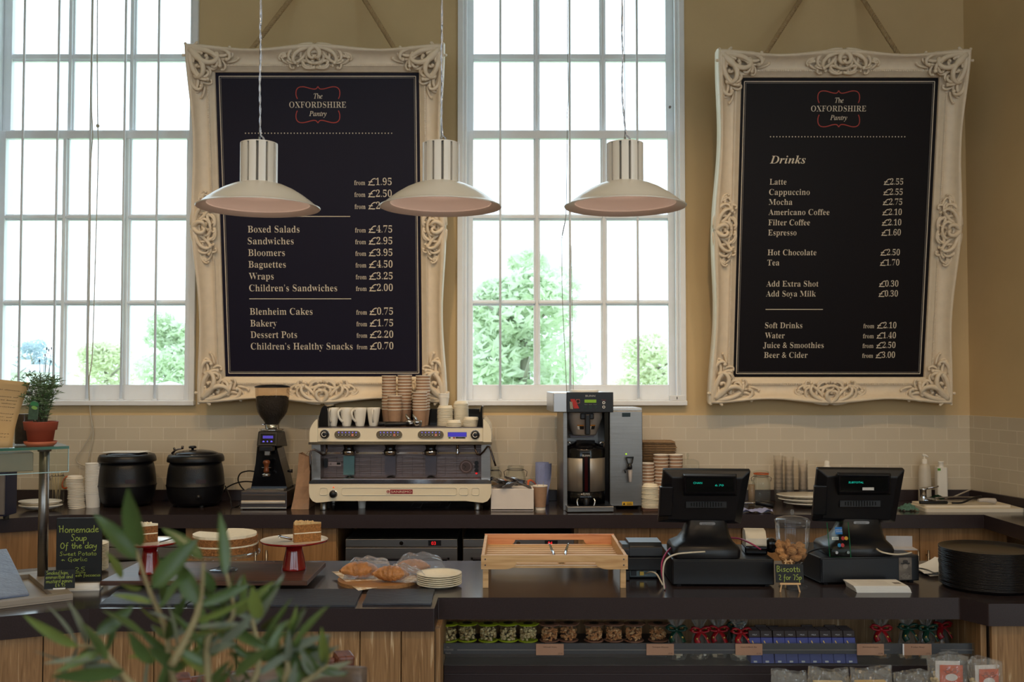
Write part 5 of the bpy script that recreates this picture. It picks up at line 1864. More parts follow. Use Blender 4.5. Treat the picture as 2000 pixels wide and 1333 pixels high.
# brew funnel
fx = bxl(1140, -.46)
fk = pm(1, -.44)
fz = lambda py: bz(py, -.44)
k = MB().lathe([(35 * fk, fz(806)), (35.5 * fk, fz(816)), (33.5 * fk, fz(821)), (24 * fk, fz(848)), (22 * fk, fz(851)), (0, fz(851))], (fx, -.10, 0), 32)
fn = k.build('brew_funnel', mat('grey_satin_funnel', (186, 176, 166), .4, .35), br)
k = MB().bx(fx - .038, fx + .04, -.225, -.17, fz(818.5), fz(806.5)).bx(fx - .013, fx + .016, -.245, -.205, fz(848), fz(808))
k.build('handle', BLACK, fn, .006)
for a0, nm in ((-1.95, 'NOT'), (-1.15, 'HOT')):
    k = MB()
    n = 6
    for i in range(n):
        a, c = a0 - .22 + .44 * i / n, a0 - .22 + .44 * (i + 1) / n
        for (pa, pb, m) in ((829.5, 832, 1), (832, 838.5, 0)):
            ra = (33.5 - (pa - 821) / 27 * 9.5) * fk + .001
            rb = (33.5 - (pb - 821) / 27 * 9.5) * fk + .001
            if m == 0 and i < 2:
                mm = 2
            else:
                mm = m
            k.add([(fx + ra * math.cos(a), -.10 + ra * math.sin(a), fz(pa)), (fx + rb * math.cos(a), -.10 + rb * math.sin(a), fz(pb)), (fx + rb * math.cos(c), -.10 + rb * math.sin(c), fz(pb)), (fx + ra * math.cos(c), -.10 + ra * math.sin(c), fz(pa))], [(0, 1, 2, 3)], mm)
    k.build('warning_sticker', [INK, mat('orange_sticker', (196, 128, 50), .6), PAPER], fn)
MB().bx(fx - .07, fx + .07, -.02, .06, fz(857), fz(851)).build('drip_guide', GREYP, br)
# hot water tower
tw = MB().bx(bxl(1187.5, -.47), bxl(1252, -.47), -.16, .15, bz(989.5, -.46), bz(803.5, -.46)).build('water_tower', STEEL, br, .003)
MB().bx(bxl(1187.5, -.47) + .01, bxl(1252, -.47) - .001, -.155, .15, bz(803.5, -.46) + .001, bz(803.5, -.46) + .018).build('tower_lid', mat('pale_steel', (186, 182, 178), .25, .9, noise=.04), br, .002)
Mt = front((0, -.161, 0))
def tp2(px, py):
    return bxl(px, -.461), bz(py, -.461)
MB().sph((tp2(1219.2, 887.7)[0], -.162, tp2(0, 887.7)[1]), .0045, 8, 6).build('indicator_light', mat('green_led', (170, 230, 30), .4, emit=2.5, noise=0), tw)
k = MB()
c = tp2(1224.5, 915)
k.bx(c[0] - .02, c[0] + .024, -.185, -.18, tp2(0, 895.5)[1], tp2(0, 893.5)[1] + .004)
k.tube([(c[0] - .018, -.182, tp2(0, 895)[1]), (c[0] - .012, -.186, tp2(0, 904)[1]), (c[0], -.19, tp2(0, 909)[1]), (c[0] + .014, -.186, tp2(0, 904)[1]), (c[0] + .02, -.182, tp2(0, 895)[1])], .0045, 8)
k.lathe([(0, 0), (.012, 0), (.014, .012), (.010, .03), (0, .032)], (c[0], -.195, tp2(0, 916)[1]), 14)
k.tube([(c[0], -.16, tp2(0, 914)[1]), (c[0], -.195, tp2(0, 914)[1])], .010, 10)
k.tube([(c[0] - .024, -.19, tp2(0, 919)[1] - .012), (c[0] - .03, -.19, tp2(0, 919)[1]), (c[0] - .014, -.19, tp2(0, 917)[1] + .004)], .005, 8)
k.build('faucet', BLACK, tw)
MB().lathe([(.008, -.068), (.013, 0), (0, 0)], (c[0] + .002, -.195, tp2(0, 918)[1]), 14).build('faucet_nozzle', mat('milky_plastic', (160, 156, 158), .3), tw)
(a, za), (e, zc_) = tp2(1211, 988.3), tp2(1232.3, 981)
k = MB().prism([(a, za), (e, za), (e, zc_), (a, zc_)], 0, .0006, 0, Mt)
lb = k.build('danger_label', mat('yellow_label', (216, 172, 44), .5), tw)
k = MB()
w = e - a
h = zc_ - za
k.prism([(a + w * .06, za + h * .15), (a + w * .3, za + h * .15), (a + w * .18, za + h * .85)], .0006, .0009, 0, Mt)
put_text(k, 'Danger', a + w * .45, a + w * .9, za + h * .6, h * .25, Mt, 'sans', 0, .0009)
for q in (.15, .35):
    k.prism([(a + w * .42, za + h * q), (a + w * .92, za + h * q), (a + w * .92, za + h * (q + .1)), (a + w * .42, za + h * (q + .1))], .0006, .0009, 0, Mt)
k.build('label_print', INK, lb)
(a, za), (e, zc_) = tp2(1211.5, 814.8), tp2(1228, 807)
MB().prism([(a, za), (e, za), (e, zc_), (a, zc_)], 0, .0006, 0, Mt).build('supplier_label', mat('dark_teal_label', (28, 48, 56), .5), tw)
for px in (1196, 1246):
    for y in (-.14, .12):
        MB().lathe([(.013, -.0), (.013, bz(989, -.46)), (0, bz(989, -.46))], (bxl(px, -.45), y, 0), 10).build('foot', RUBBER, br)
# thermal server under the funnel
svx = br.location.x + (fx) + .002
sv = local('thermal_server', 'steel and black insulated coffee server standing in the brewer', 'coffee server', (X(1141, -.40), -.405, CT + .038), R(0))
sz = lambda py: A(1000, py, -.47).z - CT - .038
r = pm(40.5, -.38)
k = MB().lathe([(0, .004), (r * .96, .004), (r * .98, sz(959.5)), (0, sz(959.5))], (0, 0, 0), 40).build('base', GLOSSBLACK, sv)
k = MB().lathe([(r * .98, sz(959.5)), (r * .99, sz(959.4)), (r * .99, sz(894.5)), (r * .98, sz(894))], (0, 0, 0), 48).build('body', mat('satin_server_steel', (196, 186, 172), .42, .8, noise=.06, ns=3, stretch=(20, 20, .5)), sv)
k = MB().lathe([(r, sz(894.5)), (r, sz(879)), (r * .96, sz(876)), (r * .8, sz(872)), (r * .72, sz(870)), (r * .5, sz(866)), (r * .4, sz(862)), (0, sz(862))], (0, 0, 0), 40)
k.bx(-.05, .055, -.06, .0, sz(870), sz(861))
k.build('collar', GLOSSBLACK, sv)
k = MB().bx(-.021, .022, -r - .010, -r + .03, sz(961), sz(884)).build('sight_gauge', GLOSSBLACK, sv, .003)
MB().bx(-.009, .009, -r - .0112, -r - .009, sz(958), sz(891)).build('gauge_glass', mat('dark_red_glass', (48, 14, 18), .1, noise=0), sv)
for sx in (-1, 1):
    MB().tube([(sx * r * .90, -.04, sz(876)), (sx * r * .90, -.04, sz(868)), (sx * r * .86, -.045, sz(864.5)), (sx * r * .72, -.05, sz(865)), (sx * r * .70, -.05, sz(870))], .0055, 8).build('handle', CHROME, sv)
MB().tube(curve([(-.045, -r - .006, sz(972)), (-.052, -r - .012, sz(976)), (-.046, -r - .02, sz(986)), (-.02, -r - .03, sz(992)), (.012, -r - .03, sz(992)), (.04, -r - .02, sz(986)), (.048, -r - .012, sz(976)), (.042, -r - .006, sz(972))], 5), .0055, 8).build('faucet_guard', CHROME, sv)
k = MB().lathe([(.016, sz(985)), (.018, sz(974)), (.012, sz(970)), (0, sz(970))], (0, -r - .006, 0), 14).build('faucet', BLACK, sv)
for py, hw in ((890.5, .021), (964.5, .018)):
    k = MB()
    put_text(k, 'BUNN', -hw, hw, sz(py), .0115, front((0, -r - (.0105 if py < 900 else .0102), 0)), 'sans')
    k.build('brand_lettering', mat('silver_print', (200, 198, 194), .4), sv)

# ---------------------------------------------------------------- between machine and brewer
wb = thing('storage_tub', 'white plastic tub heaped with silver foil sachets', 'tub', (X(1000.5, -.42), -.42, CT))
x0, x1 = X(958.8, -.5), X(1042.4, -.5)
zt_ = A(0, 955.5, -.5).z
TUB = mat('white_polystyrene', (226, 218, 212), .6, noise=.03)
k = MB().bx(x0, x1, -.5, -.485, CT, zt_).bx(x0, x1, -.345, -.33, CT, zt_).bx(x0, x0 + .012, -.485, -.345, CT, zt_).bx(x1 - .012, x1, -.485, -.345, CT, zt_).bx(x0, x1, -.5, -.33, CT + .001, CT + .015)
k.build('tub', TUB, wb, .004)
FOIL = mat('silver_foil', (196, 196, 200), .18, 1, noise=.1, ns=30, bump=.8, bs=45)
rr = random.Random(5)
for i, (px, py, y, rz, tl, lb) in enumerate(((978, 941, -.45, 8, 16, 'silver foil sachet sticking up beside the orange jar seal'), (1008, 938, -.43, -12, 10, 'silver foil sachet lying topmost across the tub'), (996, 946, -.47, 28, -14, 'silver foil sachet with a corner hanging over the tub front'),
                                             (1018, 945, -.46, -20, 20, 'silver foil sachet at the end of the tub near the cup of spoons'), (985, 949, -.40, 40, 6, 'silver foil sachet lowest in the tub'))):
    c = A(px, py, y)
    Mr = Matrix.Rotation(R(rz), 4, 'Z') @ Matrix.Rotation(R(tl), 4, 'Y') @ Matrix.Rotation(R(-18), 4, 'X')
    k = MB()
    ph = rr.uniform(0, 6)
    fn_ = lambda u, v, s=1: ((u - .5) * .135, (v - .5) * .085, s * .012 * math.sin(math.pi * u) * math.sin(math.pi * v) + .005 * math.sin(u * 9 + ph) * math.cos(v * 6 + ph))
    k.grid(lambda u, v: fn_(u, v), 12, 9, 0, True, Mr)
    k.grid(lambda u, v: fn_(1 - u, v, -1), 12, 9, 0, True, Mr)
    mesh_thing(k, 'foil_sachet', FOIL, lb, 'sachet', c, 'foil sachets in the white tub')


def jar(name, label, px, pyb, y, r, h, fill=None, openlid=True, zb=CT):
    c = A(px, pyb, y)
    t = local(name, label, 'jar', (c.x, y, zb))
    MB().lathe([(0, .002), (r * .9, .002), (r, .012), (r, h * .72), (r * .9, h * .84), (r * .78, h * .88), (r * .80, h), (r * .74, h)], (0, 0, 0), 28).build('jar_body', JARGLASS, t)
    k = MB().tube([(r * .84 * math.cos(a * .3), r * .84 * math.sin(a * .3), h * .91) for a in range(22)], .0022, 6)
    for s in (-1, 1):
        k.tube([(s * r * .84, 0, h * .91), (s * r * 1.12, 0, h * .86), (s * r * 1.05, 0, h * .74)], .002, 6)
    k.build('wire_clip', DSTEEL, t)
    if fill:
        MB().lathe([(0, .005), (r * .88, .005), (r * .95, .014), (r * .95, h * fill), (0, h * fill)], (0, 0, 0), 24).build('contents', mat(name + '_contents', (120, 92, 66), .8, noise=.4, ns=80), t)
    if not openlid:
        l = MB().lathe([(0, h + .022), (r * .5, h + .021), (r * .84, h + .014), (r * .86, h + .005), (r * .8, h + .004)], (0, 0, 0), 28).build('jar_lid', JARGLASS, t)
        MB().lathe([(r * .84, h + .004), (r * .86, h + .001), (r * .84, h - .003), (r * .78, h)], (0, 0, 0), 28).build('seal', ORANGE, l)
    return t


def sealed_lid(t, c, r, nx, label=None):
    z = Vector(nx).normalized()
    Mr = Matrix.Translation(c) @ z.to_track_quat('Z', 'Y').to_matrix().to_4x4()
    l = MB().lathe([(0, .008), (r * .7, .008), (r * .82, .002), (r * .98, .0), (r, -.006), (r * .9, -.008)], (0, 0, 0), 28, 0, True, Mr).build('jar_lid', JARGLASS, t)
    MB().lathe([(r * .78, .004), (r * .99, .0035), (r * 1.0, -.003), (r * .78, -.003), (r * .78, .004)], (0, 0, 0), 28, 0, True, Mr).build('seal', ORANGE, l)


j = jar('storage_jar', 'clip top glass jar with orange seal standing open behind the foil sachets', 1007, 985, -.26, pm(20, -.26), A(0, 911, -.26).z - CT, .55)
sealed_lid(j, (pm(34, -.26), -.02, .105), pm(19, -.3), (.82, -.45, .5))
k = MB().bx(-.014, .014, -.0605, -.0595, .125, .155)
k.build('label', INK, j)
j2 = jar('sweetener_jar', 'tall glass jar with steel rim beside the espresso machine', 967, 985, -.25, pm(10.5, -.25), A(0, 912.5, -.25).z - CT, .6)
sealed_lid(j2, (pm(15, -.25), -.03, .12), pm(12.5, -.27), (-.45, -.8, .45))
MB().bx(-.03, -.008, -.0335, -.0325, .09, .125).build('label', mat('green_label', (66, 108, 54), .6), j2)
c = A(1059, 985, -.20)
k = MB()
rr_ = pm(13.3, -.2)
ht = A(0, 904, -.2).z - CT
k.lathe([(0, 0), (rr_, 0), (rr_ * 1.01, ht * .5), (rr_, ht), (rr_ * .3, ht), (rr_ * .28, ht - .02), (0, ht - .02)], (0, 0, 0), 30)
k.grid(lambda u, v: ((rr_ + .004 + .012 * u) * math.cos(R(-70 + 75 * u * (1 - .5 * v))), (rr_ + .004 + .012 * u) * math.sin(R(-70 + 75 * u * (1 - .5 * v))), ht * (.98 - .7 * v * (1 - .35 * u)) - .06 * (1 - u) * v), 8, 8)
mesh_thing(k, 'paper_roll', mat('blue_paper', (142, 152, 196), .85, noise=.06, ns=40, bump=.3, bs=200), 'blue paper towel roll with a torn loose end behind the spoon cup', 'paper roll', (c.x, -.19, CT))
c = A(1055, 985, -.44)
k = MB()
r = pm(14.6, -.44)
h = A(0, 948.5, -.44).z - CT
k.lathe([(r * .70, 0), (r * .715, h * .12)], (0, 0, 0), 26, 1)
k.lathe([(r * .735, h * .12), (r * .97, h * .95)], (0, 0, 0), 26, 0)
k.lathe([(r * .97, h * .95), (r * 1.02, h * .96), (r * 1.02, h * .99), (r * .97, h), (r * .92, h * .98), (r * .7, .006), (0, .006)], (0, 0, 0), 26, 1)
mesh_thing(k, 'paper_cup', PCM, 'single brown paper cup holding clear plastic spoons', 'paper cup', (c.x, -.44, CT))
SPOON = glass('clear_plastic_cutlery', (250, 250, 250), .4, .12)
for i, (dx, dy, ang, hh) in enumerate(((-.006, 0, -4, .155), (.011, -.004, 3, .15), (.018, .008, 9, .135))):
    k = MB()
    Mr = Matrix.Rotation(R(ang), 4, 'Y')
    k.tube([Mr @ Vector((0, 0, 0)), Mr @ Vector((0, 0, hh * .72)), Mr @ Vector((0, 0, hh * .8)), Mr @ Vector((0, 0, hh * .92)), Mr @ Vector((0, 0, hh))], [.0035, .004, .008, .009, .003], 8, flat=.4)
    mesh_thing(k, 'plastic_spoon', SPOON, ('tallest clear plastic spoon in the brown cup', 'middle clear plastic spoon in the brown cup', 'clear plastic spoon leaning outward in the brown cup')[i], 'spoon', (c.x + dx, -.44 + dy, CT + .012), 'plastic spoons in the brown cup')

# ---------------------------------------------------------------- right of the brewer
tr = thing('serving_tray', 'dark tray under the lids and brown cups behind the till', 'tray', (X(1290, -.33), -.33, CT))
MB().bx(X(1253, -.5), X(1335, -.5), -.53, -.12, CT, CT + .006).build('tray_base', DARKWOOD, tr, .003)
k = MB()
for a in ((X(1253, -.5), X(1335, -.5), -.53, -.52), (X(1253, -.5), X(1335, -.5), -.13, -.12), (X(1253, -.5), X(1253, -.5) + .01, -.52, -.13), (X(1335, -.5) - .01, X(1335, -.5), -.52, -.13)):
    k.bx(a[0], a[1], a[2], a[3], CT + .006, CT + .018)
k.build('tray_rim', DARKWOOD, tr, .003)
z6 = CT + .0065
lid1 = mesh_thing(lid(.049), 'lid', LIDMAT, 'x', 'lid', (0, 0, 0))
c = A(1270, 946, -.455)
n = 15
stack(lid1, n, (c.x, -.455, z6), (c.z - z6 - .0165) / (n - 1), 'cream cup lid in the stack between hot water tower and till', 'cup lids between tower and till', .0018)
bpy.data.objects.remove(lid1)
cupb = mesh_thing(papercup(.0445, .105), 'paper_cup', PCM, 'x', 'paper cup', (0, 0, 0))
for px, y, ptop, nm in ((1263, -.345, 904.5, 'in the short stack against the hot water tower'), (1291, -.33, 888, 'in the tall stack above the till corner'), (1319, -.30, 888, 'in the stack beside the glass dome')):
    c = A(px, ptop, y)
    n = max(2, int(round((c.z - z6 - .105) / .0192)) + 1)
    cupb.scale = (1.0, 1.0, 1)
    stack(cupb, n, (c.x, y, z6), (c.z - z6 - .105) / (n - 1), 'brown paper cup %s' % nm, 'brown cups %s' % nm)
bpy.data.objects.remove(cupb)
# pulp cup carriers
k = MB()
w_, d_ = pm(68, -.17), .19
cm_ = MB().prism(rrect(w_, d_, .02, 4), 0, .002).prism(rrect(w_ * .96, d_ * .96, .02, 4), .002, .006)
for sx in (-1, 1):
    for sy in (-1, 1):
        cm_.lathe([(.034, .006), (.036, .004), (.030, .006), (.024, .0035), (0, .0035)], (sx * w_ * .24, sy * d_ * .24, 0), 16)
car = mesh_thing(cm_, 'cup_carrier', mat('brown_pulp', (152, 122, 90), .9, noise=.15, ns=60), 'x', 'cup carrier', (0, 0, 0))
n = 36
zt_ = A(1285, 861, -.17).z
stack(car, n, (X(1284.5, -.17), -.13, CT + .02), (zt_ - CT - .02) / n, 'brown pulp cup carrier in the pile behind the paper cups', 'pulp cup carriers behind the cups', .006)
for o in list(bpy.data.objects):
    if o.name.startswith('cup_carrier') and o is not car:
        o.rotation_euler = (0, 0, R(rnd.uniform(-3.5, 3.5)))
bpy.data.objects.remove(car)
dm = thing('cake_dome', 'clear plastic cake dome with a knob behind the till', 'dome', (X(1345, -.14), -.14, CT))
k1 = pm(1, -.14)
zz2 = lambda py: A(0, py, -.14).z
xx = X(1342, -.14)
MB().lathe([(23 * k1, CT + .001), (22.5 * k1, zz2(907)), (21 * k1, zz2(901)), (14 * k1, zz2(898)), (0, zz2(897))], (xx, -.14, 0), 28).build('dome', CLEAR, dm)
MB().lathe([(1.2 * k1, zz2(897.5)), (1.2 * k1, zz2(894)), (2.6 * k1, zz2(890)), (1.6 * k1, zz2(886)), (0, zz2(885.5))], (xx, -.14, 0), 12).build('knob', JARGLASS, dm)
jar('storage_jar', 'clip top glass jar with an orange seal between the till and the tall cups', 1487, 962, -.11, pm(17.5, -.11), A(0, 926, -.11).z - CT, None, False)
c = A(1468, 980, -.27)
t = local('spice_bottle', 'tall narrow glass bottle of brown powder beside the till screen', 'bottle', (c.x, -.27, CT))
h = A(0, 938, -.27).z - CT
MB().lathe([(0, .002), (.021, .002), (.022, .01), (.022, h * .85), (.014, h * .95), (.014, h), (0, h)], (0, 0, 0), 18).build('bottle', JARGLASS, t)
MB().lathe([(0, .004), (.019, .004), (.0195, h * .82), (0, h * .82)], (0, 0, 0), 16).build('contents', mat('tan_powder', (140, 116, 92), .9), t)
# clear tumblers
TUMB = glass('clear_tumbler', (254, 253, 252), .16, .03)
pt = MB().lathe([(.022, 0), (.030, .09), (.0312, .092), (.0296, .091), (.021, .003), (0, .003)], (0, 0, 0), 20)
tb = mesh_thing(pt, 'plastic_tumbler', TUMB, 'x', 'tumbler', (0, 0, 0))
for px, ptop, nm in ((1520, 890, 'in the tallest stack nearest the clip top jar'), (1541, 892, 'in the middle clear stack'), (1568, 899, 'in the stack nearest the second till')):
    c = A(px, ptop, -.10)
    n = 8
    stack(tb, n, (c.x, -.10, CT), (c.z - CT - .092) / (n - 1), 'clear plastic tumbler %s' % nm, 'clear tumblers %s' % nm, .0005)
bpy.data.objects.remove(tb)
c = A(1615, 900, -.12)
t = local('squeeze_bottle', 'white squeezy bottle top showing above the second till', 'bottle', (c.x, -.12, CT))
h = c.z - CT
MB().lathe([(0, 0), (.028, 0), (.029, .01), (.029, h * .78), (.018, h * .88), (.016, h * .89)], (0, 0, 0), 20).build('bottle', PAPER, t)
MB().lathe([(.017, h * .89), (.016, h * .98), (.008, h * 1.0), (0, h)], (0, 0, 0), 16).build('cap', PAPER, t)
# oval plates, knife, cloth
OV = MB().lathe([(0, .006), (.10, .006), (.19, .022), (.2, .026), (.197, .029), (.10, .012), (0, .012)], (0, 0, 0), 40, 0, True, None, 1, .62)
pl = mesh_thing(OV, 'oval_platter', CERAMIC, 'top white oval platter of three stacked beside the knife', 'platter', (X(1580, -.30), -.30, CT + .044), 'white oval platters')
for i, lb in enumerate(('middle white oval platter of three stacked beside the knife', 'bottom white oval platter of three stacked beside the knife')):
    dup(pl, (X(1580 + 4 + i * 10, -.32), -.31 - .005 * i, CT + .022 * (1 - i)), None, lb)
a, c = A(1466, 983, -.46), A(1511, 988, -.50)
t = thing('knife', 'kitchen knife with fat black handle lying by the white platters', 'knife', a)
MB().tube([a + Vector((.03, 0, 0)), a + Vector((.06, -.01, -.001)), c], [.013, .016, .0165], 12).build('handle', BLACK, t)
MB().tube([a + Vector((-.16, .03, -.008)), a + Vector((-.02, .003, 0)), a + Vector((.01, 0, 0)), a + Vector((.032, 0, 0))], [.003, .013, .011, .012], 8, flat=.5).build('blade', CHROME, t)
k = MB()
c = A(1474, 993, -.53)
k.grid(lambda u, v: ((u - .5) * .17, (v - .5) * .09, .012 + .011 * math.sin(u * 13 + v * 3) * math.cos(v * 9 + u * 4)), 22, 14)
mesh_thing(k, 'cleaning_cloth', mat('lilac_blue_cloth', (150, 156, 196), .9, noise=.1, ns=90), 'crumpled lilac blue cloth lying at the worktop edge by the till', 'cloth', (c.x, -.56, CT), None, 0)
# pump bottle, white bottle
c = A(1803, 957, -.06)
t = local('soap_bottle', 'white pump soap bottle standing on the upstand against the tiles', 'bottle', (c.x, -.085, CT))
zb3 = lambda py: A(0, py, -.085).z - CT
k1 = pm(1, -.085)
SEMI = mat('milky_plastic_bottle', (206, 198, 184), .35)
MB().lathe([(0, .002), (12 * k1, .002), (12.3 * k1, .01), (11 * k1, zb3(918)), (9.5 * k1, zb3(910)), (5 * k1, zb3(906))], (0, 0, 0), 24).build('bottle', SEMI, t)
k = MB().lathe([(5.2 * k1, zb3(906)), (5 * k1, zb3(898)), (2.5 * k1, zb3(896.5)), (1.2 * k1, zb3(896)), (1.2 * k1, zb3(891)), (0, zb3(891))], (0, 0, 0), 16)
k.tube([(-4 * k1, 0, zb3(889.3)), (1 * k1, 0, zb3(889.5)), (4 * k1, -.006, zb3(891)), (6 * k1, -.01, zb3(893.5))], [.008, .008, .006, .004], 8)
k.build('pump', PAPER, t)
c = A(1835, 957, -.06)
t = local('cleaner_bottle', 'square shouldered white bottle with green label on the upstand', 'bottle', (c.x, -.085, CT))
k = MB().prism(rrect(20 * k1, .055, .012, 4), .001, zb3(913)).build('bottle', PAPER, t, .006, 3)
MB().lathe([(5 * k1, zb3(913)), (5 * k1, zb3(904)), (5.6 * k1, zb3(903.5)), (5.6 * k1, zb3(901.5)), (0, zb3(901.5))], (0, 0, 0), 16).build('neck', PAPER, t)
MB().bx(-10.3 * k1, -4.5 * k1, -.0285, -.0278, zb3(919), zb3(914.5)).build('label', mat('bright_green_label', (84, 158, 52), .6), t)
# tap and chopping board
c = A(1806, 977, -.22)
t = local('water_tap', 'chrome mixer tap by the sink behind the chopping board', 'tap', (c.x, -.20, CT))
k = MB().lathe([(0, 0), (.024, 0), (.024, .008), (.019, .012), (.019, .082), (.021, .086), (.021, .1), (0, .104)], (0, 0, 0), 20)
k.tube([(0, 0, .03), (.03, -.05, .035), (.05, -.10, .034)], [.012, .011, .010], 10)
k.tube([(0, 0, .095), (.03, -.02, .1), (.08, -.03, .112)], [.009, .007, .005], 8)
k.build('tap_body', CHROME, t)
CBD = mat('white_polythene', (226, 216, 198), .55, noise=.02)
c = A(1876, 985, -.36)
cb = mesh_thing(MB().prism(rrect(.56, .24, .02, 4), 0, .02), 'chopping_board', CBD, 'white plastic chopping board carrying kitchen tools', 'chopping board', (X(1882, -.43), -.43, CT), None, 0, .003)
mesh_thing(MB().prism(rrect(.5, .2, .02, 4), 0, .012), 'chopping_board', CBD, 'smaller white board lying on top under the kitchen tools', 'chopping board', (X(1872, -.40), -.40, CT + .0205), None, R(1.5), .003)
zk2 = CT + .034
def tool(name, label, parts, cat):
    t = thing(name, label, cat, parts[0][2][0])
    for nm, m, pts, r, flat in parts:
        MB().tube(curve(pts, 5) if len(pts) > 2 else pts, r if isinstance(r, (int, float)) else [r[0] + (r[1] - r[0]) * i / ((len(pts) - 1) * 5 if len(pts) > 2 else 1) for i in range((len(pts) - 1) * 5 + 1 if len(pts) > 2 else 2)], 8, flat=flat, up=(0, 0, 1)).build(nm, m, t)
    return t
Zk = lambda px, y, z=0: Vector((X(px, y), y, zk2 + .012 + z))
tool('carving_knife', 'black handled carving knife lying in front on the white board', [('handle', BLACK, [Zk(1792, -.47), Zk(1815, -.475), Zk(1845, -.47)], .0125, .8), ('blade', CHROME, [Zk(1845, -.47), Zk(1880, -.45), Zk(1905, -.44)], (.011, .002), .2)], 'knife')
tool('serving_ladle', 'black stemmed ladle with a milky plastic bowl on the white board', [('stem', BLACK, [Zk(1855, -.50), Zk(1875, -.5, .002), Zk(1893, -.48, .022), Zk(1912, -.46, .034)], .008, .7), ('bowl', mat('milky_ladle_plastic', (200, 192, 186), .3), [Zk(1906, -.47, .01), Zk(1920, -.47, .012), Zk(1938, -.465, .006)], (.012, .022), .8)], 'ladle')
tool('serving_tongs', 'long steel tongs lying behind the knife on the white board', [('arm', STEEL, [Zk(1822, -.38), Zk(1850, -.38), Zk(1905, -.37)], .009, .5), ('arm', STEEL, [Zk(1822, -.36, .012), Zk(1860, -.35, .016), Zk(1900, -.33, .012)], .008, .5)], 'tongs')
tool('cake_slice', 'thin steel spatula raised at the back of the white board', [('handle', DSTEEL, [Zk(1840, -.31), Zk(1858, -.3, .01)], .006, .8), ('blade', CHROME, [Zk(1858, -.3, .01), Zk(1875, -.28, .03), Zk(1893, -.26, .05)], .011, .15)], 'spatula')
k = MB()
k.grid(lambda u, v: ((u - .5) * .10, (v - .5) * .08, .03 * math.sin(math.pi * u) * math.sin(math.pi * v) + .012 * abs(math.sin(u * 15 + v * 4) * math.cos(v * 13 + u * 5)) + .003), 22, 20)
c = A(1772, 987, -.46)
mesh_thing(k, 'scouring_cloth', mat('teal_scourer', (92, 132, 118), .9, noise=.3, ns=120, bump=1, bs=160), 'crumpled teal green cloth beside the second till', 'cloth', (c.x, -.47, CT))
k = MB()
k.grid(lambda u, v: ((u - .5) * .18, -.02 * v, .055 * (1 - abs(2 * u - .8) * .7) * v), 10, 4)
k.grid(lambda u, v: ((u - .5) * .18, .03 - .02 * v, .05 * (1 - abs(2 * u - .8) * .7) * v), 10, 4)
mesh_thing(k, 'green_packet', mat('dark_green_wrap', (34, 66, 44), .4, noise=.2), 'dark green plastic wrapping lying behind the chrome tap', 'packet', (X(1828, -.13), -.15, CT))

# ---------------------------------------------------------------- far left of the back worktop
la = thing('countertop_oven', 'grey fronted box oven with navy side standing by the glass shelf', 'oven', (X(-20, -.6), -.62, CT))
x1 = X(16, -.86)
k = MB().bx(x1 - .5, x1 - .001, -.86, -.735, CT + .02, A(0, 921, -.86).z)
k.build('casing', mat('navy_enamel', (34, 38, 66), .4), la, .004)
MB().bx(x1 - .5, x1 - .002, -.875, -.86, CT + .03, A(0, 927, -.86).z).build('door', mat('grey_enamel', (118, 112, 108), .4), la, .003)
for px in (-30, 12):
    MB().lathe([(.015, 0), (.015, .02), (0, .02)], (X(px, -.86) , -.83, CT), 10).build('foot', RUBBER, la)
j3 = jar('storage_jar', 'open clip top jar of wooden stirrers with orange seal behind the glass shelf', 112, 962, -.14, pm(13.5, -.14), A(0, 924, -.14).z - CT, None)
sealed_lid(j3, (pm(25, -.14), -.05, .13), pm(13.5, -.2), (-.5, -.8, .35))
ST = mat('pale_stirrer_wood', (218, 200, 160), .7, noise=.1)
for i in range(9):
    a = i * .7
    r0, r1 = .012 * (i % 3), .026
    k = MB().tube([(r0 * math.cos(a), r0 * math.sin(a), 0), (r1 * math.cos(a), r1 * math.sin(a), .165 + .01 * (i % 3))], .004, 6, flat=.4)
    mesh_thing(k, 'wooden_stirrer', ST, 'wooden stirrer standing in the open jar behind the glass shelf', 'stirrer', (j3.location.x, -.14, CT + .006), 'wooden stirrers in the jar')
lw = mesh_thing(lid(.0475), 'lid', mat('translucent_white_lid', (232, 222, 206), .35), 'x', 'lid', (0, 0, 0))
c = A(150.5, 930, -.36)
n = 19
for i in range(n):
    o = dup(lw, (c.x - .004 * math.sin(i * .5) + (.004 if i < 6 else 0) - .0006 * i, -.36, CT + i * (c.z - CT - .0165) / (n - 1)), rnd.uniform(0, 6), 'white soup cup lid in the slumped stack left of the white cups'.replace('left of', 'beside'), 'white soup cup lids')
    o.rotation_euler = (R(rnd.uniform(-2, 2)), R(-1.5 + .3 * (i % 4) + (2.2 if i > 12 else 0)), 0)
bpy.data.objects.remove(lw)
cw = mesh_thing(papercup(.0455, .085, None, .82), 'soup_cup', [PAPER, PAPER], 'x', 'paper cup', (0, 0, 0))
c = A(183, 905, -.33)
n = 21
stack(cw, n, (c.x, -.33, CT), (c.z - CT - .085) / (n - 1), 'white paper soup cup in the tall stack beside the soup kettle', 'white soup cups')
bpy.data.objects.remove(cw)
pv = MB().lathe([(0, .008), (.08, .008), (.118, .026), (.122, .03), (.118, .034), (.07, .014), (0, .014)], (0, 0, 0), 36, 0, True, None, 1, .7)
pv = mesh_thing(pv, 'white_dish', CERAMIC, 'upper white oval dish of two behind the steel shelf post', 'dish', (X(83, -.46), -.46, CT + .022), 'white oval dishes')
dup(pv, (X(85, -.46), -.465, CT), R(4), 'lower white oval dish of two behind the steel shelf post')

# ---------------------------------------------------------------- on the service counter: left end
FD = Vector((-.823, -.568, 0))               # along the angled end of the counter, away from the middle
SD = Vector((-.568, .823, 0))                # from its front edge towards the staff side
TAUPE = mat('taupe_board', (158, 146, 132), .5, noise=.04)


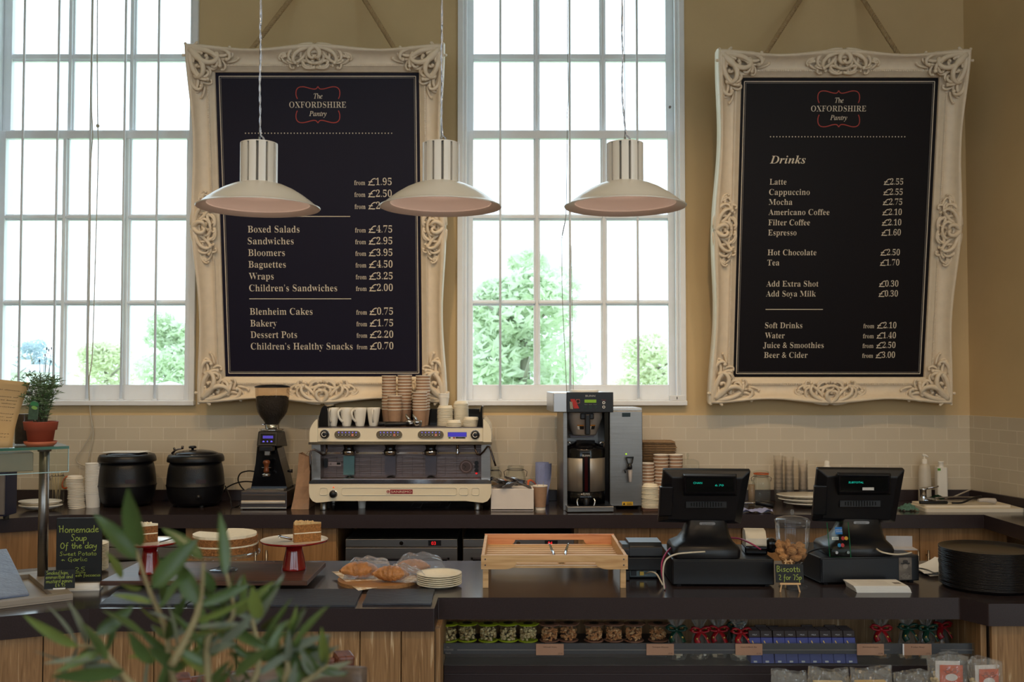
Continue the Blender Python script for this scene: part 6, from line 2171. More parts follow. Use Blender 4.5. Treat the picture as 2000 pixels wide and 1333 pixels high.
def oblong(mb, o, f0, f1, s0, s1, z0, z1, m=0, F_=FD, S_=SD):
    q = [o + F_ * f0 + S_ * s0, o + F_ * f1 + S_ * s0, o + F_ * f1 + S_ * s1, o + F_ * f0 + S_ * s1]
    return mb.add([(p.x, p.y, z0) for p in q] + [(p.x, p.y, z1) for p in q], [(0, 4, 5, 1), (1, 5, 6, 2), (2, 6, 7, 3), (3, 7, 4, 0), (4, 7, 6, 5), (0, 1, 2, 3)], m)


T0 = Vector((-1.508, -2.76, 0))
FT, ST_ = Vector((-.81, -.586, 0)), Vector((-.586, .81, 0))
tr = thing('display_tray', 'taupe open tray at the angled counter end holding a tilted slate', 'tray', (-1.9, -2.75, CT))
k = MB()
oblong(k, T0, 0, .62, 0, .5, CT, CT + .006, 0, FT, ST_)
oblong(k, T0, 0, .62, 0, .035, CT + .006, CT + .024, 0, FT, ST_)
oblong(k, T0, 0, .62, .45, .5, CT + .006, CT + .024, 0, FT, ST_)
oblong(k, T0, 0, .06, .035, .45, CT + .006, CT + .024, 0, FT, ST_)
k.build('tray_frame', TAUPE, tr, .002)
k = MB()
pb = [T0 + FT * .13 + ST_ * .045 + Vector((0, 0, .927)), T0 + FT * .60 + ST_ * .045 + Vector((0, 0, .927)), T0 + FT * .60 + ST_ * .37 + Vector((0, 0, 1.037)), T0 + FT * .13 + ST_ * .37 + Vector((0, 0, 1.037))]
pb[3] += FT * .02
nn = (pb[1] - pb[0]).cross(pb[3] - pb[0]).normalized()
if nn.z < 0:
    nn = -nn
k.add([p + nn * .004 for p in pb] + [p - nn * .006 for p in pb], [(0, 3, 2, 1), (4, 5, 6, 7), (0, 1, 5, 4), (1, 2, 6, 5), (2, 3, 7, 6), (3, 0, 4, 7)])
BLUESLATE = mat('blue_grey_slate', (128, 138, 160), .34, noise=.14, ns=20, bump=.25, bs=60, stretch=(1, 4, 4))
o = k.build('slate_board', BLUESLATE, None, .003, org=pb[0])
tag(o, 'pale blue grey slate board tilted up inside the taupe tray', 'slate')
k = MB()
oblong(k, T0, .16, .5, .30, .34, CT + .0065, 1.0, 0, FT, ST_)
tag(k.build('slate_prop', BLACK, None, org=T0 + FT * .3 + ST_ * .32 + Vector((0, 0, CT))), 'dark prop holding up the tilted slate in the taupe tray', 'prop')

# glass shelf on its post
G0 = Vector((-1.596, -2.61, 0))
FG, SG = Vector((-.835, -.55, 0)), Vector((-.55, .835, 0))
GZ = 1.418
gs = thing('glass_shelf', 'raised green edged glass shelf on a steel post above the counter end', 'glass shelf', (-1.755, -2.46, CT))
k = MB()
oblong(k, G0, 0, .8, 0, .29, GZ - .010, GZ, 0, FG, SG)
k.m[-6] = k.m[-5] = k.m[-4] = k.m[-3] = 1
k.build('glass_top', [glass('green_tinted_glass', (246, 251, 248), .16, cap=.6), GREENEDGE], gs)
k = MB()
oblong(k, G0, .002, .8, .004, .012, GZ - .092, GZ - .011, 0, FG, SG)
k.m[-5] = 1
k.build('glass_apron', [glass('apron_glass', (248, 252, 250), .12), mat('pale_glass_edge', (150, 196, 206), .1, noise=.1)], gs)
k = MB()
oblong(k, G0, .11, .8, .05, .15, GZ - .088, GZ - .022, 0, FG, SG)
MB_ = MB()
oblong(MB_, G0, .002, .8, .0015, .004, GZ - .0935, GZ - .0905, 0, FG, SG)
oblong(MB_, G0, .0, .002, .003, .013, GZ - .0935, GZ - .011, 0, FG, SG)
MB_.build('apron_edge_glint', mat('pale_glass_edge', (170, 206, 212), .1, noise=.1), gs)  # added strips, pale colour stands for light refracted along the glass edge
k.build('light_housing', mat('taupe_grey_metal', (140, 126, 108), .45, .3, noise=.05), gs, .002)
MB().cyl((-1.755, -2.46, CT + .0245), (-1.755, -2.46, GZ - .011), .0182, 24).cyl((-1.755, -2.46, GZ - .03), (-1.755, -2.46, GZ - .0105), .024, 24).build('post', STEEL, gs)

# notice, dark jar and potted herb on the glass
nt = thing('notice', 'curved tan paper notice with printed text on the glass shelf', 'notice', G0 + FG * .3 + SG * .1 + Vector((0, 0, GZ)))
def npt(u, v, lift=0):                     # u from the far edge (0) to the right edge (1), v upwards
    bx_, by_ = -110 + 135 * u, 868 - 4 * (1 - u)
    tx, ty = -110 + 170 * u, 748 - 18 * (1 - u)
    bow = math.sin(math.pi * v)
    y = -2.70 + .06 * v - .10 * (1 - u) + .02 * bow
    p = A(bx_ + (tx - bx_) * v ** 1.5, by_ + (ty - by_) * v, y)
    if v == 0:
        p.z = GZ + .0005
    return p + Vector((.3, -1, 0)).normalized() * lift
k = MB().grid(lambda u, v: npt(u, v), 12, 16)
k.build('sheet', mat('tan_notice_paper', (196, 160, 108), .6, noise=.04), nt, solid=.0012)
k = MB()
lines = ['please ask for any special dietary', '', 'may contain nuts, derivatives of', 'every care and caution has been', 'taken to remove bones where', 'it is possible that some', '', 'any beverage or food', 'please ask a member of', 'our team to discuss', '', '', '', 'in preparation', 'your visitor']
for i, s in enumerate(lines):
    if not s:
        continue
    me = text_mesh(s, 'sans')
    xs = [q.co.x for q in me.vertices]
    x0, x1 = min(xs), max(xs)
    vs = []
    v0 = .845 - i * .053
    for q in me.vertices:
        vs.append(npt(.02 + .90 * (q.co.x - x0 + .2 * q.co.y) / (x1 - x0), v0 + q.co.y * .022, .0016))
    k.add(vs, [tuple(p.vertices) for p in me.polygons])
k.build('print', INK, nt)
jc = A(42, 868, -2.57)
jt = local('sauce_jar', 'tall dark filled glass jar behind the tan notice', 'jar', (jc.x, -2.55, GZ))
k1 = pm(1, -2.55)
MB().lathe([(0, .002), (17 * k1, .002), (18 * k1, .01), (18 * k1, 78 * k1), (13 * k1, 90 * k1), (12 * k1, 104 * k1)], (0, 0, 0), 22).build('jar_body', JARGLASS, jt)
MB().lathe([(0, .004), (16.5 * k1, .005), (16.8 * k1, 60 * k1), (0, 60 * k1)], (0, 0, 0), 22).build('contents', mat('brown_preserve', (78, 62, 50), .5, noise=.3, ns=60), jt)
MB().lathe([(13 * k1, 96 * k1), (13.5 * k1, 97 * k1), (13.5 * k1, 104 * k1), (0, 105 * k1)], (0, 0, 0), 22).build('jar_lid', DSTEEL, jt)
pc = A(79, 868, -2.615)
px_, py_ = pc.x, -2.615
sz_ = mesh_thing(MB().lathe([(0, .004), (22 * k1, .004), (27 * k1, .010), (29 * k1, .017), (30 * k1, .0175), (28 * k1, .008), (23 * k1, 0), (0, 0)], (0, 0, 0), 30), 'plant_saucer', mat('terracotta_saucer', (196, 108, 72), .55), 'terracotta saucer beneath the herb pot on the glass shelf', 'saucer', (px_, py_, GZ + .0005))
hp2 = local('potted_herb', 'terracotta pot of straggly lavender on the glass shelf', 'potted plant', (px_, py_, GZ + .006))
TERRA = mat('terracotta_plastic', (168, 78, 54), .5, noise=.05)
MB().lathe([(0, 0), (21.5 * k1, 0), (25.5 * k1, 27 * k1), (29 * k1, 28 * k1), (31 * k1, 43 * k1), (31.5 * k1, 44 * k1), (29 * k1, 44 * k1), (28 * k1, 38 * k1), (0, 38 * k1)], (0, 0, 0), 34).build('pot', TERRA, hp2)
rr = random.Random(21)
st, lf = MB(), MB()
for i in range(62):
    a, q = rr.uniform(0, 6.28), rr.uniform(0, .022)
    p = Vector((q * math.cos(a), q * math.sin(a), 38 * k1))
    h = rr.uniform(.07, .19)
    out = Vector((math.cos(a), math.sin(a), 0)) * rr.uniform(.01, .055)
    if i < 6:
        h = rr.uniform(.21, .29)
        out *= .6
    pts = curve([p, p + out * .3 + Vector((0, 0, h * .45)), p + out * .7 + Vector((0, 0, h * .85)), p + out * 1.15 + Vector((0, 0, h * (1.0 if i < 6 or i % 2 else .9)))], 5)
    st.tube(pts, [.0012 - .0007 * j / (len(pts) - 1) for j in range(len(pts))], 4)
    if i < 6:
        st.sph(pts[-1], (.0022, .0022, .006), 6, 4, 1)
        continue
    for j in range(3, len(pts)):
        for s in range(3):
            d = Vector((rr.gauss(0, 1), rr.gauss(0, 1), rr.uniform(.2, 1.2))).normalized() * rr.uniform(.014, .032)
            w = d.cross(Vector((rr.gauss(0, 1), rr.gauss(0, 1), 0))).normalized() * .0017
            b_ = pts[j]
            lf.add([b_, b_ + d * .5 + w, b_ + d + Vector((0, 0, -.004)), b_ + d * .5 - w], [(0, 1, 2, 3)], 0 if rr.random() < .75 else 1)
st.build('stems', [mat('lavender_stem', (84, 84, 64), .8), mat('dry_flower_head', (52, 44, 48), .8)], hp2)
lf.build('foliage', [mat('lavender_leaf', (84, 112, 66), .7, noise=.3, ns=60), mat('grey_lavender_leaf', (132, 146, 118), .7)], hp2)
k = MB()
tg = [A(54, 820, -2.675), A(73, 820.5, -2.675), A(77, 788, -2.655), A(74, 784.5, -2.655), A(66, 782.5, -2.655), A(58.5, 785.5, -2.655)]
o3 = Vector((px_, py_, GZ + .006))
k.add([p - o3 for p in tg] + [p - o3 + Vector((0, .0015, 0)) for p in tg], [tuple(range(6)), tuple(range(6, 12))[::-1]] + [(i, i + 6, (i + 1) % 6 + 6, (i + 1) % 6) for i in range(6)])
TGM = mat('dark_green_tag', (52, 76, 58), .4, noise=.3, ns=120)
tgo = k.build('plant_tag', TGM, hp2)
k = MB()
tq = [A(59.5, 792, -2.6585), A(76, 794, -2.6585), A(75.5, 789, -2.658), A(74, 786, -2.657), A(66, 784, -2.657), A(60, 787, -2.658)]
k.add([p - o3 + Vector((0, -.002, 0)) for p in tq], [tuple(range(6))], 0)
cc_ = A(67.5, 797, -2.664) - o3
k.add([cc_ + Vector((.011 * math.cos(a * .524), -.001, .0065 * math.sin(a * .524) - .002 * math.cos(a * .524))) for a in range(12)], [tuple(range(12))], 1)
k.build('tag_print', [mat('tag_green', (40, 120, 60), .4), mat('tag_lime', (132, 176, 84), .4)], tgo)

# chalkboards
cb = local('chalkboard_sign', 'large chalkboard announcing homemade soup of the day', 'chalkboard', (A(154, 1131, -2.585).x, -2.585, CT), R(7))
w_ = .0785
zb0, zb1 = .027, 1.157 - CT
MB().bx(-w_, w_, -.006, .006, zb0, zb1).build('board', BOARDBLACK, cb, .002)
k = MB()
Mc = front((0, -.006, 0))
H_ = zb1 - zb0
def hand(s, fx0, fx1, fz, fh):
    put_hand(k, s, -w_ + 2 * w_ * fx0, -w_ + 2 * w_ * fx1, zb1 - H_ * fz, H_ * fh, Mc, 0, .0024 if fh > .05 else .0016)
hand('Homemade', .05, .94, .225, .062)
hand('Soup', .32, .68, .355, .06)
hand('Of the day', .09, .90, .475, .055)
hand('Sweet Potato', .08, .90, .585, .036)
hand('+ Garlic', .11, .70, .675, .038)
hand('.25', .36, .66, .835, .04)
ribbon(k, [(-w_ + 2 * w_ * .36, zb1 - H_ * .86), (-w_ + 2 * w_ * .66, zb1 - H_ * .855)], .0018, Mc)
hand('with fresh foccacia', .14, .985, .915, .026)
k.build('chalk_writing', CHALK, cb)
k = MB().tube([(-.055, -.012, .012), (.078, -.012, .012)], .0125, 14).bx(-.06, .08, -.03, .02, 0, .006)
k.build('sign_base', PAPER, cb)
sb_ = A(116, 1145, -2.70)
cs = local('chalkboard_sign', 'small chalkboard advertising a ham and cheese panini', 'chalkboard', (sb_.x, -2.70, CT + .0245), R(12))
w2, h2 = .050, .066
Mt_ = Matrix.Rotation(R(-8), 4, 'X')
MB().bx(-w2, w2, -.002, .002, .002, h2, 0, Mt_).build('board', BOARDBLACK, cs)
k = MB()
Mc = Mt_ @ front((0, -.002, 0))
for s, f0, f1, fz in (('Smoked ham,', .05, .80, .24), ('emmenthal and', .04, .93, .46), ('mustard panini', .06, .92, .68), ('\u00a34.95', .36, .70, .90)):
    put_hand(k, s, -w2 + 2 * w2 * f0, -w2 + 2 * w2 * f1, h2 - (h2 - .002) * fz, h2 * .115, Mc, 0, .0012)
k.build('chalk_writing', CHALK, cs)
MB().bx(-.02, .02, -.002, .03, 0, .005).build('sign_base', PAPER, cs)

# white plates behind the chalkboard; plates by the croissants
def plate(r, h=.014):
    return MB().lathe([(0, .003), (r * .66, .003), (r * .78, h * .8), (r, h), (r * .99, h - .003), (r * .76, h * .4), (r * .64, 0), (0, 0)], (0, 0, 0), 36)


p0 = mesh_thing(plate(.087), 'paper_plate', PULP, 'x', 'plate', (0, 0, 0))
stack(p0, 17, (X(172, -2.26), -2.26, CT), .0061, 'white disposable plate in the tall pile behind the soup chalkboard', 'plates behind the chalkboard', .0006)
bpy.data.objects.remove(p0)
p0 = mesh_thing(plate(.083), 'paper_plate', PULP, 'x', 'plate', (0, 0, 0))
stack(p0, 6, (X(859, -2.53), -2.53, CT), .0072, 'white disposable plate in the short pile beside the croissants', 'plates beside the croissants', .0004)
bpy.data.objects.remove(p0)

# slates lying flat
def flat_slate(pxs, label):
    q = [Z(a, b, CT + .006) for a, b in pxs]
    pts = []
    rr = random.Random(int(pxs[0][0]))
    for i in range(4):
        a, b = q[i], q[(i + 1) % 4]
        for j in range(7):
            p = a.lerp(b, j / 7)
            pts.append((p.x + rr.uniform(-.002, .002), p.y + rr.uniform(-.002, .002)))
    c = (q[0] + q[2]) / 2
    return tag(MB().prism(pts, CT + .0005, CT + .0065).build('slate_board', SLATE, None, org=(c.x, c.y, CT)), label, 'slate')


flat_slate(((195, 1180.5), (362, 1181), (409, 1147), (236, 1148.5)), 'blue sheened slate at the counter edge beneath the first cake stand')
flat_slate(((366, 1182), (520, 1182.5), (526, 1151), (412, 1148)), 'slate at the counter edge behind the olive leaves')
flat_slate(((528, 1182.5), (693, 1183), (708.5, 1151), (533, 1151)), 'dark slate lying below the red cake stand')
flat_slate(((708.5, 1180), (842, 1180), (849.5, 1151), (721, 1151)), 'narrow slate lying in front of the croissant board')

# dark board with three cake stands
BX0, BX1, BY0, BY1 = -1.478, -.735, -2.61, -2.25
wbd = thing('wooden_board', 'long dark stained board carrying the three cake stands', 'board', ((BX0 + BX1) / 2, (BY0 + BY1) / 2, CT))
MB().bx(BX0, BX1, BY0, BY1, .918, .935).build('plank', DARKWOOD, wbd, .002)
k = MB()
MB().bx(BX0 + .06, BX0 + .09, BY0 + .04, BY1 - .04, CT, .918).build('batten', BLACK, wbd)
MB().bx(BX1 - .25, BX1 - .22, BY0 + .04, BY1 - .04, CT, .918).build('batten', BLACK, wbd)
BZ = .9355
def cakestand(px, y, rp, zp, rb, label):
    x = X(px, y)
    t = local('cake_stand', label, 'cake stand', (x, y, BZ))
    h = zp - BZ
    MB().lathe([(0, 0), (rb, 0), (rb, .004), (rb * .96, .012), (rb * .72, h * .62), (rb * .62, h - .012), (0, h - .012)], (0, 0, 0), 36).build('pedestal', RED, t)
    k = MB().lathe([(0, h - .012), (rp * .7, h - .010), (rp * .97, h - .003), (rp, h + .002), (rp * .985, h + .005)], (0, 0, 0), 48, 0)
    k.lathe([(rp * .985, h + .005), (rp * .95, h + .003), (rp * .8, h + .0005), (0, h)], (0, 0, 0), 48, 1)
    k.build('plate', [RED, CERAMIC], t)
    return x, zp + .0008


CRUMB = mat('sponge_crumb', (176, 120, 66), .9, noise=.3, ns=160, bump=1, bs=220)
CRUMB2 = mat('carrot_crumb', (150, 98, 56), .9, noise=.35, ns=140, bump=1, bs=200)
ICING = mat('cream_icing', (240, 228, 200), .5, noise=.04, ns=60, bump=.3, bs=90)
CARAMEL = mat('caramel_icing', (214, 178, 122), .5, noise=.15, ns=70, bump=.5, bs=120)
def slice_cake(name, label, loc, rz, L, ang, layers, top, crumb, nuts):
    t = local(name, label, 'cake slice', loc, rz)
    def wedge(r0, r1, z0, z1, m, sc=1.0):
        n = 7
        pts = [(0, 0)] + [(L * sc * math.cos(R(-ang / 2 + ang * i / (n - 1))), L * sc * math.sin(R(-ang / 2 + ang * i / (n - 1)))) for i in range(n)]
        return MB().prism(pts, z0, z1)
    z = 0
    for i, (h, mm, nm) in enumerate(layers):
        wedge(0, 1, z, z + h, 0, .985 if mm is not crumb else 1).build(nm, mm, t, .002)
        z += h
    if nuts:
        k = MB()
        rr = random.Random(2)
        for i in range(40):
            q, a = L * math.sqrt(rr.uniform(.1, 1)) * .95, R(rr.uniform(-ang / 2, ang / 2) * .9)
            k.sph((q * math.cos(a), q * math.sin(a), z + .001), (rr.uniform(.003, .006), rr.uniform(.003, .005), .004), 6, 4)
        k.build('topping', top, t)
    return t


x, z = cakestand(577.5, -2.395, pm(65.5, -2.395), 1.0435, pm(23.5, -2.395), 'red cake stand with white top holding one slice of layered coffee cake')
slice_cake('cake_slice', 'tall two layer coffee cake slice on the red stand at the end', (X(628, -2.42), -2.40, z), R(186), .105, 42, [(.031, CRUMB, 'sponge'), (.004, ICING, 'filling'), (.030, CRUMB, 'sponge'), (.006, CARAMEL, 'icing')], CARAMEL, CRUMB, True)
t = thing('cake_server', 'steel cake server resting on the red stand beside the coffee cake', 'cake server', (X(556, -2.42), -2.42, z))
k = MB()
a, b = Vector((X(548, -2.43), -2.43, z + .02)), Vector((X(574, -2.41), -2.41, z + .004))
k.grid(lambda u, v: a.lerp(b, u) + Vector((0, (v - .5) * .04 * (1 - .45 * u), .006 * math.sin(math.pi * v))), 6, 4)
k.build('blade', CHROME, t, solid=.0012)
x, z = cakestand(298, -2.47, pm(57.5, -2.47), 1.05, pm(21, -2.47), 'red cake stand behind the big olive leaf holding carrot cake')
slice_cake('cake_slice', 'ragged carrot cake wedge on the stand behind the olive leaf', (X(300, -2.47) + .022, -2.46, z), R(190), .088, 50, [(.030, CRUMB2, 'sponge'), (.004, ICING, 'filling'), (.026, CRUMB2, 'sponge'), (.008, ICING, 'icing')], ICING, CRUMB2, True)
t = thing('cake_server', 'steel cake server lying beside the carrot cake wedge', 'cake server', (X(325, -2.47), -2.47, z))
a, b = Vector((X(318, -2.50), -2.50, z + .004)), Vector((X(344, -2.46), -2.46, z + .012))
MB().grid(lambda u, v: a.lerp(b, u) + Vector((0, (v - .5) * .03 * (1 - .3 * u), .004 * math.sin(math.pi * v))), 6, 4).build('blade', DSTEEL, t, solid=.0012)
# glass stand with whole cake
gx, gy2 = X(441, -2.41), -2.41
t = local('cake_stand', 'fluted clear glass cake stand under the white iced cake', 'cake stand', (gx, gy2, BZ))
zp = 1.006 - BZ
GLS = glass('pressed_glass', (222, 230, 240), .3, .03)
MB().lathe([(0, .008), (.03, .006), (.052, .003), (.054, 0), (.05, 0)], (0, 0, 0), 32).lathe([(.03, .006), (.012, .02), (.010, .04), (.02, zp - .008)], (0, 0, 0), 28).build('foot', GLS, t)
k = MB()
n = 64
rp = pm(68, -2.41)
k.lathe([(0, zp - .003), (rp * .9, zp - .003), (rp * .96, zp - .001)], (0, 0, 0), n)
vs = []
for i in range(n * 2):
    a = math.pi * i / n
    q = 1 + .012 * math.cos(a * 20)
    vs += [(rp * .96 * q * math.cos(a), rp * .96 * q * math.sin(a), zp - .001), (rp * q * math.cos(a), rp * q * math.sin(a), zp + .003), (rp * 1.01 * q * math.cos(a), rp * 1.01 * q * math.sin(a), zp - .012)]
m_ = 2 * n
k.add(vs, [(3 * i + j, 3 * ((i + 1) % m_) + j, 3 * ((i + 1) % m_) + j + 1, 3 * i + j + 1) for i in range(m_) for j in (0, 1)], 0, True)
k.build('plate', GLS, t)
ck = local('cake', 'round carrot cake with smooth white icing on the glass stand', 'cake', (gx + .004, gy2, BZ + zp + .0035))
rc = pm(63, -2.41)
def rough(r, z0, z1, seed, cut=(100, 160)):
    rr = random.Random(seed)
    n = 60
    pts = []
    for i in range(n + 1):
        a = R(cut[1] + (360 - (cut[1] - cut[0])) * i / n)
        q = r * (1 + rr.uniform(-.012, .012))
        pts.append((q * math.cos(a), q * math.sin(a)))
    return MB().prism([(0, 0)] + pts, z0, z1)
BROWNCR = mat('brown_cake_crumb', (158, 104, 56), .9, noise=.35, ns=120, bump=1, bs=180)
rough(rc, 0, .024, 1).build('sponge', BROWNCR, ck)
rough(rc * .99, .024, .030, 2).build('filling', ICING, ck)
rough(rc * .985, .030, .056, 3).build('sponge', BROWNCR, ck)
rough(rc * .95, .056, .066, 4).build('icing', ICING, ck, .004)

# croissants on a round board with patterned paper
cx_, cy_ = X(741, -2.45), -2.45
rbp = pm(78, -2.45)
mesh_thing(MB().prism(circ(rbp, 48), 0, .0125), 'serving_board', wood('round_board_wood', (150, 104, 60), (180, 132, 84), None, (3, 50, 50), .5, .05), 'round wooden board under the croissants', 'board', (cx_, cy_, CT), None, 0, .003)
pq = [Z(648, 1119, CT + .014), Z(700, 1151, CT + .0135), Z(818, 1135, CT + .0135), Z(800, 1112, CT + .0135)]
pq[0].z += .004
pq[1].z -= .006
k = MB()
k.grid(lambda u, v: (pq[0].lerp(pq[3], u)).lerp(pq[1].lerp(pq[2], u), v), 14, 10)
PAT = mat('patterned_greaseproof', (232, 216, 192), .7, noise=.02)
o = tag(k.build('greaseproof_paper', [PAT, mat('tan_pattern', (206, 176, 140), .7)], None, solid=.0006, org=pq[0]), 'patterned greaseproof sheet beneath the croissants with a corner over the edge', 'paper')
for p in o.data.polygons:
    i, j = p.index % 14, p.index // 14
    if i % 2 == j % 2:
        p.material_index = 1
CR = mat('baked_pastry', (184, 124, 70), .42, noise=.35, ns=26, bump=.8, bs=70, coat=.1)
def croissant(label, c, rz, L, seed):
    k = MB()
    pts, rs = [], []
    n = 40
    for i in range(n + 1):
        t = i / n * 2 - 1
        a = t * 1.0
        pts.append((L * .5 * math.sin(a) / math.sin(1.0), -L * .30 * (1 - math.cos(a)), 0))
        e = (1 - abs(t) ** 2.2)
        ridge = 1 + .10 * abs(math.sin(t * 11 + seed))
        rs.append(max(.007, L * .245 * e * ridge))
    k.tube(pts, rs, 16, up=(0, 0, 1), flat=.82)
    mz = min(v.z for v in k.v)
    for v in k.v:
        v.z = (v.z - mz) * (1 if True else 1)
    return mesh_thing(k, 'croissant', CR, label, 'croissant', c, 'croissants on the round board', R(rz))
zc = CT + .0145
croissant('large croissant at the back of the round board nearest the cake stands', (X(704, -2.46), -2.455, zc), 8, pm(74, -2.46), 1)
croissant('croissant at the front of the round board beside the plates', (X(765, -2.53), -2.515, zc), -4, pm(70, -2.53), 2)
croissant('croissant wrapped in a clear bag at the back of the round board', (X(806, -2.38), -2.375, zc), 14, pm(66, -2.38), 3)
FILM = glass('wrapping_film', (250, 251, 253), .3, .12, .08, (225, 232, 245), cap=.5)
def film(label, c, sx, sy, h, rz, seed, tail):
    rr = random.Random(seed)
    ph = [rr.uniform(0, 6) for _ in range(6)]
    def f(u, v):
        x, y = (u - .5) * 2, (v - .5) * 2
        e = max(0, 1 - (x * x) ** 1.4) * max(0, 1 - (y * y) ** 1.4)
        z = h * e ** .6 + .005 * math.sin(u * 17 + ph[0] + v * 5) * e + .004 * math.sin(v * 23 + ph[1] - u * 9)
        return (x * sx + tail[0] * max(0, x) ** 2, y * sy, max(.001, z + tail[1] * max(0, x) ** 3))
    k = MB().grid(f, 26, 18, 0, False)
    return mesh_thing(k, 'pastry_bag', FILM, label, 'bag', c, 'clear bags over the croissants', R(rz))
film('crumpled clear bag over the croissant nearest the cake stands', (X(712, -2.46), -2.44, zc), .075, .045, .072, 6, 1, (.02, .04))
film('clear bag with a standing crinkled tail over the rear croissant', (X(812, -2.38), -2.37, zc), .08, .05, .075, 12, 2, (.03, .03))
film('clear bag end lying over the front croissant beside the plates', (X(785, -2.5), -2.50, zc), .055, .04, .058, -20, 3, (.05, .0))

# ---------------------------------------------------------------- pine crate with tongs
KX0, KX1, KY0, KY1 = -.112, .42, -2.577, -2.08
cr = thing('pine_crate', 'slatted pine bread crate standing on the counter before the fridges', 'crate', ((KX0 + KX1) / 2, -2.33, CT))
def arch(x0, x1, z0, z1, a0, a1, za):
    p = [(x0, z0), (x0, z1), (x1, z1), (x1, z0), (a1, z0)]
    n = 8
    for i in range(n + 1):
        t = i / n * math.pi / 2
        p.append((a1 - (a1 - x0) * .11 * math.sin(t) if False else a1 - .045 * math.sin(t), z0 + (za - z0) * (1 - math.cos(t))))
    for i in range(n + 1):
        t = (1 - i / n) * math.pi / 2
        p.append((a0 + .045 * math.sin(t), z0 + (za - z0) * (1 - math.cos(t))))
    p.append((a0, z0))
    return p[::-1]
MB().prism(arch(KX0, KX1, .970, 1.020, X(985, KY0), X(1186, KY0), .994), 0, .012, 0, front((0, KY0 + .012, 0))).build('front_rail', PINE, cr, .0015)
MB().prism(arch(KX0, KX1, .972, 1.02, X(985, KY1), X(1160, KY1), .997), 0, .012, 0, front((0, KY1, 0))).build('back_rail', PINE_REFLECT, cr, .0015)
for x in (KX0, KX1 - .012):
    MB().bx(x, x + .012, KY0 + .013, KY1 - .013, .972, 1.018).build('side_rail', PINE, cr, .0015)
n = 11
for i in range(n):
    y = KY0 + .025 + (KY1 - KY0 - .05) * i / (n - 1)
    MB().bx(KX0 + .012, KX1 - .012, y - .011, y + .011, .972, .980).build('slat', PINE, cr, .001)
for x in (KX0 + .006, KX1 - .026):
    for y in (KY0 + .0125, KY1 - .032):
        MB().bx(x, x + .02, y, y + .019, CT, .972).build('leg', PINE, cr, .001)
k = MB()
for x in (KX0 + .015, KX1 - .015):
    for z in (.985, 1.006):
        k.cyl((x, KY0 + .001, z), (x, KY0 - .0015, z), .003, 8)
k.build('screws', DSTEEL, cr)
tg = thing('pastry_tongs', 'steel pastry tongs with upturned tips lying in the pine crate', 'tongs', (X(1091, -2.3), -2.3, .981))
for sx in (-1, 1):
    tipx = X(1091 + 19 * sx, -2.3)
    MB().tube(curve([(X(1091, -2.3) + .004 * sx, -2.52, .984), (X(1091, -2.3) + .02 * sx, -2.42, .986), (tipx - .014 * sx, -2.33, .988), (tipx, -2.29, 1.016)], 6), [.006] * 13 + [.006, .0055, .005, .0045, .004, .002], 8, flat=.5).build('arm', CHROME, tg)

# ---------------------------------------------------------------- tills
y0 = -2.44
rp_ = thing('receipt_printer', 'black receipt printer with its cable bay open beside the pine crate', 'printer', (X(1252, -2.36), -2.36, CT))
x0, x1 = X(1227, y0), X(1293, y0)
x0b = X(1213, y0)
k = MB().bx(x0b + .012, x1, y0, -2.26, CT + .038, CT + .088).bx(x0b + .012, x0b + .03, y0, -2.26, CT, CT + .038).bx(x1 - .012, x1, y0, -2.26, CT, CT + .038).bx(x0b + .03, x1 - .012, y0 + .05, -2.26, CT, CT + .038)
k.build('body', BLACK, rp_, .004)
k = MB().prism([(y0 + .002, CT + .088), (-2.262, CT + .088), (-2.262, CT + .128), (-2.30, CT + .140), (y0 + .03, CT + .140), (y0 + .006, CT + .126)], x0b + .03, x1 - .002, 0, Matrix(((0, 0, 1, 0), (1, 0, 0, 0), (0, 1, 0, 0), (0, 0, 0, 1))))
k.build('paper_cover', BLACK, rp_, .006, 3)
k = MB().prism([(y0 + .004, CT + .088), (-2.262, CT + .088), (-2.262, CT + .115), (-2.30, CT + .128), (y0 + .03, CT + .132), (y0 + .006, CT + .12)], x0b + .004, x0b + .0295, 0, Matrix(((0, 0, 1, 0), (1, 0, 0, 0), (0, 1, 0, 0), (0, 0, 0, 1))))
k.build('side_cover', BLACK, rp_, .006, 3)
pp = MB().bx(x0 + .008, x1 - .02, y0 + .045, y0 + .0498, CT + .008, CT + .034).build('port_panel', mat('grey_port_plate', (110, 122, 122), .4, .4, noise=.2, ns=60), rp_)
MB().bx(x0 + .045, x0 + .06, y0 + .035, y0 + .045, CT + .014, CT + .028).build('port', mat('gold_port', (196, 158, 70), .3, .6), pp)
MB().bx(x0 + .012, x0 + .032, y0 + .035, y0 + .045, CT + .012, CT + .03).build('port', BLACK, pp)


def drawer_box(fl, fr, depth, h, label):
    d = (fr - fl)
    W = d.length
    rz = math.atan2(d.y, d.x)
    t = local('cash_drawer', label, 'cash drawer', (fl.x, fl.y, CT), rz)
    MB().bx(0, W, .004, depth, .006, h).build('body', BLACK, t, .004)
    MB().bx(.004, W - .004, 0, .0042, .008, h - .006).build('drawer_front', BLACK, t, .002)
    for a in (.02, W - .03):
        MB().bx(a, a + .015, .02, .04, 0, .006).build('foot', RUBBER, t)
    return t, rz, W


def P2(px, py, y):
    p = A(px, py, y)
    return p


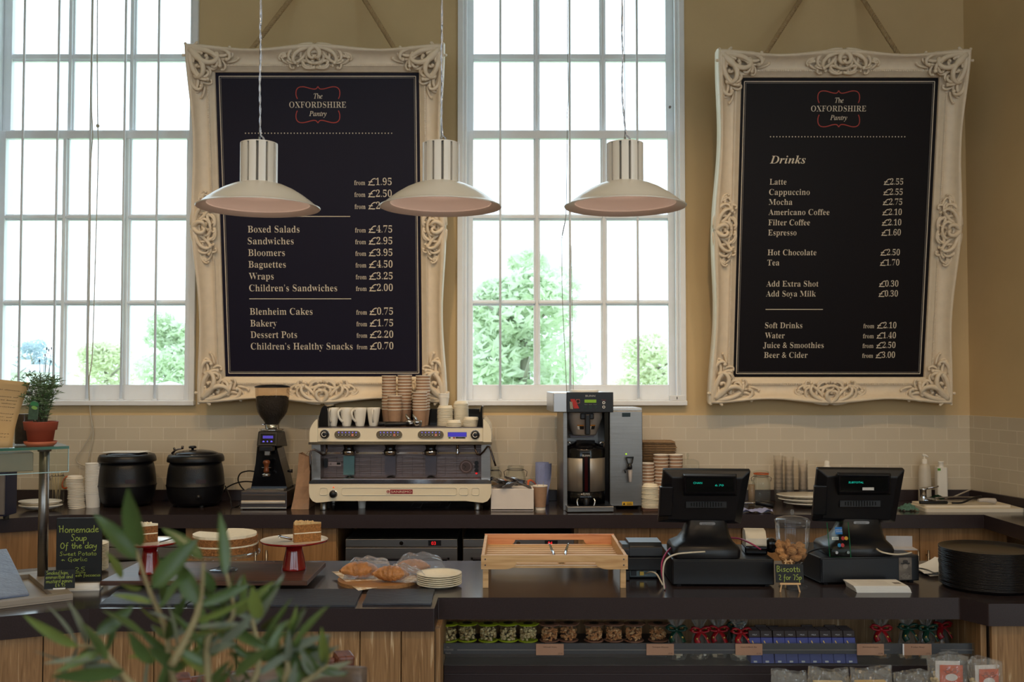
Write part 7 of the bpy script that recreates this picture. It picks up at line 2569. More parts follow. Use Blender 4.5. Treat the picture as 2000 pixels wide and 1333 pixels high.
def till(dx, dy, ddy, label, disp, zb):
    t = thing('till', label, 'till', (X(1380 + dx, -2.45 + ddy), -2.45 + ddy, zb))
    Y = lambda y: y + ddy
    k = MB()
    rings = []
    for py, a, b, ya, yb in ((1086, 1318, 1447, -2.54, -2.34), (1077, 1318, 1448, -2.545, -2.34), (1069, 1321, 1444, -2.535, -2.345), (1058, 1333, 1432, -2.50, -2.36), (1045, 1339, 1426, -2.48, -2.37), (1025, 1342.5, 1421.5, -2.46, -2.385), (995, 1343, 1420, -2.45, -2.39)):
        p, q = A(a + dx, py + dy, Y(ya)), A(b + dx, py + dy, Y(ya))
        z = p.z if py < 1086 else zb + .001
        r_ = .014
        xs, xe = p.x, q.x
        rings.append([(xs + r_, Y(ya), z), (xe - r_, Y(ya), z), (xe, Y(ya) + r_, z), (xe, Y(yb) - r_, z), (xe - r_, Y(yb), z), (xs + r_, Y(yb), z), (xs, Y(yb) - r_, z), (xs, Y(ya) + r_, z)])
    vs = [p for r_ in rings for p in r_]
    k.add(vs, [(i * 8 + j, i * 8 + (j + 1) % 8, (i + 1) * 8 + (j + 1) % 8, (i + 1) * 8 + j) for i in range(len(rings) - 1) for j in range(8)], 0, True)
    k.add(rings[-1], [tuple(range(8))])
    st_ = k.build('stand', BLACK, t)
    yv = -2.462
    c = A(1381.5 + dx, 1023.5 + dy, Y(yv))
    k = MB().prism(rrect(pm(31, yv), pm(5.2, yv), pm(2.5, yv), 4), 0, .0025, 0, front((c.x, Y(yv) + .0015, c.z)))
    k.build('name_plate', mat('silver_badge', (150, 150, 154), .3, .6), st_)
    k = MB()
    put_text(k, 'partner', -pm(10, yv), pm(10, yv), -pm(1.4, yv), pm(2.4, yv), front((c.x, Y(yv) - .0011, c.z)), 'sans')
    k.build('plate_print', INK, st_)
    # screen housing seen from behind, top edge nearer the viewer
    TL, TR, BR, BL = A(1296 + dx, 918.5 + dy, Y(-2.50)), A(1466.5 + dx, 920 + dy, Y(-2.50)), A(1447.5 + dx, 1024 + dy, Y(-2.43)), A(1285 + dx, 1021 + dy, Y(-2.43))
    nn = (TR - TL).cross(BL - TL).normalized()
    if nn.y > 0:
        nn = -nn
    q = [TL, TR, BR, BL]
    cen = (TL + TR + BR + BL) / 4
    inn = [cen + (p - cen) * .80 + nn * .022 for p in q]
    back = [p - nn * .022 for p in q]
    k = MB()
    k.add(inn + q + back, [(0, 3, 2, 1), (0, 1, 5, 4), (1, 2, 6, 5), (2, 3, 7, 6), (3, 0, 4, 7), (4, 5, 9, 8), (5, 6, 10, 9), (6, 7, 11, 10), (7, 4, 8, 11), (8, 9, 10, 11)])
    sc_ = k.build('screen_housing', BLACK, t, .004)
    U_, V_ = (TR - TL).normalized(), (TL - BL).normalized()
    V_ = (V_ - U_ * V_.dot(U_)).normalized()
    def HP(px, py, lift):
        d = ray(px + dx, py + dy)
        o_ = TL + nn * lift
        return CAM + d * ((o_ - CAM).dot(nn) / d.dot(nn))
    # pole display
    q0 = [HP(1333, 925.5, .020), HP(1439, 926.5, .020), HP(1440, 970, .020), HP(1335, 970, .020)]
    q1 = [HP(1336, 929.5, .062), HP(1437, 930.5, .062), HP(1437, 964.5, .050), HP(1338, 963.5, .050)]
    k = MB().add(q0 + q1, [(0, 1, 5, 4), (1, 2, 6, 5), (2, 3, 7, 6), (3, 0, 4, 7), (4, 5, 6, 7)])
    cd = k.build('customer_display', BLACK, t, .003)
    q2 = [HP(1340.5, 934, .0625), HP(1432.5, 934.5, .0625), HP(1433, 961, .0525), HP(1342, 961, .0525)]
    n2 = (q2[1] - q2[0]).cross(q2[3] - q2[0]).normalized()
    if n2.y > 0:
        n2 = -n2
    k = MB().add([p + n2 * .0015 for p in q2], [(0, 3, 2, 1)])
    k.build('display_window', mat('smoked_window', (16, 18, 18), .12, noise=0), cd)
    u2 = (q2[1] - q2[0]).normalized()
    v2 = (q2[0] - q2[3])
    v2 = (v2 - u2 * v2.dot(u2)).normalized()
    o2 = q2[3] + n2 * .0022
    Md = Matrix(((u2.x, v2.x, n2.x, o2.x), (u2.y, v2.y, n2.y, o2.y), (u2.z, v2.z, n2.z, o2.z), (0, 0, 0, 1)))
    W2, H2 = (q2[1] - q2[0]).length, (q2[0] - q2[3]).length
    TEAL = mat('teal_display_digits', (30, 214, 186), .5, emit=1.1, noise=0)
    for s, f0, f1, fz in disp:
        k = MB()
        put_text(k, s, W2 * f0, W2 * f1, H2 * fz, .0082, Md, 'sans')
        k.build('display_text', TEAL, cd)
    # magnetic reader on the side, vent bar
    k = MB().add([HP(1288, 950, .008), HP(1316, 950, .012), HP(1313, 1010, .012), HP(1285, 1010, .008), HP(1290, 952, .034), HP(1315, 952, .034), HP(1312, 1008, .034), HP(1287, 1008, .034)], [(0, 1, 5, 4), (1, 2, 6, 5), (2, 3, 7, 6), (3, 0, 4, 7), (4, 5, 6, 7)])
    k.build('card_reader', BLACK, t, .003)
    p, q = A(1339 + dx, 994 + dy, Y(-2.485)), A(1420 + dx, 980 + dy, Y(-2.485))
    vb = MB().bx(p.x, q.x, Y(-2.485), Y(-2.42), p.z, q.z).build('hinge_bar', BLACK, t, .003)
    k = MB()
    for i in range(12):
        x_ = p.x + (q.x - p.x) * (.14 + .72 * i / 11)
        hh = (q.z - p.z) * (.42 - .18 * abs(i - 5.5) / 5.5)
        zc_ = p.z + (q.z - p.z) * .56
        k.bx(x_ - .0022, x_ + .0022, Y(-2.4856), Y(-2.484), zc_ - hh, zc_ + hh)
    k.build('vent_slots', mat('vent_black', (3, 3, 4), .9, noise=0), vb)
    if dx:
        s0 = [HP(1382, 957.5, .0535), HP(1404.5, 957.5, .0535), HP(1404.5, 952, .0555), HP(1382, 952, .0555)]
        MB().add([v_ + n2 * .009 for v_ in s0], [(0, 1, 2, 3)]).build('sticker', PAPER, cd)
    return t


fl, fr = Z(1313, 1146.5, CT), Z(1513, 1147.5, CT)
drawer_box(fl, fr, .33, .1, 'black cash drawer under the first till beside the receipt printer')
till(0, 0, 0, 'black till facing away beside the printer showing 6.70 on its rear display', [('CHAN', .11, .30, .60), ('6.70', .58, .76, .44)], CT + .101)
fl, fr = Z(1604, 1144, CT), Z(1797, 1138.5, CT)
d2, rz2, W2_ = drawer_box(fl, fr, .34, .1, 'black cash drawer with a picture card under the second till')
till(301, -2, .05, 'black till facing away beside the black trays with SUBTOTAL on its rear display', [('SUBTOTAL', .12, .44, .56)], CT + .101)
# picture card stuck on the drawer
k = MB()
a0, a1 = W2_ * .785, W2_ * .915
pcd = MB().bx(a0, a1, -.0012, -.0002, .012, .094).build('picture_card', mat('grey_brown_photo', (112, 102, 92), .5, noise=.45, ns=22), d2)
k = MB()
Mq = front((0, -.0014, 0))
am = (a0 + a1) / 2
k.prism(rrect(.036, .006, .003, 3, am, .072), 0, .0003, 0, Mq)
k.prism(rrect(.02, .012, .005, 3, am, .079), 0, .0003, 0, Mq)
k.prism(circ(.010, 14, am, .062), 0, .0003, 1, Mq)
for i, s in enumerate(('LET US', 'GO FORWARD', 'TOGETHER')):
    put_text(k, s, am - .0036 * len(s) / 2, am + .0036 * len(s) / 2, .030 - i * .0065, .0046, Mq, 'roman', 2, .0004)
k.build('card_print', [mat('dark_print', (52, 48, 46), .6), mat('mid_print', (140, 130, 118), .6), mat('light_print', (176, 168, 156), .6)], pcd)

# card terminal, cables
zt5 = CT + .101
ct_ = local('card_terminal', 'cream and black card machine on the first cash drawer behind the biscotti jar', 'card terminal', (X(1470, -2.40), -2.40, zt5), R(-6))
MB().bx(-.042, .042, -.055, .05, 0, .03).build('base', GLOSSBLACK, ct_, .006, 3)
k = MB().prism([(-.06, .03), (.04, .03), (.045, .07), (.02, .088), (-.03, .085), (-.056, .06)], -.038, .038, 0, Matrix(((0, 0, 1, 0), (1, 0, 0, 0), (0, 1, 0, 0), (0, 0, 0, 1))))
k.build('paper_hood', mat('cream_plastic', (214, 204, 184), .35), ct_, .008, 3)
MB().bx(.04, .085, -.03, .03, 0, .055).build('cradle', GLOSSBLACK, ct_, .02, 4)
PINKC, WHITEC = mat('magenta_lead', (150, 44, 84), .4), mat('white_lead', (206, 196, 176), .5)
lead('network_cable', [Pc(1343, 1057, -2.40), Pc(1325, 1062, -2.42), Pc(1306, 1075, -2.46), Pc(1294, 1095, -2.52), Pc(1292, 1115, -2.55), Pc(1295, 1133, -2.575), (X(1297, -2.59), -2.585, CT + .004)], .0032, PINKC, 'magenta lead looping from the first till down beside the cash drawer')
lead('network_cable', [Pc(1377, 1078.5, -2.56), Pc(1350, 1080, -2.575), Pc(1322, 1083, -2.595), Pc(1304, 1091, -2.60), Pc(1297, 1103, -2.605), Pc(1295, 1122, -2.605), (X(1295, -2.6), -2.60, CT + .004)], .0032, WHITEC, 'white lead arching over the corner of the first cash drawer')
lead('network_cable', [(X(1262, y0), y0 + .04, CT + .02), Pc(1272, 1118, -2.47), Pc(1283, 1123, -2.50), (X(1292, -2.54), -2.54, CT + .006)], .003, WHITEC, 'short white lead plugged into the back of the receipt printer')
lead('network_cable', [Pc(1425, 1051, -2.40), Pc(1445, 1053, -2.42), Pc(1466, 1062, -2.49), Pc(1486, 1074, -2.50)], .0032, PINKC, 'magenta lead crossing in front of the card machine')
lead('network_cable', [Pc(1712, 1073, -2.5), Pc(1722, 1079, -2.53), Pc(1745, 1083.5, -2.535), Pc(1765, 1083, -2.52), Pc(1780, 1080, -2.48)], .0032, WHITEC, 'white lead lying on the second cash drawer')
lead('network_cable', [Pc(1560, 1103, -2.44), Pc(1572, 1085, -2.46), Pc(1590, 1075, -2.48), Pc(1612, 1071, -2.5), Pc(1625, 1072, -2.5)], .003, LEAD, 'black lead curving up onto the second cash drawer')
pb_ = A(1762, 1078, -2.36)
mesh_thing(MB().bx(-.05, .05, -.03, .03, 0, .004).bx(-.05, .05, .03, .032, 0, .045), 'paper_pad', mat('milky_film', (190, 186, 186), .4), 'white pad leaning in a clear holder behind the second till', 'pad', (X(1758, -2.34), -2.33, zt5), None, R(-4))

# biscotti jar
jy = -2.54
jx = X(1544.5, jy)
k1 = pm(1, jy)
jz = lambda py: A(0, py, jy).z - CT
bj = local('biscuit_jar', 'footed glass jar with knobbed lid part filled with biscotti', 'jar', (jx, jy, CT))
BJG = glass('biscuit_jar_glass', (251, 252, 253), .24, .02, cap=.5)
MB().lathe([(27 * k1, 0), (27.5 * k1, .003), (16 * k1, .010), (8 * k1, .020), (7 * k1, .034), (10 * k1, jz(1104)), (20 * k1, jz(1098)), (28 * k1, jz(1082)), (31.5 * k1, jz(1060)), (33 * k1, jz(1022)), (34 * k1, jz(1019.5))], (0, 0, 0), 40).build('bowl', BJG, bj)
k = MB().lathe([(34 * k1, jz(1019)), (34.5 * k1, jz(1017)), (30 * k1, jz(1013)), (18 * k1, jz(1009.5)), (0, jz(1008.5))], (0, 0, 0), 40)
k.lathe([(2.5 * k1, jz(1009)), (1.8 * k1, jz(1006)), (3.8 * k1, jz(1001)), (3 * k1, jz(997)), (0, jz(995))], (0, 0, 0), 16)
k.lathe([(31 * k1, jz(1021)), (31 * k1, jz(1026)), (30 * k1, jz(1026))], (0, 0, 0), 40)
k.build('jar_lid', glass('jar_lid_glass', (248, 250, 253), .3, .05, cap=.5), bj)
BIS = mat('biscotti_crumb', (190, 136, 84), .85, noise=.3, ns=60, bump=1, bs=120)
rr = random.Random(9)
for i, (px, py, dy, sx, sz_) in enumerate(((1524, 1064, -.02, .019, .016), (1537.5, 1066, -.015, .013, .022), (1561, 1067, -.02, .024, .015), (1523, 1077, -.025, .018, .014), (1546, 1077, -.03, .022, .016), (1566, 1080, -.025, .018, .018), (1531, 1088, -.03, .020, .014), (1553, 1091, -.032, .024, .013), (1540, 1098, -.02, .026, .012), (1545, 1070, .02, .03, .014), (1530, 1082, .022, .026, .016), (1560, 1086, .022, .026, .016))):
    p = A(px, py, jy + dy)
    k = MB().sph((0, 0, 0), (sx, .013, sz_), 14, 10)
    for v in k.v:
        v *= 1 + .16 * math.sin(v.x * 210 + i) * math.cos(v.z * 240 + i * 2) + rr.uniform(-.04, .04)
    mesh_thing(k, 'biscotti', BIS, 'lumpy golden biscotti piece in the footed glass jar', 'biscuit', p, 'biscotti in the glass jar', R(rr.uniform(-30, 30)))
# easel sign
ea = local('easel_sign', 'tiny chalkboard offering biscotti on a miniature pine easel', 'chalkboard', (X(1539, -2.635), -2.635, CT), R(-2))
k1 = pm(1, -2.635)
Me = Matrix.Rotation(R(-10), 4, 'X')
for sx in (-1, 1):
    MB().tube([Me @ Vector((sx * 19 * k1, .004, 0)), Me @ Vector((sx * 4 * k1, .006, .115))], .0032, 4, 0, False).build('easel_leg', PINE, ea)
MB().tube([(0, .075, .001), Me @ Vector((0, .008, .10))], .003, 4, 0, False).build('easel_leg', PINE, ea)
MB().bx(-20 * k1, 20 * k1, -.008, .004, .026, .033, 0, Me).build('easel_ledge', PINE, ea)
MB().bx(-9 * k1, 9 * k1, .001, .007, .106, .110, 0, Me).build('easel_bar', PINE, ea)
MB().bx(-27 * k1, 27 * k1, -.005, -.001, .0335, .0335 + 35 * k1, 0, Me).build('board', BOARDBLACK, ea, .001)
k = MB()
Mh = Me @ front((0, -.0052, 0))
put_hand(k, 'Biscotti', -25 * k1, 21 * k1, .0335 + 20.5 * k1, 6.3 * k1, Mh, 0, .0022)
put_hand(k, '2 for 75p', -22 * k1, 23 * k1, .0335 + 5 * k1, 6.0 * k1, Mh, 0, .0020)
k.build('chalk_writing', CHALK, ea)

# card payment sign
gsn = thing('payment_sign', 'small green edged glass sign with card payment logos', 'sign', Z(1640, 1090, zt5))
TLs, TRs, BRs, BLs = A(1615, 1021, -2.50), A(1656.5, 1020.5, -2.485), Z(1662, 1089.5, zt5 + .001), Z(1621, 1088.5, zt5 + .001)
nn = (TRs - TLs).cross(BLs - TLs).normalized()
if nn.y > 0:
    nn = -nn
q = [TLs, TRs, BRs, BLs]
k = MB().add([p + nn * .003 for p in q] + [p - nn * .003 for p in q], [(0, 3, 2, 1), (4, 5, 6, 7), (0, 1, 5, 4), (1, 2, 6, 5), (2, 3, 7, 6), (3, 0, 4, 7)])
for i in (2, 3, 4, 5):
    k.m[i] = 1
k.build('glass_plate', [glass('sign_glass', (246, 250, 248), .12), mat('bright_green_edge', (52, 150, 104), .1, noise=.1)], gsn)
u_ = (TRs - TLs)
v_ = (TLs - BLs)
Ms = Matrix(((u_.x, v_.x, nn.x, BLs.x), (u_.y, v_.y, nn.y, BLs.y), (u_.z, v_.z, nn.z, BLs.z), (0, 0, 0, 1)))
Ml = Ms.copy()
LB = mat('card_blue', (36, 116, 196), .4, noise=0)
k = MB().prism([(.33, .655), (.66, .655), (.66, .86), (.33, .86)], .0035, .004, 0, Ml)
put_text(k, 'AMERICAN', .335, .65, .765, .034, Ml, 'sans', 1, .0044)
put_text(k, 'EXPRESS', .37, .655, .715, .034, Ml, 'sans', 1, .0044)
k.build('blue_logo', [LB, PAPER], gsn)
k = MB().prism([(.14, .49), (.46, .49), (.46, .58), (.14, .58)], .0035, .004, 1, Ml)
put_text(k, 'VISA', .19, .43, .508, .052, Ml, 'sans', 0, .0044)
k.build('white_logo', [mat('visa_blue', (34, 50, 130), .4, noise=0), PAPER], gsn)
asp = u_.length / v_.length
for cy, c0, c1, cxm in ((.535, (196, 38, 40), (232, 160, 40), .74), (.335, (30, 130, 190), (204, 44, 50), .54)):
    k = MB()
    k.prism([(cxm - .075 + .085 * math.cos(a * .3927), cy + .085 * asp * math.sin(a * .3927)) for a in range(16)], .0035, .0038, 0, Ml)
    k.prism([(cxm + .075 + .085 * math.cos(a * .3927), cy + .085 * asp * math.sin(a * .3927)) for a in range(16)], .0039, .0042, 1, Ml)
    k.build('round_logo', [mat('logo_tone', c0, .4, noise=0), mat('logo_tone', c1, .4, noise=0)], gsn)
for f in (.26, .80):
    p = Ms @ Vector((f, .13, 0))
    MB().tube([p + nn * .012, p - nn * .0, p - nn * .03], .0035, 10).tube([p + nn * .006, p + nn * .013], .0055, 12).build('bolt', STEEL, gsn)

# leaflets, trays, notes
q = [Z(1674, 1158.5, CT), Z(1779, 1157.7, CT)]
dv = (q[1] - q[0])
lt_ = local('leaflet_stack', 'x', 'leaflets', (q[0].x, q[0].y, CT), math.atan2(dv.y, dv.x))
bpy.data.objects.remove(lt_)
W_ = dv.length
lf0 = mesh_thing(MB().bx(0, W_, 0, .115, 0, .0021), 'leaflet', PAPER, 'white printed leaflet in the squared pile in front of the second till', 'leaflet', (q[0].x, q[0].y, CT), 'leaflets in the squared pile', 0)
for i in range(1, 9):
    dup(lf0, (q[0].x - .0012 * i + rnd.uniform(-.0012, .0012), q[0].y + rnd.uniform(-.001, .001), CT + i * .0024), R(rnd.uniform(-.6, .6)))
top_ = local('leaflet', 'top leaflet of the squared pile with small print and a dark picture', 'leaflet', (q[0].x - .0115, q[0].y, CT + 9 * .0024), 0, 'leaflets in the squared pile')
MB().bx(0, W_, 0, .115, 0, .0021).build('sheet', PAPER, top_)
k = MB()
for i in range(7):
    k.bx(W_ * .12, W_ * .72, .02 + i * .012, .0208 + i * .012, .0021, .0023)
k.bx(W_ * .82, W_ * .95, .035, .065, .0021, .0023)
k.build('print', mat('soft_grey_print', (150, 142, 134), .7), top_)
r = .163
ty = mesh_thing(MB().lathe([(0, .004), (r * .84, .004), (r * .92, .008), (r * .985, .015), (r, .016), (r, .0135), (r * .93, .005), (r * .86, 0), (0, 0)], (0, 0, 0), 44), 'round_tray', mat('black_lacquer_tray', (28, 24, 24), .28, noise=.2, ns=30), 'x', 'tray', (0, 0, 0))
rr = random.Random(4)
for i in range(29):
    dup(ty, (1.735 + rr.uniform(-.0015, .0015), -2.545 + rr.uniform(-.0015, .0015), CT + i * .0046), rr.uniform(0, 6), 'round black tray in the tall pile at the counter corner', 'round black trays')
bpy.data.objects.remove(ty)
for i, (dx, rz, h, lb) in enumerate(((0, 6, .0, 'loose white order slip lowest behind the black trays'), (-.006, -4, .008, 'printed white order slip in the middle behind the black trays'), (.004, 12, .016, 'curled handwritten slip on top behind the black trays'))):
    k = MB()
    k.grid(lambda u, v: ((u - .5) * .11, (v - .5) * .15, .002 + .018 * (u * u) * (1 + i * .4) + .004 * math.sin(v * 5)), 8, 6)
    for j in range(4):
        pass
    o = mesh_thing(k, 'order_slip', PAPER, lb, 'paper', (X(1815, -2.27) + dx, -2.28, CT + h), 'order slips behind the trays', R(rz))

# ---------------------------------------------------------------- goods on the sales shelf
def nut_pot(px, y, tint, label, group, lidm, nutm, nut, seed):
    rr = random.Random(seed)
    t = local('nut_pot', label, 'nut pot', (X(px, y), y, RISE), R(rr.uniform(-20, 20)), group)
    r, h = .0345, .064
    MB().lathe([(r * .80, .004), (r * .98, h - .003), (r * 1.0, h)], (0, 0, 0), 26).build('tub', CLEARTUB, t)
    k = MB().lathe([(0, h + .0025), (r * 1.0, h + .002), (r * 1.08, h + .0005), (r * 1.08, h - .0015), (r * 1.02, h - .001)], (0, 0, 0), 28)
    k.bx(r * .8, r * 1.2, -.008, .008, h - .0008, h + .0012)
    lo = k.build('tub_lid', lidm, t)
    MB().prism(circ(r * .52, 16), h + .0026, h + .003).build('lid_label', mat('brown_label', (66, 52, 34), .6, noise=.5, ns=200), lo)
    k = MB().lathe([(0, .001), (r * .9, .001), (r * 1.02, .004), (r * 1.06, .006), (r * 1.0, .008), (r * .82, .008)], (0, 0, 0), 28)
    k.build('base_ring', lidm, t)
    k = MB()
    for i in range(95):
        a, z = rr.uniform(0, 6.28), rr.uniform(.010, h * .62)
        q = r * (.80 + .18 * z / h) * rr.choice((.84, .84, .8, .6))
        if i > 75:
            z, q = h * .62 + rr.uniform(0, .006), r * .8 * math.sqrt(rr.random())
        M = Matrix.Translation((q * math.cos(a), q * math.sin(a), z)) @ Matrix.Rotation(rr.uniform(0, 6), 4, 'X') @ Matrix.Rotation(rr.uniform(0, 6), 4, 'Z')
        k.sph((0, 0, 0), nut, 7, 5, 0 if rr.random() < .7 else 1, M)
    o = k.build('nuts', nutm, t)
    o['kind'] = 'stuff'
    return t


CLEARTUB = glass('clear_tub', (250, 250, 246), .14, .015)
LIME = mat('lime_plastic', (186, 200, 40), .35, noise=.02)
BROWNP = mat('brown_plastic_lid', (158, 110, 86), .35, noise=.02)
PIST = [mat('pistachio_shell', (230, 206, 156), .6, noise=.15, ns=150), mat('dark_pistachio', (184, 152, 100), .6)]
ALM = [mat('almond_skin', (218, 152, 96), .6, noise=.15, ns=150), mat('pale_almond', (234, 184, 132), .6)]
for i, (px, lb) in enumerate(((876.5, 'lime lidded pot of pistachios next to the oak end panel'), (913.4, 'second lime lidded pistachio pot from the oak end panel'), (954, 'third lime lidded pistachio pot from the oak end panel'), (992.6, 'fourth lime lidded pistachio pot from the oak end panel'), (1031, 'lime lidded pistachio pot beside the brown lidded pots'))):
    nut_pot(px, -2.535 + .004 * (i % 2), None, lb, 'pistachio pots', LIME, PIST, (.0048, .0062, .0046), i + 1)
for i, (px, lb) in enumerate(((1072.4, 'brown lidded nut pot beside the lime lidded pots'), (1109.4, 'second brown lidded nut pot from the lime lidded pots'), (1158.7, 'third brown lidded nut pot from the lime lidded pots'), (1197, 'fourth brown lidded nut pot from the lime lidded pots'), (1235.7, 'fifth brown lidded nut pot from the lime lidded pots'), (1282.5, 'brown lidded nut pot nearest the ribboned sweet bags'))):
    nut_pot(px, -2.535 + .004 * (i % 2), None, lb, 'brown nut pots', BROWNP, ALM, (.0038, .0066, .0036), i + 21)

# ribboned cellophane bags
REDR = mat('red_satin_ribbon', (150, 20, 28), .3, noise=.1, ns=60)
GREENR = mat('dark_green_ribbon', (18, 54, 40), .3, noise=.15, ns=60)
GOLD = mat('gold_print', (186, 152, 72), .35, .5)
FUDGE = mat('fudge_block', (196, 142, 78), .6, noise=.15, ns=60)
NOUG = mat('white_nougat', (226, 212, 188), .6, noise=.08)
CHOC = mat('chocolate', (58, 34, 24), .4, noise=.1)
def gift_bag(px, y, rib, fills, label, lean, seed, pyk):
    rr = random.Random(seed)
    x = X(px, y)
    zk = A(px, pyk, y).z - SH
    t = local('sweet_bag', label, 'sweet bag', (x, y, SH), R(lean * 2), 'ribboned sweet bags')
    k = MB()
    n = 22
    prof = [(.0, .001), (.030, .002), (.035, .016), (.033, .035), (.021, zk - .014), (.007, zk)]
    vs = []
    def ring(r_, z, wob):
        return [((r_ * (1 + wob * math.sin(j * 3.1 + z * 300 + seed))) * math.cos(2 * math.pi * j / n) + lean * .0012 * z * 10 * .01, (r_ * (1 + wob * math.cos(j * 2.3 + z * 200))) * math.sin(2 * math.pi * j / n) * .85, z) for j in range(n)]
    rings = [ring(max(.0005, r_), z, .10) for r_, z in prof] + [ring(.012, zk + .012, .3), ring(.024, zk + .034, .35), ring(.030, zk + .052, .4)]
    for r_ in rings:
        vs += r_
    k.add(vs, [(i * n + j, i * n + (j + 1) % n, (i + 1) * n + (j + 1) % n, (i + 1) * n + j) for i in range(len(rings) - 1) for j in range(n)], 0, False)
    k.build('cellophane', CELLO, t)
    k = MB()
    for sx in (-1, 1):
        k.tube(curve([(0, -.006, zk), (sx * .012, -.014, zk + .012), (sx * .029, -.014, zk + .014), (sx * .032, -.012, zk + .002), (sx * .014, -.012, zk - .003), (0, -.006, zk)], 4), .0105, 6, 0, True, True, .35, (0, 0, 1))
        k.tube(curve([(0, -.008, zk), (sx * .012, -.022, zk - .010), (sx * .020, -.030, zk - .024), (sx * .020 + .006, -.036, zk - .038)], 4), .0105, 6, 0, True, True, .25, (sx * .6, -.6, .5))
        k.sph((sx * .020, -.0165, zk + .010), (.004, .001, .003), 6, 4, 1)
        k.sph((sx * .019, -.0335, zk - .022), (.004, .0012, .005), 6, 4, 1)
    k.sph((0, -.010, zk), (.008, .008, .008), 8, 6)
    k.build('ribbon', [rib, GOLD], t)
    k = MB()
    for i in range(9):
        M = Matrix.Translation((rr.uniform(-.016, .016), rr.uniform(-.014, .010), .011 + .0125 * (i // 3))) @ Matrix.Rotation(rr.uniform(0, 6), 4, 'Z') @ Matrix.Rotation(rr.uniform(-.6, .6), 4, 'X')
        k.box((0, 0, 0), (.020, .017, .015), i % len(fills), M)
    k.build('sweets', fills, t)
    return t


BAGS = ((1318, -2.625, GREENR, [CHOC, NOUG], 'sweet bag with green ribbon next to the brown nut pots', -3, 1, 1229), (1362, -2.615, REDR, [NOUG, CHOC], 'nougat bag with red ribbon standing alone between ribboned bags', 4, 2, 1232), (1399, -2.60, REDR, [NOUG, CHOC, NOUG], 'nougat bag with a red ribbon in the cluster before the chocolate bars', -4, 3, 1230),
        (1431, -2.54, GREENR, [NOUG, CHOC], 'bag with a green ribbon leaning behind the red ribboned cluster', 6, 4, 1222), (1440, -2.635, REDR, [NOUG], 'red ribboned nougat bag touching the chocolate bars', 5, 5, 1234), (1713, -2.60, REDR, [FUDGE], 'fudge bag with red ribbon standing just beyond the chocolate bars', -6, 6, 1228),
        (1763, -2.61, GREENR, [FUDGE, FUDGE, NOUG], 'fudge bag with long green ribbon in the middle of the end group', 2, 7, 1226), (1800, -2.62, GREENR, [FUDGE, NOUG], 'fudge bag with gold printed green ribbon trailing down its front', 5, 8, 1228), (1828, -2.55, REDR, [FUDGE], 'fudge bag with red ribbon nearest the oak end panel', 4, 9, 1222))
for b_ in BAGS:
    gift_bag(*b_)

# chocolate bars
BLUEW = mat('blue_wrapper', (42, 52, 132), .45, noise=.05, ns=60)
BROWNW = mat('dark_brown_wrapper', (44, 25, 20), .55, noise=.05, ns=60)
SILV = mat('silver_wrapper_print', (206, 204, 206), .5)
bar = local('chocolate_bar', 'x', 'chocolate bar', (0, 0, 0))
w_, h_, d_ = .0205, .112, .006
Mb_ = Matrix.Rotation(R(-17), 4, 'X')
MB().bx(-w_, w_, -d_, d_, 0, h_ * .78, 0, Mb_).bx(-w_, w_, -d_ * 1.01, d_, h_ * .78, h_, 1, Mb_).build('wrapper', [BLUEW, BROWNW], bar, .002)
k = MB()
Mp = Mb_ @ front((0, -d_ - .0004, 0))
put_text(k, 'GREEN', -.014, .014, .046, .0062, Mp, 'roman')
put_text(k, '&BLACK', -.014, .014, .0375, .0062, Mp, 'roman')
put_text(k, 'MILK', -.007, .009, h_ * .84, .0045, Mp, 'sans')
k.prism(rrect(.012, .006, .001, 2, -.004, .006), 0, .0002, 0, Mp)
ribbon(k, [(-.010, .076), (-.004, .062)], .003, Mp, 1)
k.build('wrapper_print', [SILV, GOLD], bar)
for c_, px in enumerate((1472, 1495, 1519, 1541.5, 1564.5, 1587, 1610, 1633, 1656)):
    depth = (4, 5, 5, 4, 4, 5, 4, 5, 5)[c_]
    for i in range(depth):
        y = -2.682 + .0165 * i
        s = ('chocolate bar in front of its row beside the red ribboned bags', 'front chocolate bar in the second row from the ribboned bags', 'front chocolate bar in the third row from the ribboned bags', 'front chocolate bar in the fourth row from the ribboned bags', 'front chocolate bar in the middle row of nine', 'front chocolate bar in the fourth row from the end gap', 'front chocolate bar in the third row from the end gap', 'front chocolate bar in the second row from the end gap', 'front chocolate bar in the last row beside the empty gap')[c_] if i == 0 else 'blue and brown chocolate bar behind the front one of its row'
        dup(bar, (X(px, -2.682) - .0006 * i, y, SH + .0005 + (.003 if i == depth - 1 and c_ in (1, 5, 7) else 0)), 0, s, 'front chocolate bars' if i == 0 else 'chocolate bars behind the front ones')
for ch in list(bar.children):
    bpy.data.objects.remove(ch)
bpy.data.objects.remove(bar)

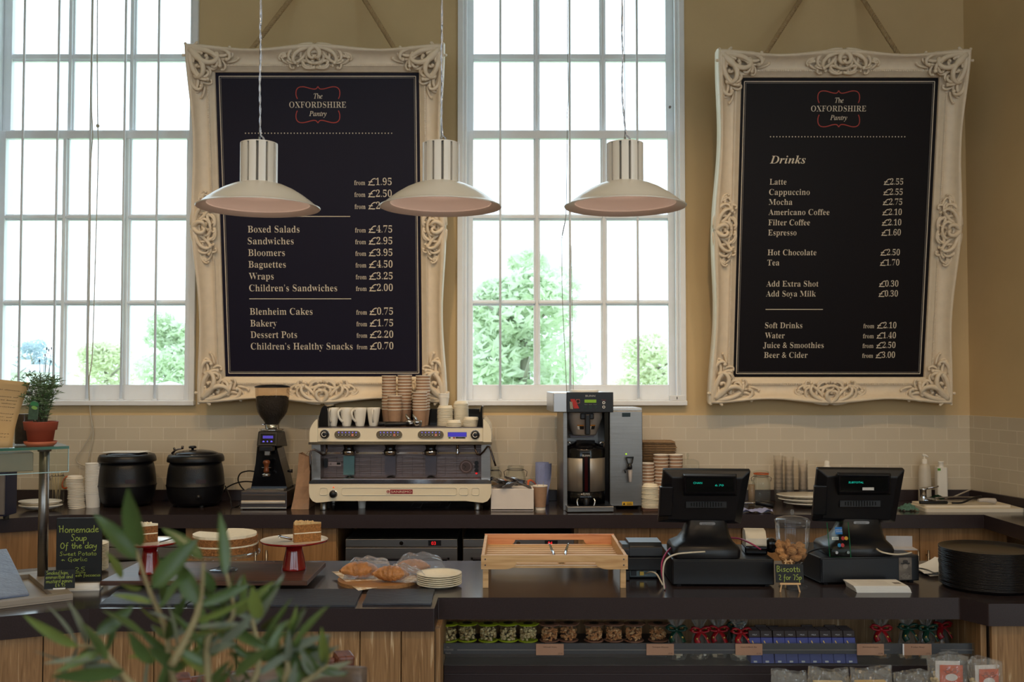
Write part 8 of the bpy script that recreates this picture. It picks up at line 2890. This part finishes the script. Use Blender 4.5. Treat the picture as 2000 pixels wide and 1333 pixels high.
# bags on the lower shelf
PFILM = glass('packet_film', (250, 251, 252), .3, .16, .06, cap=.5)
POP = mat('pale_popcorn', (232, 206, 150), .7, noise=.2, ns=80)
YEL = mat('yellow_shortbread', (226, 184, 96), .7, noise=.1, ns=50)
ORG = mat('orange_card', (214, 84, 34), .5, noise=.03)
t = bpy.data.objects['lower_display_shelf']
MB().bx(1.607, 1.74, -3.02, -2.82, LS - .04, LS).build('board', STONE_EDGE, t, .002)
def crisp_bag(pxa, pxb, pyt, y, label, fill, seed, lean=0, group='clear bags on the lower shelf'):
    rr = random.Random(seed)
    x0, x1 = X(pxa, y), X(pxb, y)
    zt_ = A(0, pyt, y).z
    t = local('clear_bag', label, 'bag', ((x0 + x1) / 2, y, LS), R(lean), group)
    W_, H_ = (x1 - x0), zt_ - LS
    k = MB()
    def f(u, v, s):
        e = math.sin(math.pi * u) ** .6 * math.sin(math.pi * min(1, v * .62 + .2))
        wr = .006 * math.sin(u * 19 + seed + v * 7) * math.cos(v * 17 - u * 8 + seed * 2)
        return ((u - .5) * W_ * (1 + .03 * math.sin(v * 9 + seed)), s * (.032 * e + wr + .002), v * H_ * (1 + .04 * math.sin(u * 5 + seed) * v) + .001)
    k.grid(lambda u, v: f(u, v, -1), 20, 18, 0, False)
    k.grid(lambda u, v: f(1 - u, v, 1), 20, 18, 0, False)
    k.build('bag_film', PFILM, t)
    if fill:
        k = MB()
        for i in range(5):
            k.bx(-W_ * .36, W_ * .36, -.020 + .008 * i, -.014 + .008 * i, .004, H_ * .74)
        k.build('contents', fill, t, .002)
    return t, W_, H_


crisp_bag(1500, 1570, 1311, -2.88, 'crinkled clear bag at the start of the row on the lower shelf', None, 1, 6)
crisp_bag(1572, 1650, 1307, -2.87, 'crinkled clear bag second in the row on the lower shelf', POP, 2, -4)
crisp_bag(1652, 1735, 1305, -2.88, 'clear bag of yellow shortbread on the lower shelf', YEL, 3, 2)
crisp_bag(1737, 1803, 1313, -2.86, 'low clear bag between the shortbread and the orange packets', POP, 4, -6)
for px0, px1, pyt, y, lb, sd, py_c in ((1803, 1880, 1281, -2.86, 'taller popcorn packet with an orange card beside the oak boards', 5, 1298), (1879, 1948, 1289, -2.88, 'shorter tilted popcorn packet with an orange card at the shelf end', 6, 1306)):
    t, W_, H_ = crisp_bag(px0, px1, pyt, y, lb, None, sd, -3 if sd == 5 else 5, 'orange carded packets')
    zc_ = A(0, py_c, y).z - LS
    zw = A(0, py_c - 7.5, y).z - LS
    MB().bx(-W_ * .32, W_ * .28, -.008, -.006, .03, zw).build('white_card', PAPER, t)
    cd_ = MB().bx(-W_ * .22, W_ * .34, -.012, -.010, .02, zc_).build('orange_card', ORG, t)
    k = MB()
    Mo = front((W_ * .06, -.0122, zc_))
    for sx in (-1, 1):
        ribbon(k, [(sx * .011 + .009 * math.cos(a * .4488), -.022 + .0055 * math.sin(a * .4488)) for a in range(14)], .0014, Mo, 0, .0006, True)
        ribbon(k, [(sx * .004, -.0135), (sx * .011, -.0105), (sx * .018, -.013)], .0014, Mo)
        ribbon(k, [(sx * .020, -.021), (sx * .027, -.018)], .0014, Mo)
    ribbon(k, [(-.002, -.022), (.002, -.022)], .0014, Mo)
    k.prism([(-.02 + .003 * math.sin(a), -.030 - .004 * a) if False else (.020 * math.cos(a * .3927) * 1.0, -.040 + .012 * math.sin(a * .3927)) for a in range(16)], 0, .0004, 1, Mo)
    k.build('card_doodle', [INK, PAPER], cd_)
    k = MB()
    rr = random.Random(sd)
    for i in range(46):
        k.sph((rr.uniform(-W_ * .40, W_ * .40), rr.uniform(.0, .018), rr.uniform(.01, zc_ * .82)), (rr.uniform(.006, .009), .006, rr.uniform(.006, .008)), 7, 5)
    for i in range(10):
        k.sph((-W_ * .30 + rr.uniform(-.01, .008), rr.uniform(-.014, -.004), rr.uniform(.02, zc_ * .75)), (.008, .006, .007), 7, 5)
    o = k.build('popcorn', POP, t)
    o['kind'] = 'stuff'

# ---------------------------------------------------------------- near the viewer: olive tree and chair
ol = thing('olive_tree', 'potted olive tree with long narrow leaves close to the viewer', 'olive tree', (-.30, -5.2, 0))
OLY = -5.2
GREENL = mat('olive_leaf_green', (70, 90, 46), .32, noise=.2, ns=30)
SILVL = mat('olive_leaf_silver', (112, 122, 104), .5, noise=.15, ns=30)
YOUNGL = mat('young_olive_leaf', (108, 122, 58), .45, noise=.15, ns=30)
BARKM = mat('olive_twig', (148, 134, 96), .7, noise=.2, ns=60)
lv = MB()
def leaf(p, q, w, m, roll=0, bend=.12):
    ax = q - p
    L = ax.length
    t = ax.normalized()
    view = (CAM - p).normalized()
    s = t.cross(view).normalized()
    n_ = s.cross(t).normalized()
    s, n_ = s * math.cos(roll) + n_ * math.sin(roll), n_ * math.cos(roll) - s * math.sin(roll)
    vs = []
    N = 9
    for i in range(N + 1):
        u = i / N
        hw = w / 2 * (math.sin(math.pi * u ** .75) ** .8 if 0 < u < 1 else .03)
        c = p + ax * u - n_ * bend * L * (u - .5) ** 2
        vs += [c + s * hw + n_ * hw * .35, c, c - s * hw + n_ * hw * .35]
    fs = []
    for i in range(N):
        for j in (0, 1):
            fs.append((3 * i + j, 3 * i + j + 1, 3 * i + j + 4, 3 * i + j + 3))
    lv.add(vs, fs, m, True)


def OP(px, py, dy=0):
    return A(px, py, OLY + dy)


kp = pm(1, OLY)
MAIN = [((273, 1072), (248, 956), 38, 0, .5), ((268, 1092), (184, 1004), 32, 0, .3), ((396, 1092), (316, 1030), 30, 0, .6), ((441, 1124), (430, 1001), 24, 0, .4), ((296, 1150), (386, 1052), 40, 0, .3), ((318, 1178), (312, 1085), 24, 0, .8),
        ((386, 1178), (348, 1098), 36, 0, .4), ((152, 1266), (44, 1203), 22, 2, .5), ((188, 1240), (262, 1184), 30, 0, .3), ((326, 1252), (346, 1180), 26, 0, .6), ((392, 1300), (402, 1206), 24, 0, .4), ((506, 1212), (492, 1146), 26, 2, .2),
        ((572, 1260), (642, 1180), 18, 0, .8), ((570, 1312), (662, 1262), 24, 1, .4), ((508, 1232), (560, 1192), 18, 0, .5), ((182, 1302), (62, 1274), 11, 1, 1.1), ((242, 1312), (98, 1324), 30, 0, .5), ((470, 1190), (478, 1120), 20, 0, .7), ((418, 1160), (395, 1110), 22, 0, .2),
        ((545, 1300), (640, 1302), 20, 0, .4), ((300, 1300), (250, 1235), 26, 0, .5), ((360, 1310), (290, 1265), 28, 0, .4), ((430, 1260), (500, 1195), 22, 1, .6), ((455, 1320), (530, 1265), 24, 0, .5), ((210, 1290), (160, 1215), 24, 0, .7), ((280, 1240), (200, 1190), 20, 0, .9),
        ((240, 1130), (208, 1078), 20, 2, .6), ((276, 1150), (232, 1142), 18, 2, 1.0), ((520, 1290), (556, 1215), 20, 0, .4), ((600, 1330), (690, 1290), 20, 1, .6), ((340, 1215), (290, 1195), 14, 1, 1.1), ((390, 1240), (455, 1255), 12, 1, 1.0), ((350, 1170), (395, 1140), 14, 1, 1.0)]
rr = random.Random(31)
for (a, b, w, m, ro) in MAIN:
    dy = rr.uniform(-.08, .08)
    leaf(OP(a[0], a[1], dy), OP(b[0], b[1], dy + rr.uniform(-.03, .03)), w * kp, m, rr.choice((-1, 1)) * ro)
TW_ = [[(420, 1420), (405, 1300), (412, 1235), (455, 1205), (442, 1120)], [(380, 1420), (335, 1320), (325, 1235), (290, 1150), (266, 1075)], [(440, 1420), (500, 1320), (500, 1250), (484, 1178)], [(470, 1420), (560, 1320), (548, 1270), (572, 1255)], [(350, 1420), (250, 1330), (200, 1270), (150, 1262)], [(335, 1300), (385, 1200), (398, 1100)], [(490, 1420), (600, 1330), (640, 1300)]]
tw = MB()
for i, b_ in enumerate(TW_):
    dy = rr.uniform(-.05, .05)
    pts = curve([OP(x, y, dy) for x, y in b_], 6)
    tw.tube(pts, [.0045 - .003 * j / (len(pts) - 1) for j in range(len(pts))], 6)
    for j in range(2, len(pts) - 1):
        for s in (-1, 1):
            if rr.random() < .52:
                p = pts[j]
                pr = (p - CAM)
                if 735 - (p.z - 1.67) / (p.y - CAM.y) * F < 1165:
                    continue
                d = (pts[j + 1] - pts[j]).normalized()
                side = Vector((d.z, 0, -d.x)) * s
                v_ = (d * rr.uniform(.2, .9) + side * rr.uniform(.5, 1) + Vector((0, rr.uniform(-.7, .7), 0))).normalized()
                leaf(p, p + v_ * rr.uniform(.035, .062), rr.uniform(.006, .011), rr.choice((0, 0, 0, 1, 1, 2)), rr.uniform(-1.2, 1.2))
base = OP(420, 1420)
tw.tube([base, (-.30, OLY, 1.0), (-.30, OLY, .52)], [.008, .014, .02], 8)
for b_ in TW_[1:5] + TW_[6:]:
    tw.tube([OP(*b_[0]), (-.30, OLY, 1.05)], [.0045, .008], 6)
tw.build('branches', BARKM, ol)
lv.build('foliage', [GREENL, SILVL, YOUNGL], ol)
MB().lathe([(0, .0), (.15, 0), (.20, .42), (.215, .43), (.215, .47), (.19, .47), (.18, .44), (0, .44)], (-.30, OLY, 0), 32).build('pot', TERRA, ol)

# wooden chair behind the olive
chx, chy = X(668, -3.6), -3.6
ch = local('wooden_chair', 'reddish brown wooden chair back rising beside the olive leaves', 'chair', (chx - .02, chy, 0), R(28))
CHW = wood('reddish_chair_wood', (78, 40, 28), (118, 66, 46), None, (40, 40, 4), .4, .05)
zt_ = A(690, 1267, chy).z
for x_ in (0, -.40):
    MB().tube([(x_, 0, 0), (x_, .01, .45), (x_, -.03, .8), (x_ + .012, -.06, zt_)], [.026, .034, .040, .032], 4, 0, False).build('rear_leg', CHW, ch, .006)
    MB().tube([(x_, .40, 0), (x_, .40, .43)], [.017, .021], 10).build('front_leg', CHW, ch)
for z in (.62, .76, .90):
    MB().bx(-.39, -.01, -.045 - (z - .6) * .06, -.025 - (z - .6) * .06, z, z + .055).build('back_slat', CHW, ch, .006)
MB().bx(-.42, .02, -.0, .43, .43, .46).build('seat', CHW, ch, .01)
ch2 = local('wooden_chair', 'greyish brown chair rail at the bottom edge beside the reddish chair', 'chair', (X(640, -4.60), -4.60, 0), R(-20))
CHG = wood('grey_brown_chair_wood', (84, 70, 60), (112, 96, 84), None, (4, 40, 40), .5, .05)
zt2 = A(690, 1316, -4.60).z
for x_ in (-.19, .03):
    MB().tube([(x_, 0, 0), (x_, 0, .45), (x_, .03, zt2 - .09)], [.018, .02, .018], 10).build('rear_leg', CHG, ch2)
    MB().tube([(x_, .4, 0), (x_, .4, .43)], [.017, .02], 10).build('front_leg', CHG, ch2)
MB().grid(lambda u, v: (-.20 + .25 * u, .03 + .03 * math.sin(math.pi * u), zt2 - .13 + .10 * v + .035 * u), 12, 4).build('crest_rail', CHG, ch2, solid=.02)
MB().bx(-.21, .05, .0, .43, .43, .46).build('seat', CHG, ch2, .01)

for o in bpy.data.objects:
    if '_o' in o:
        del o['_o']
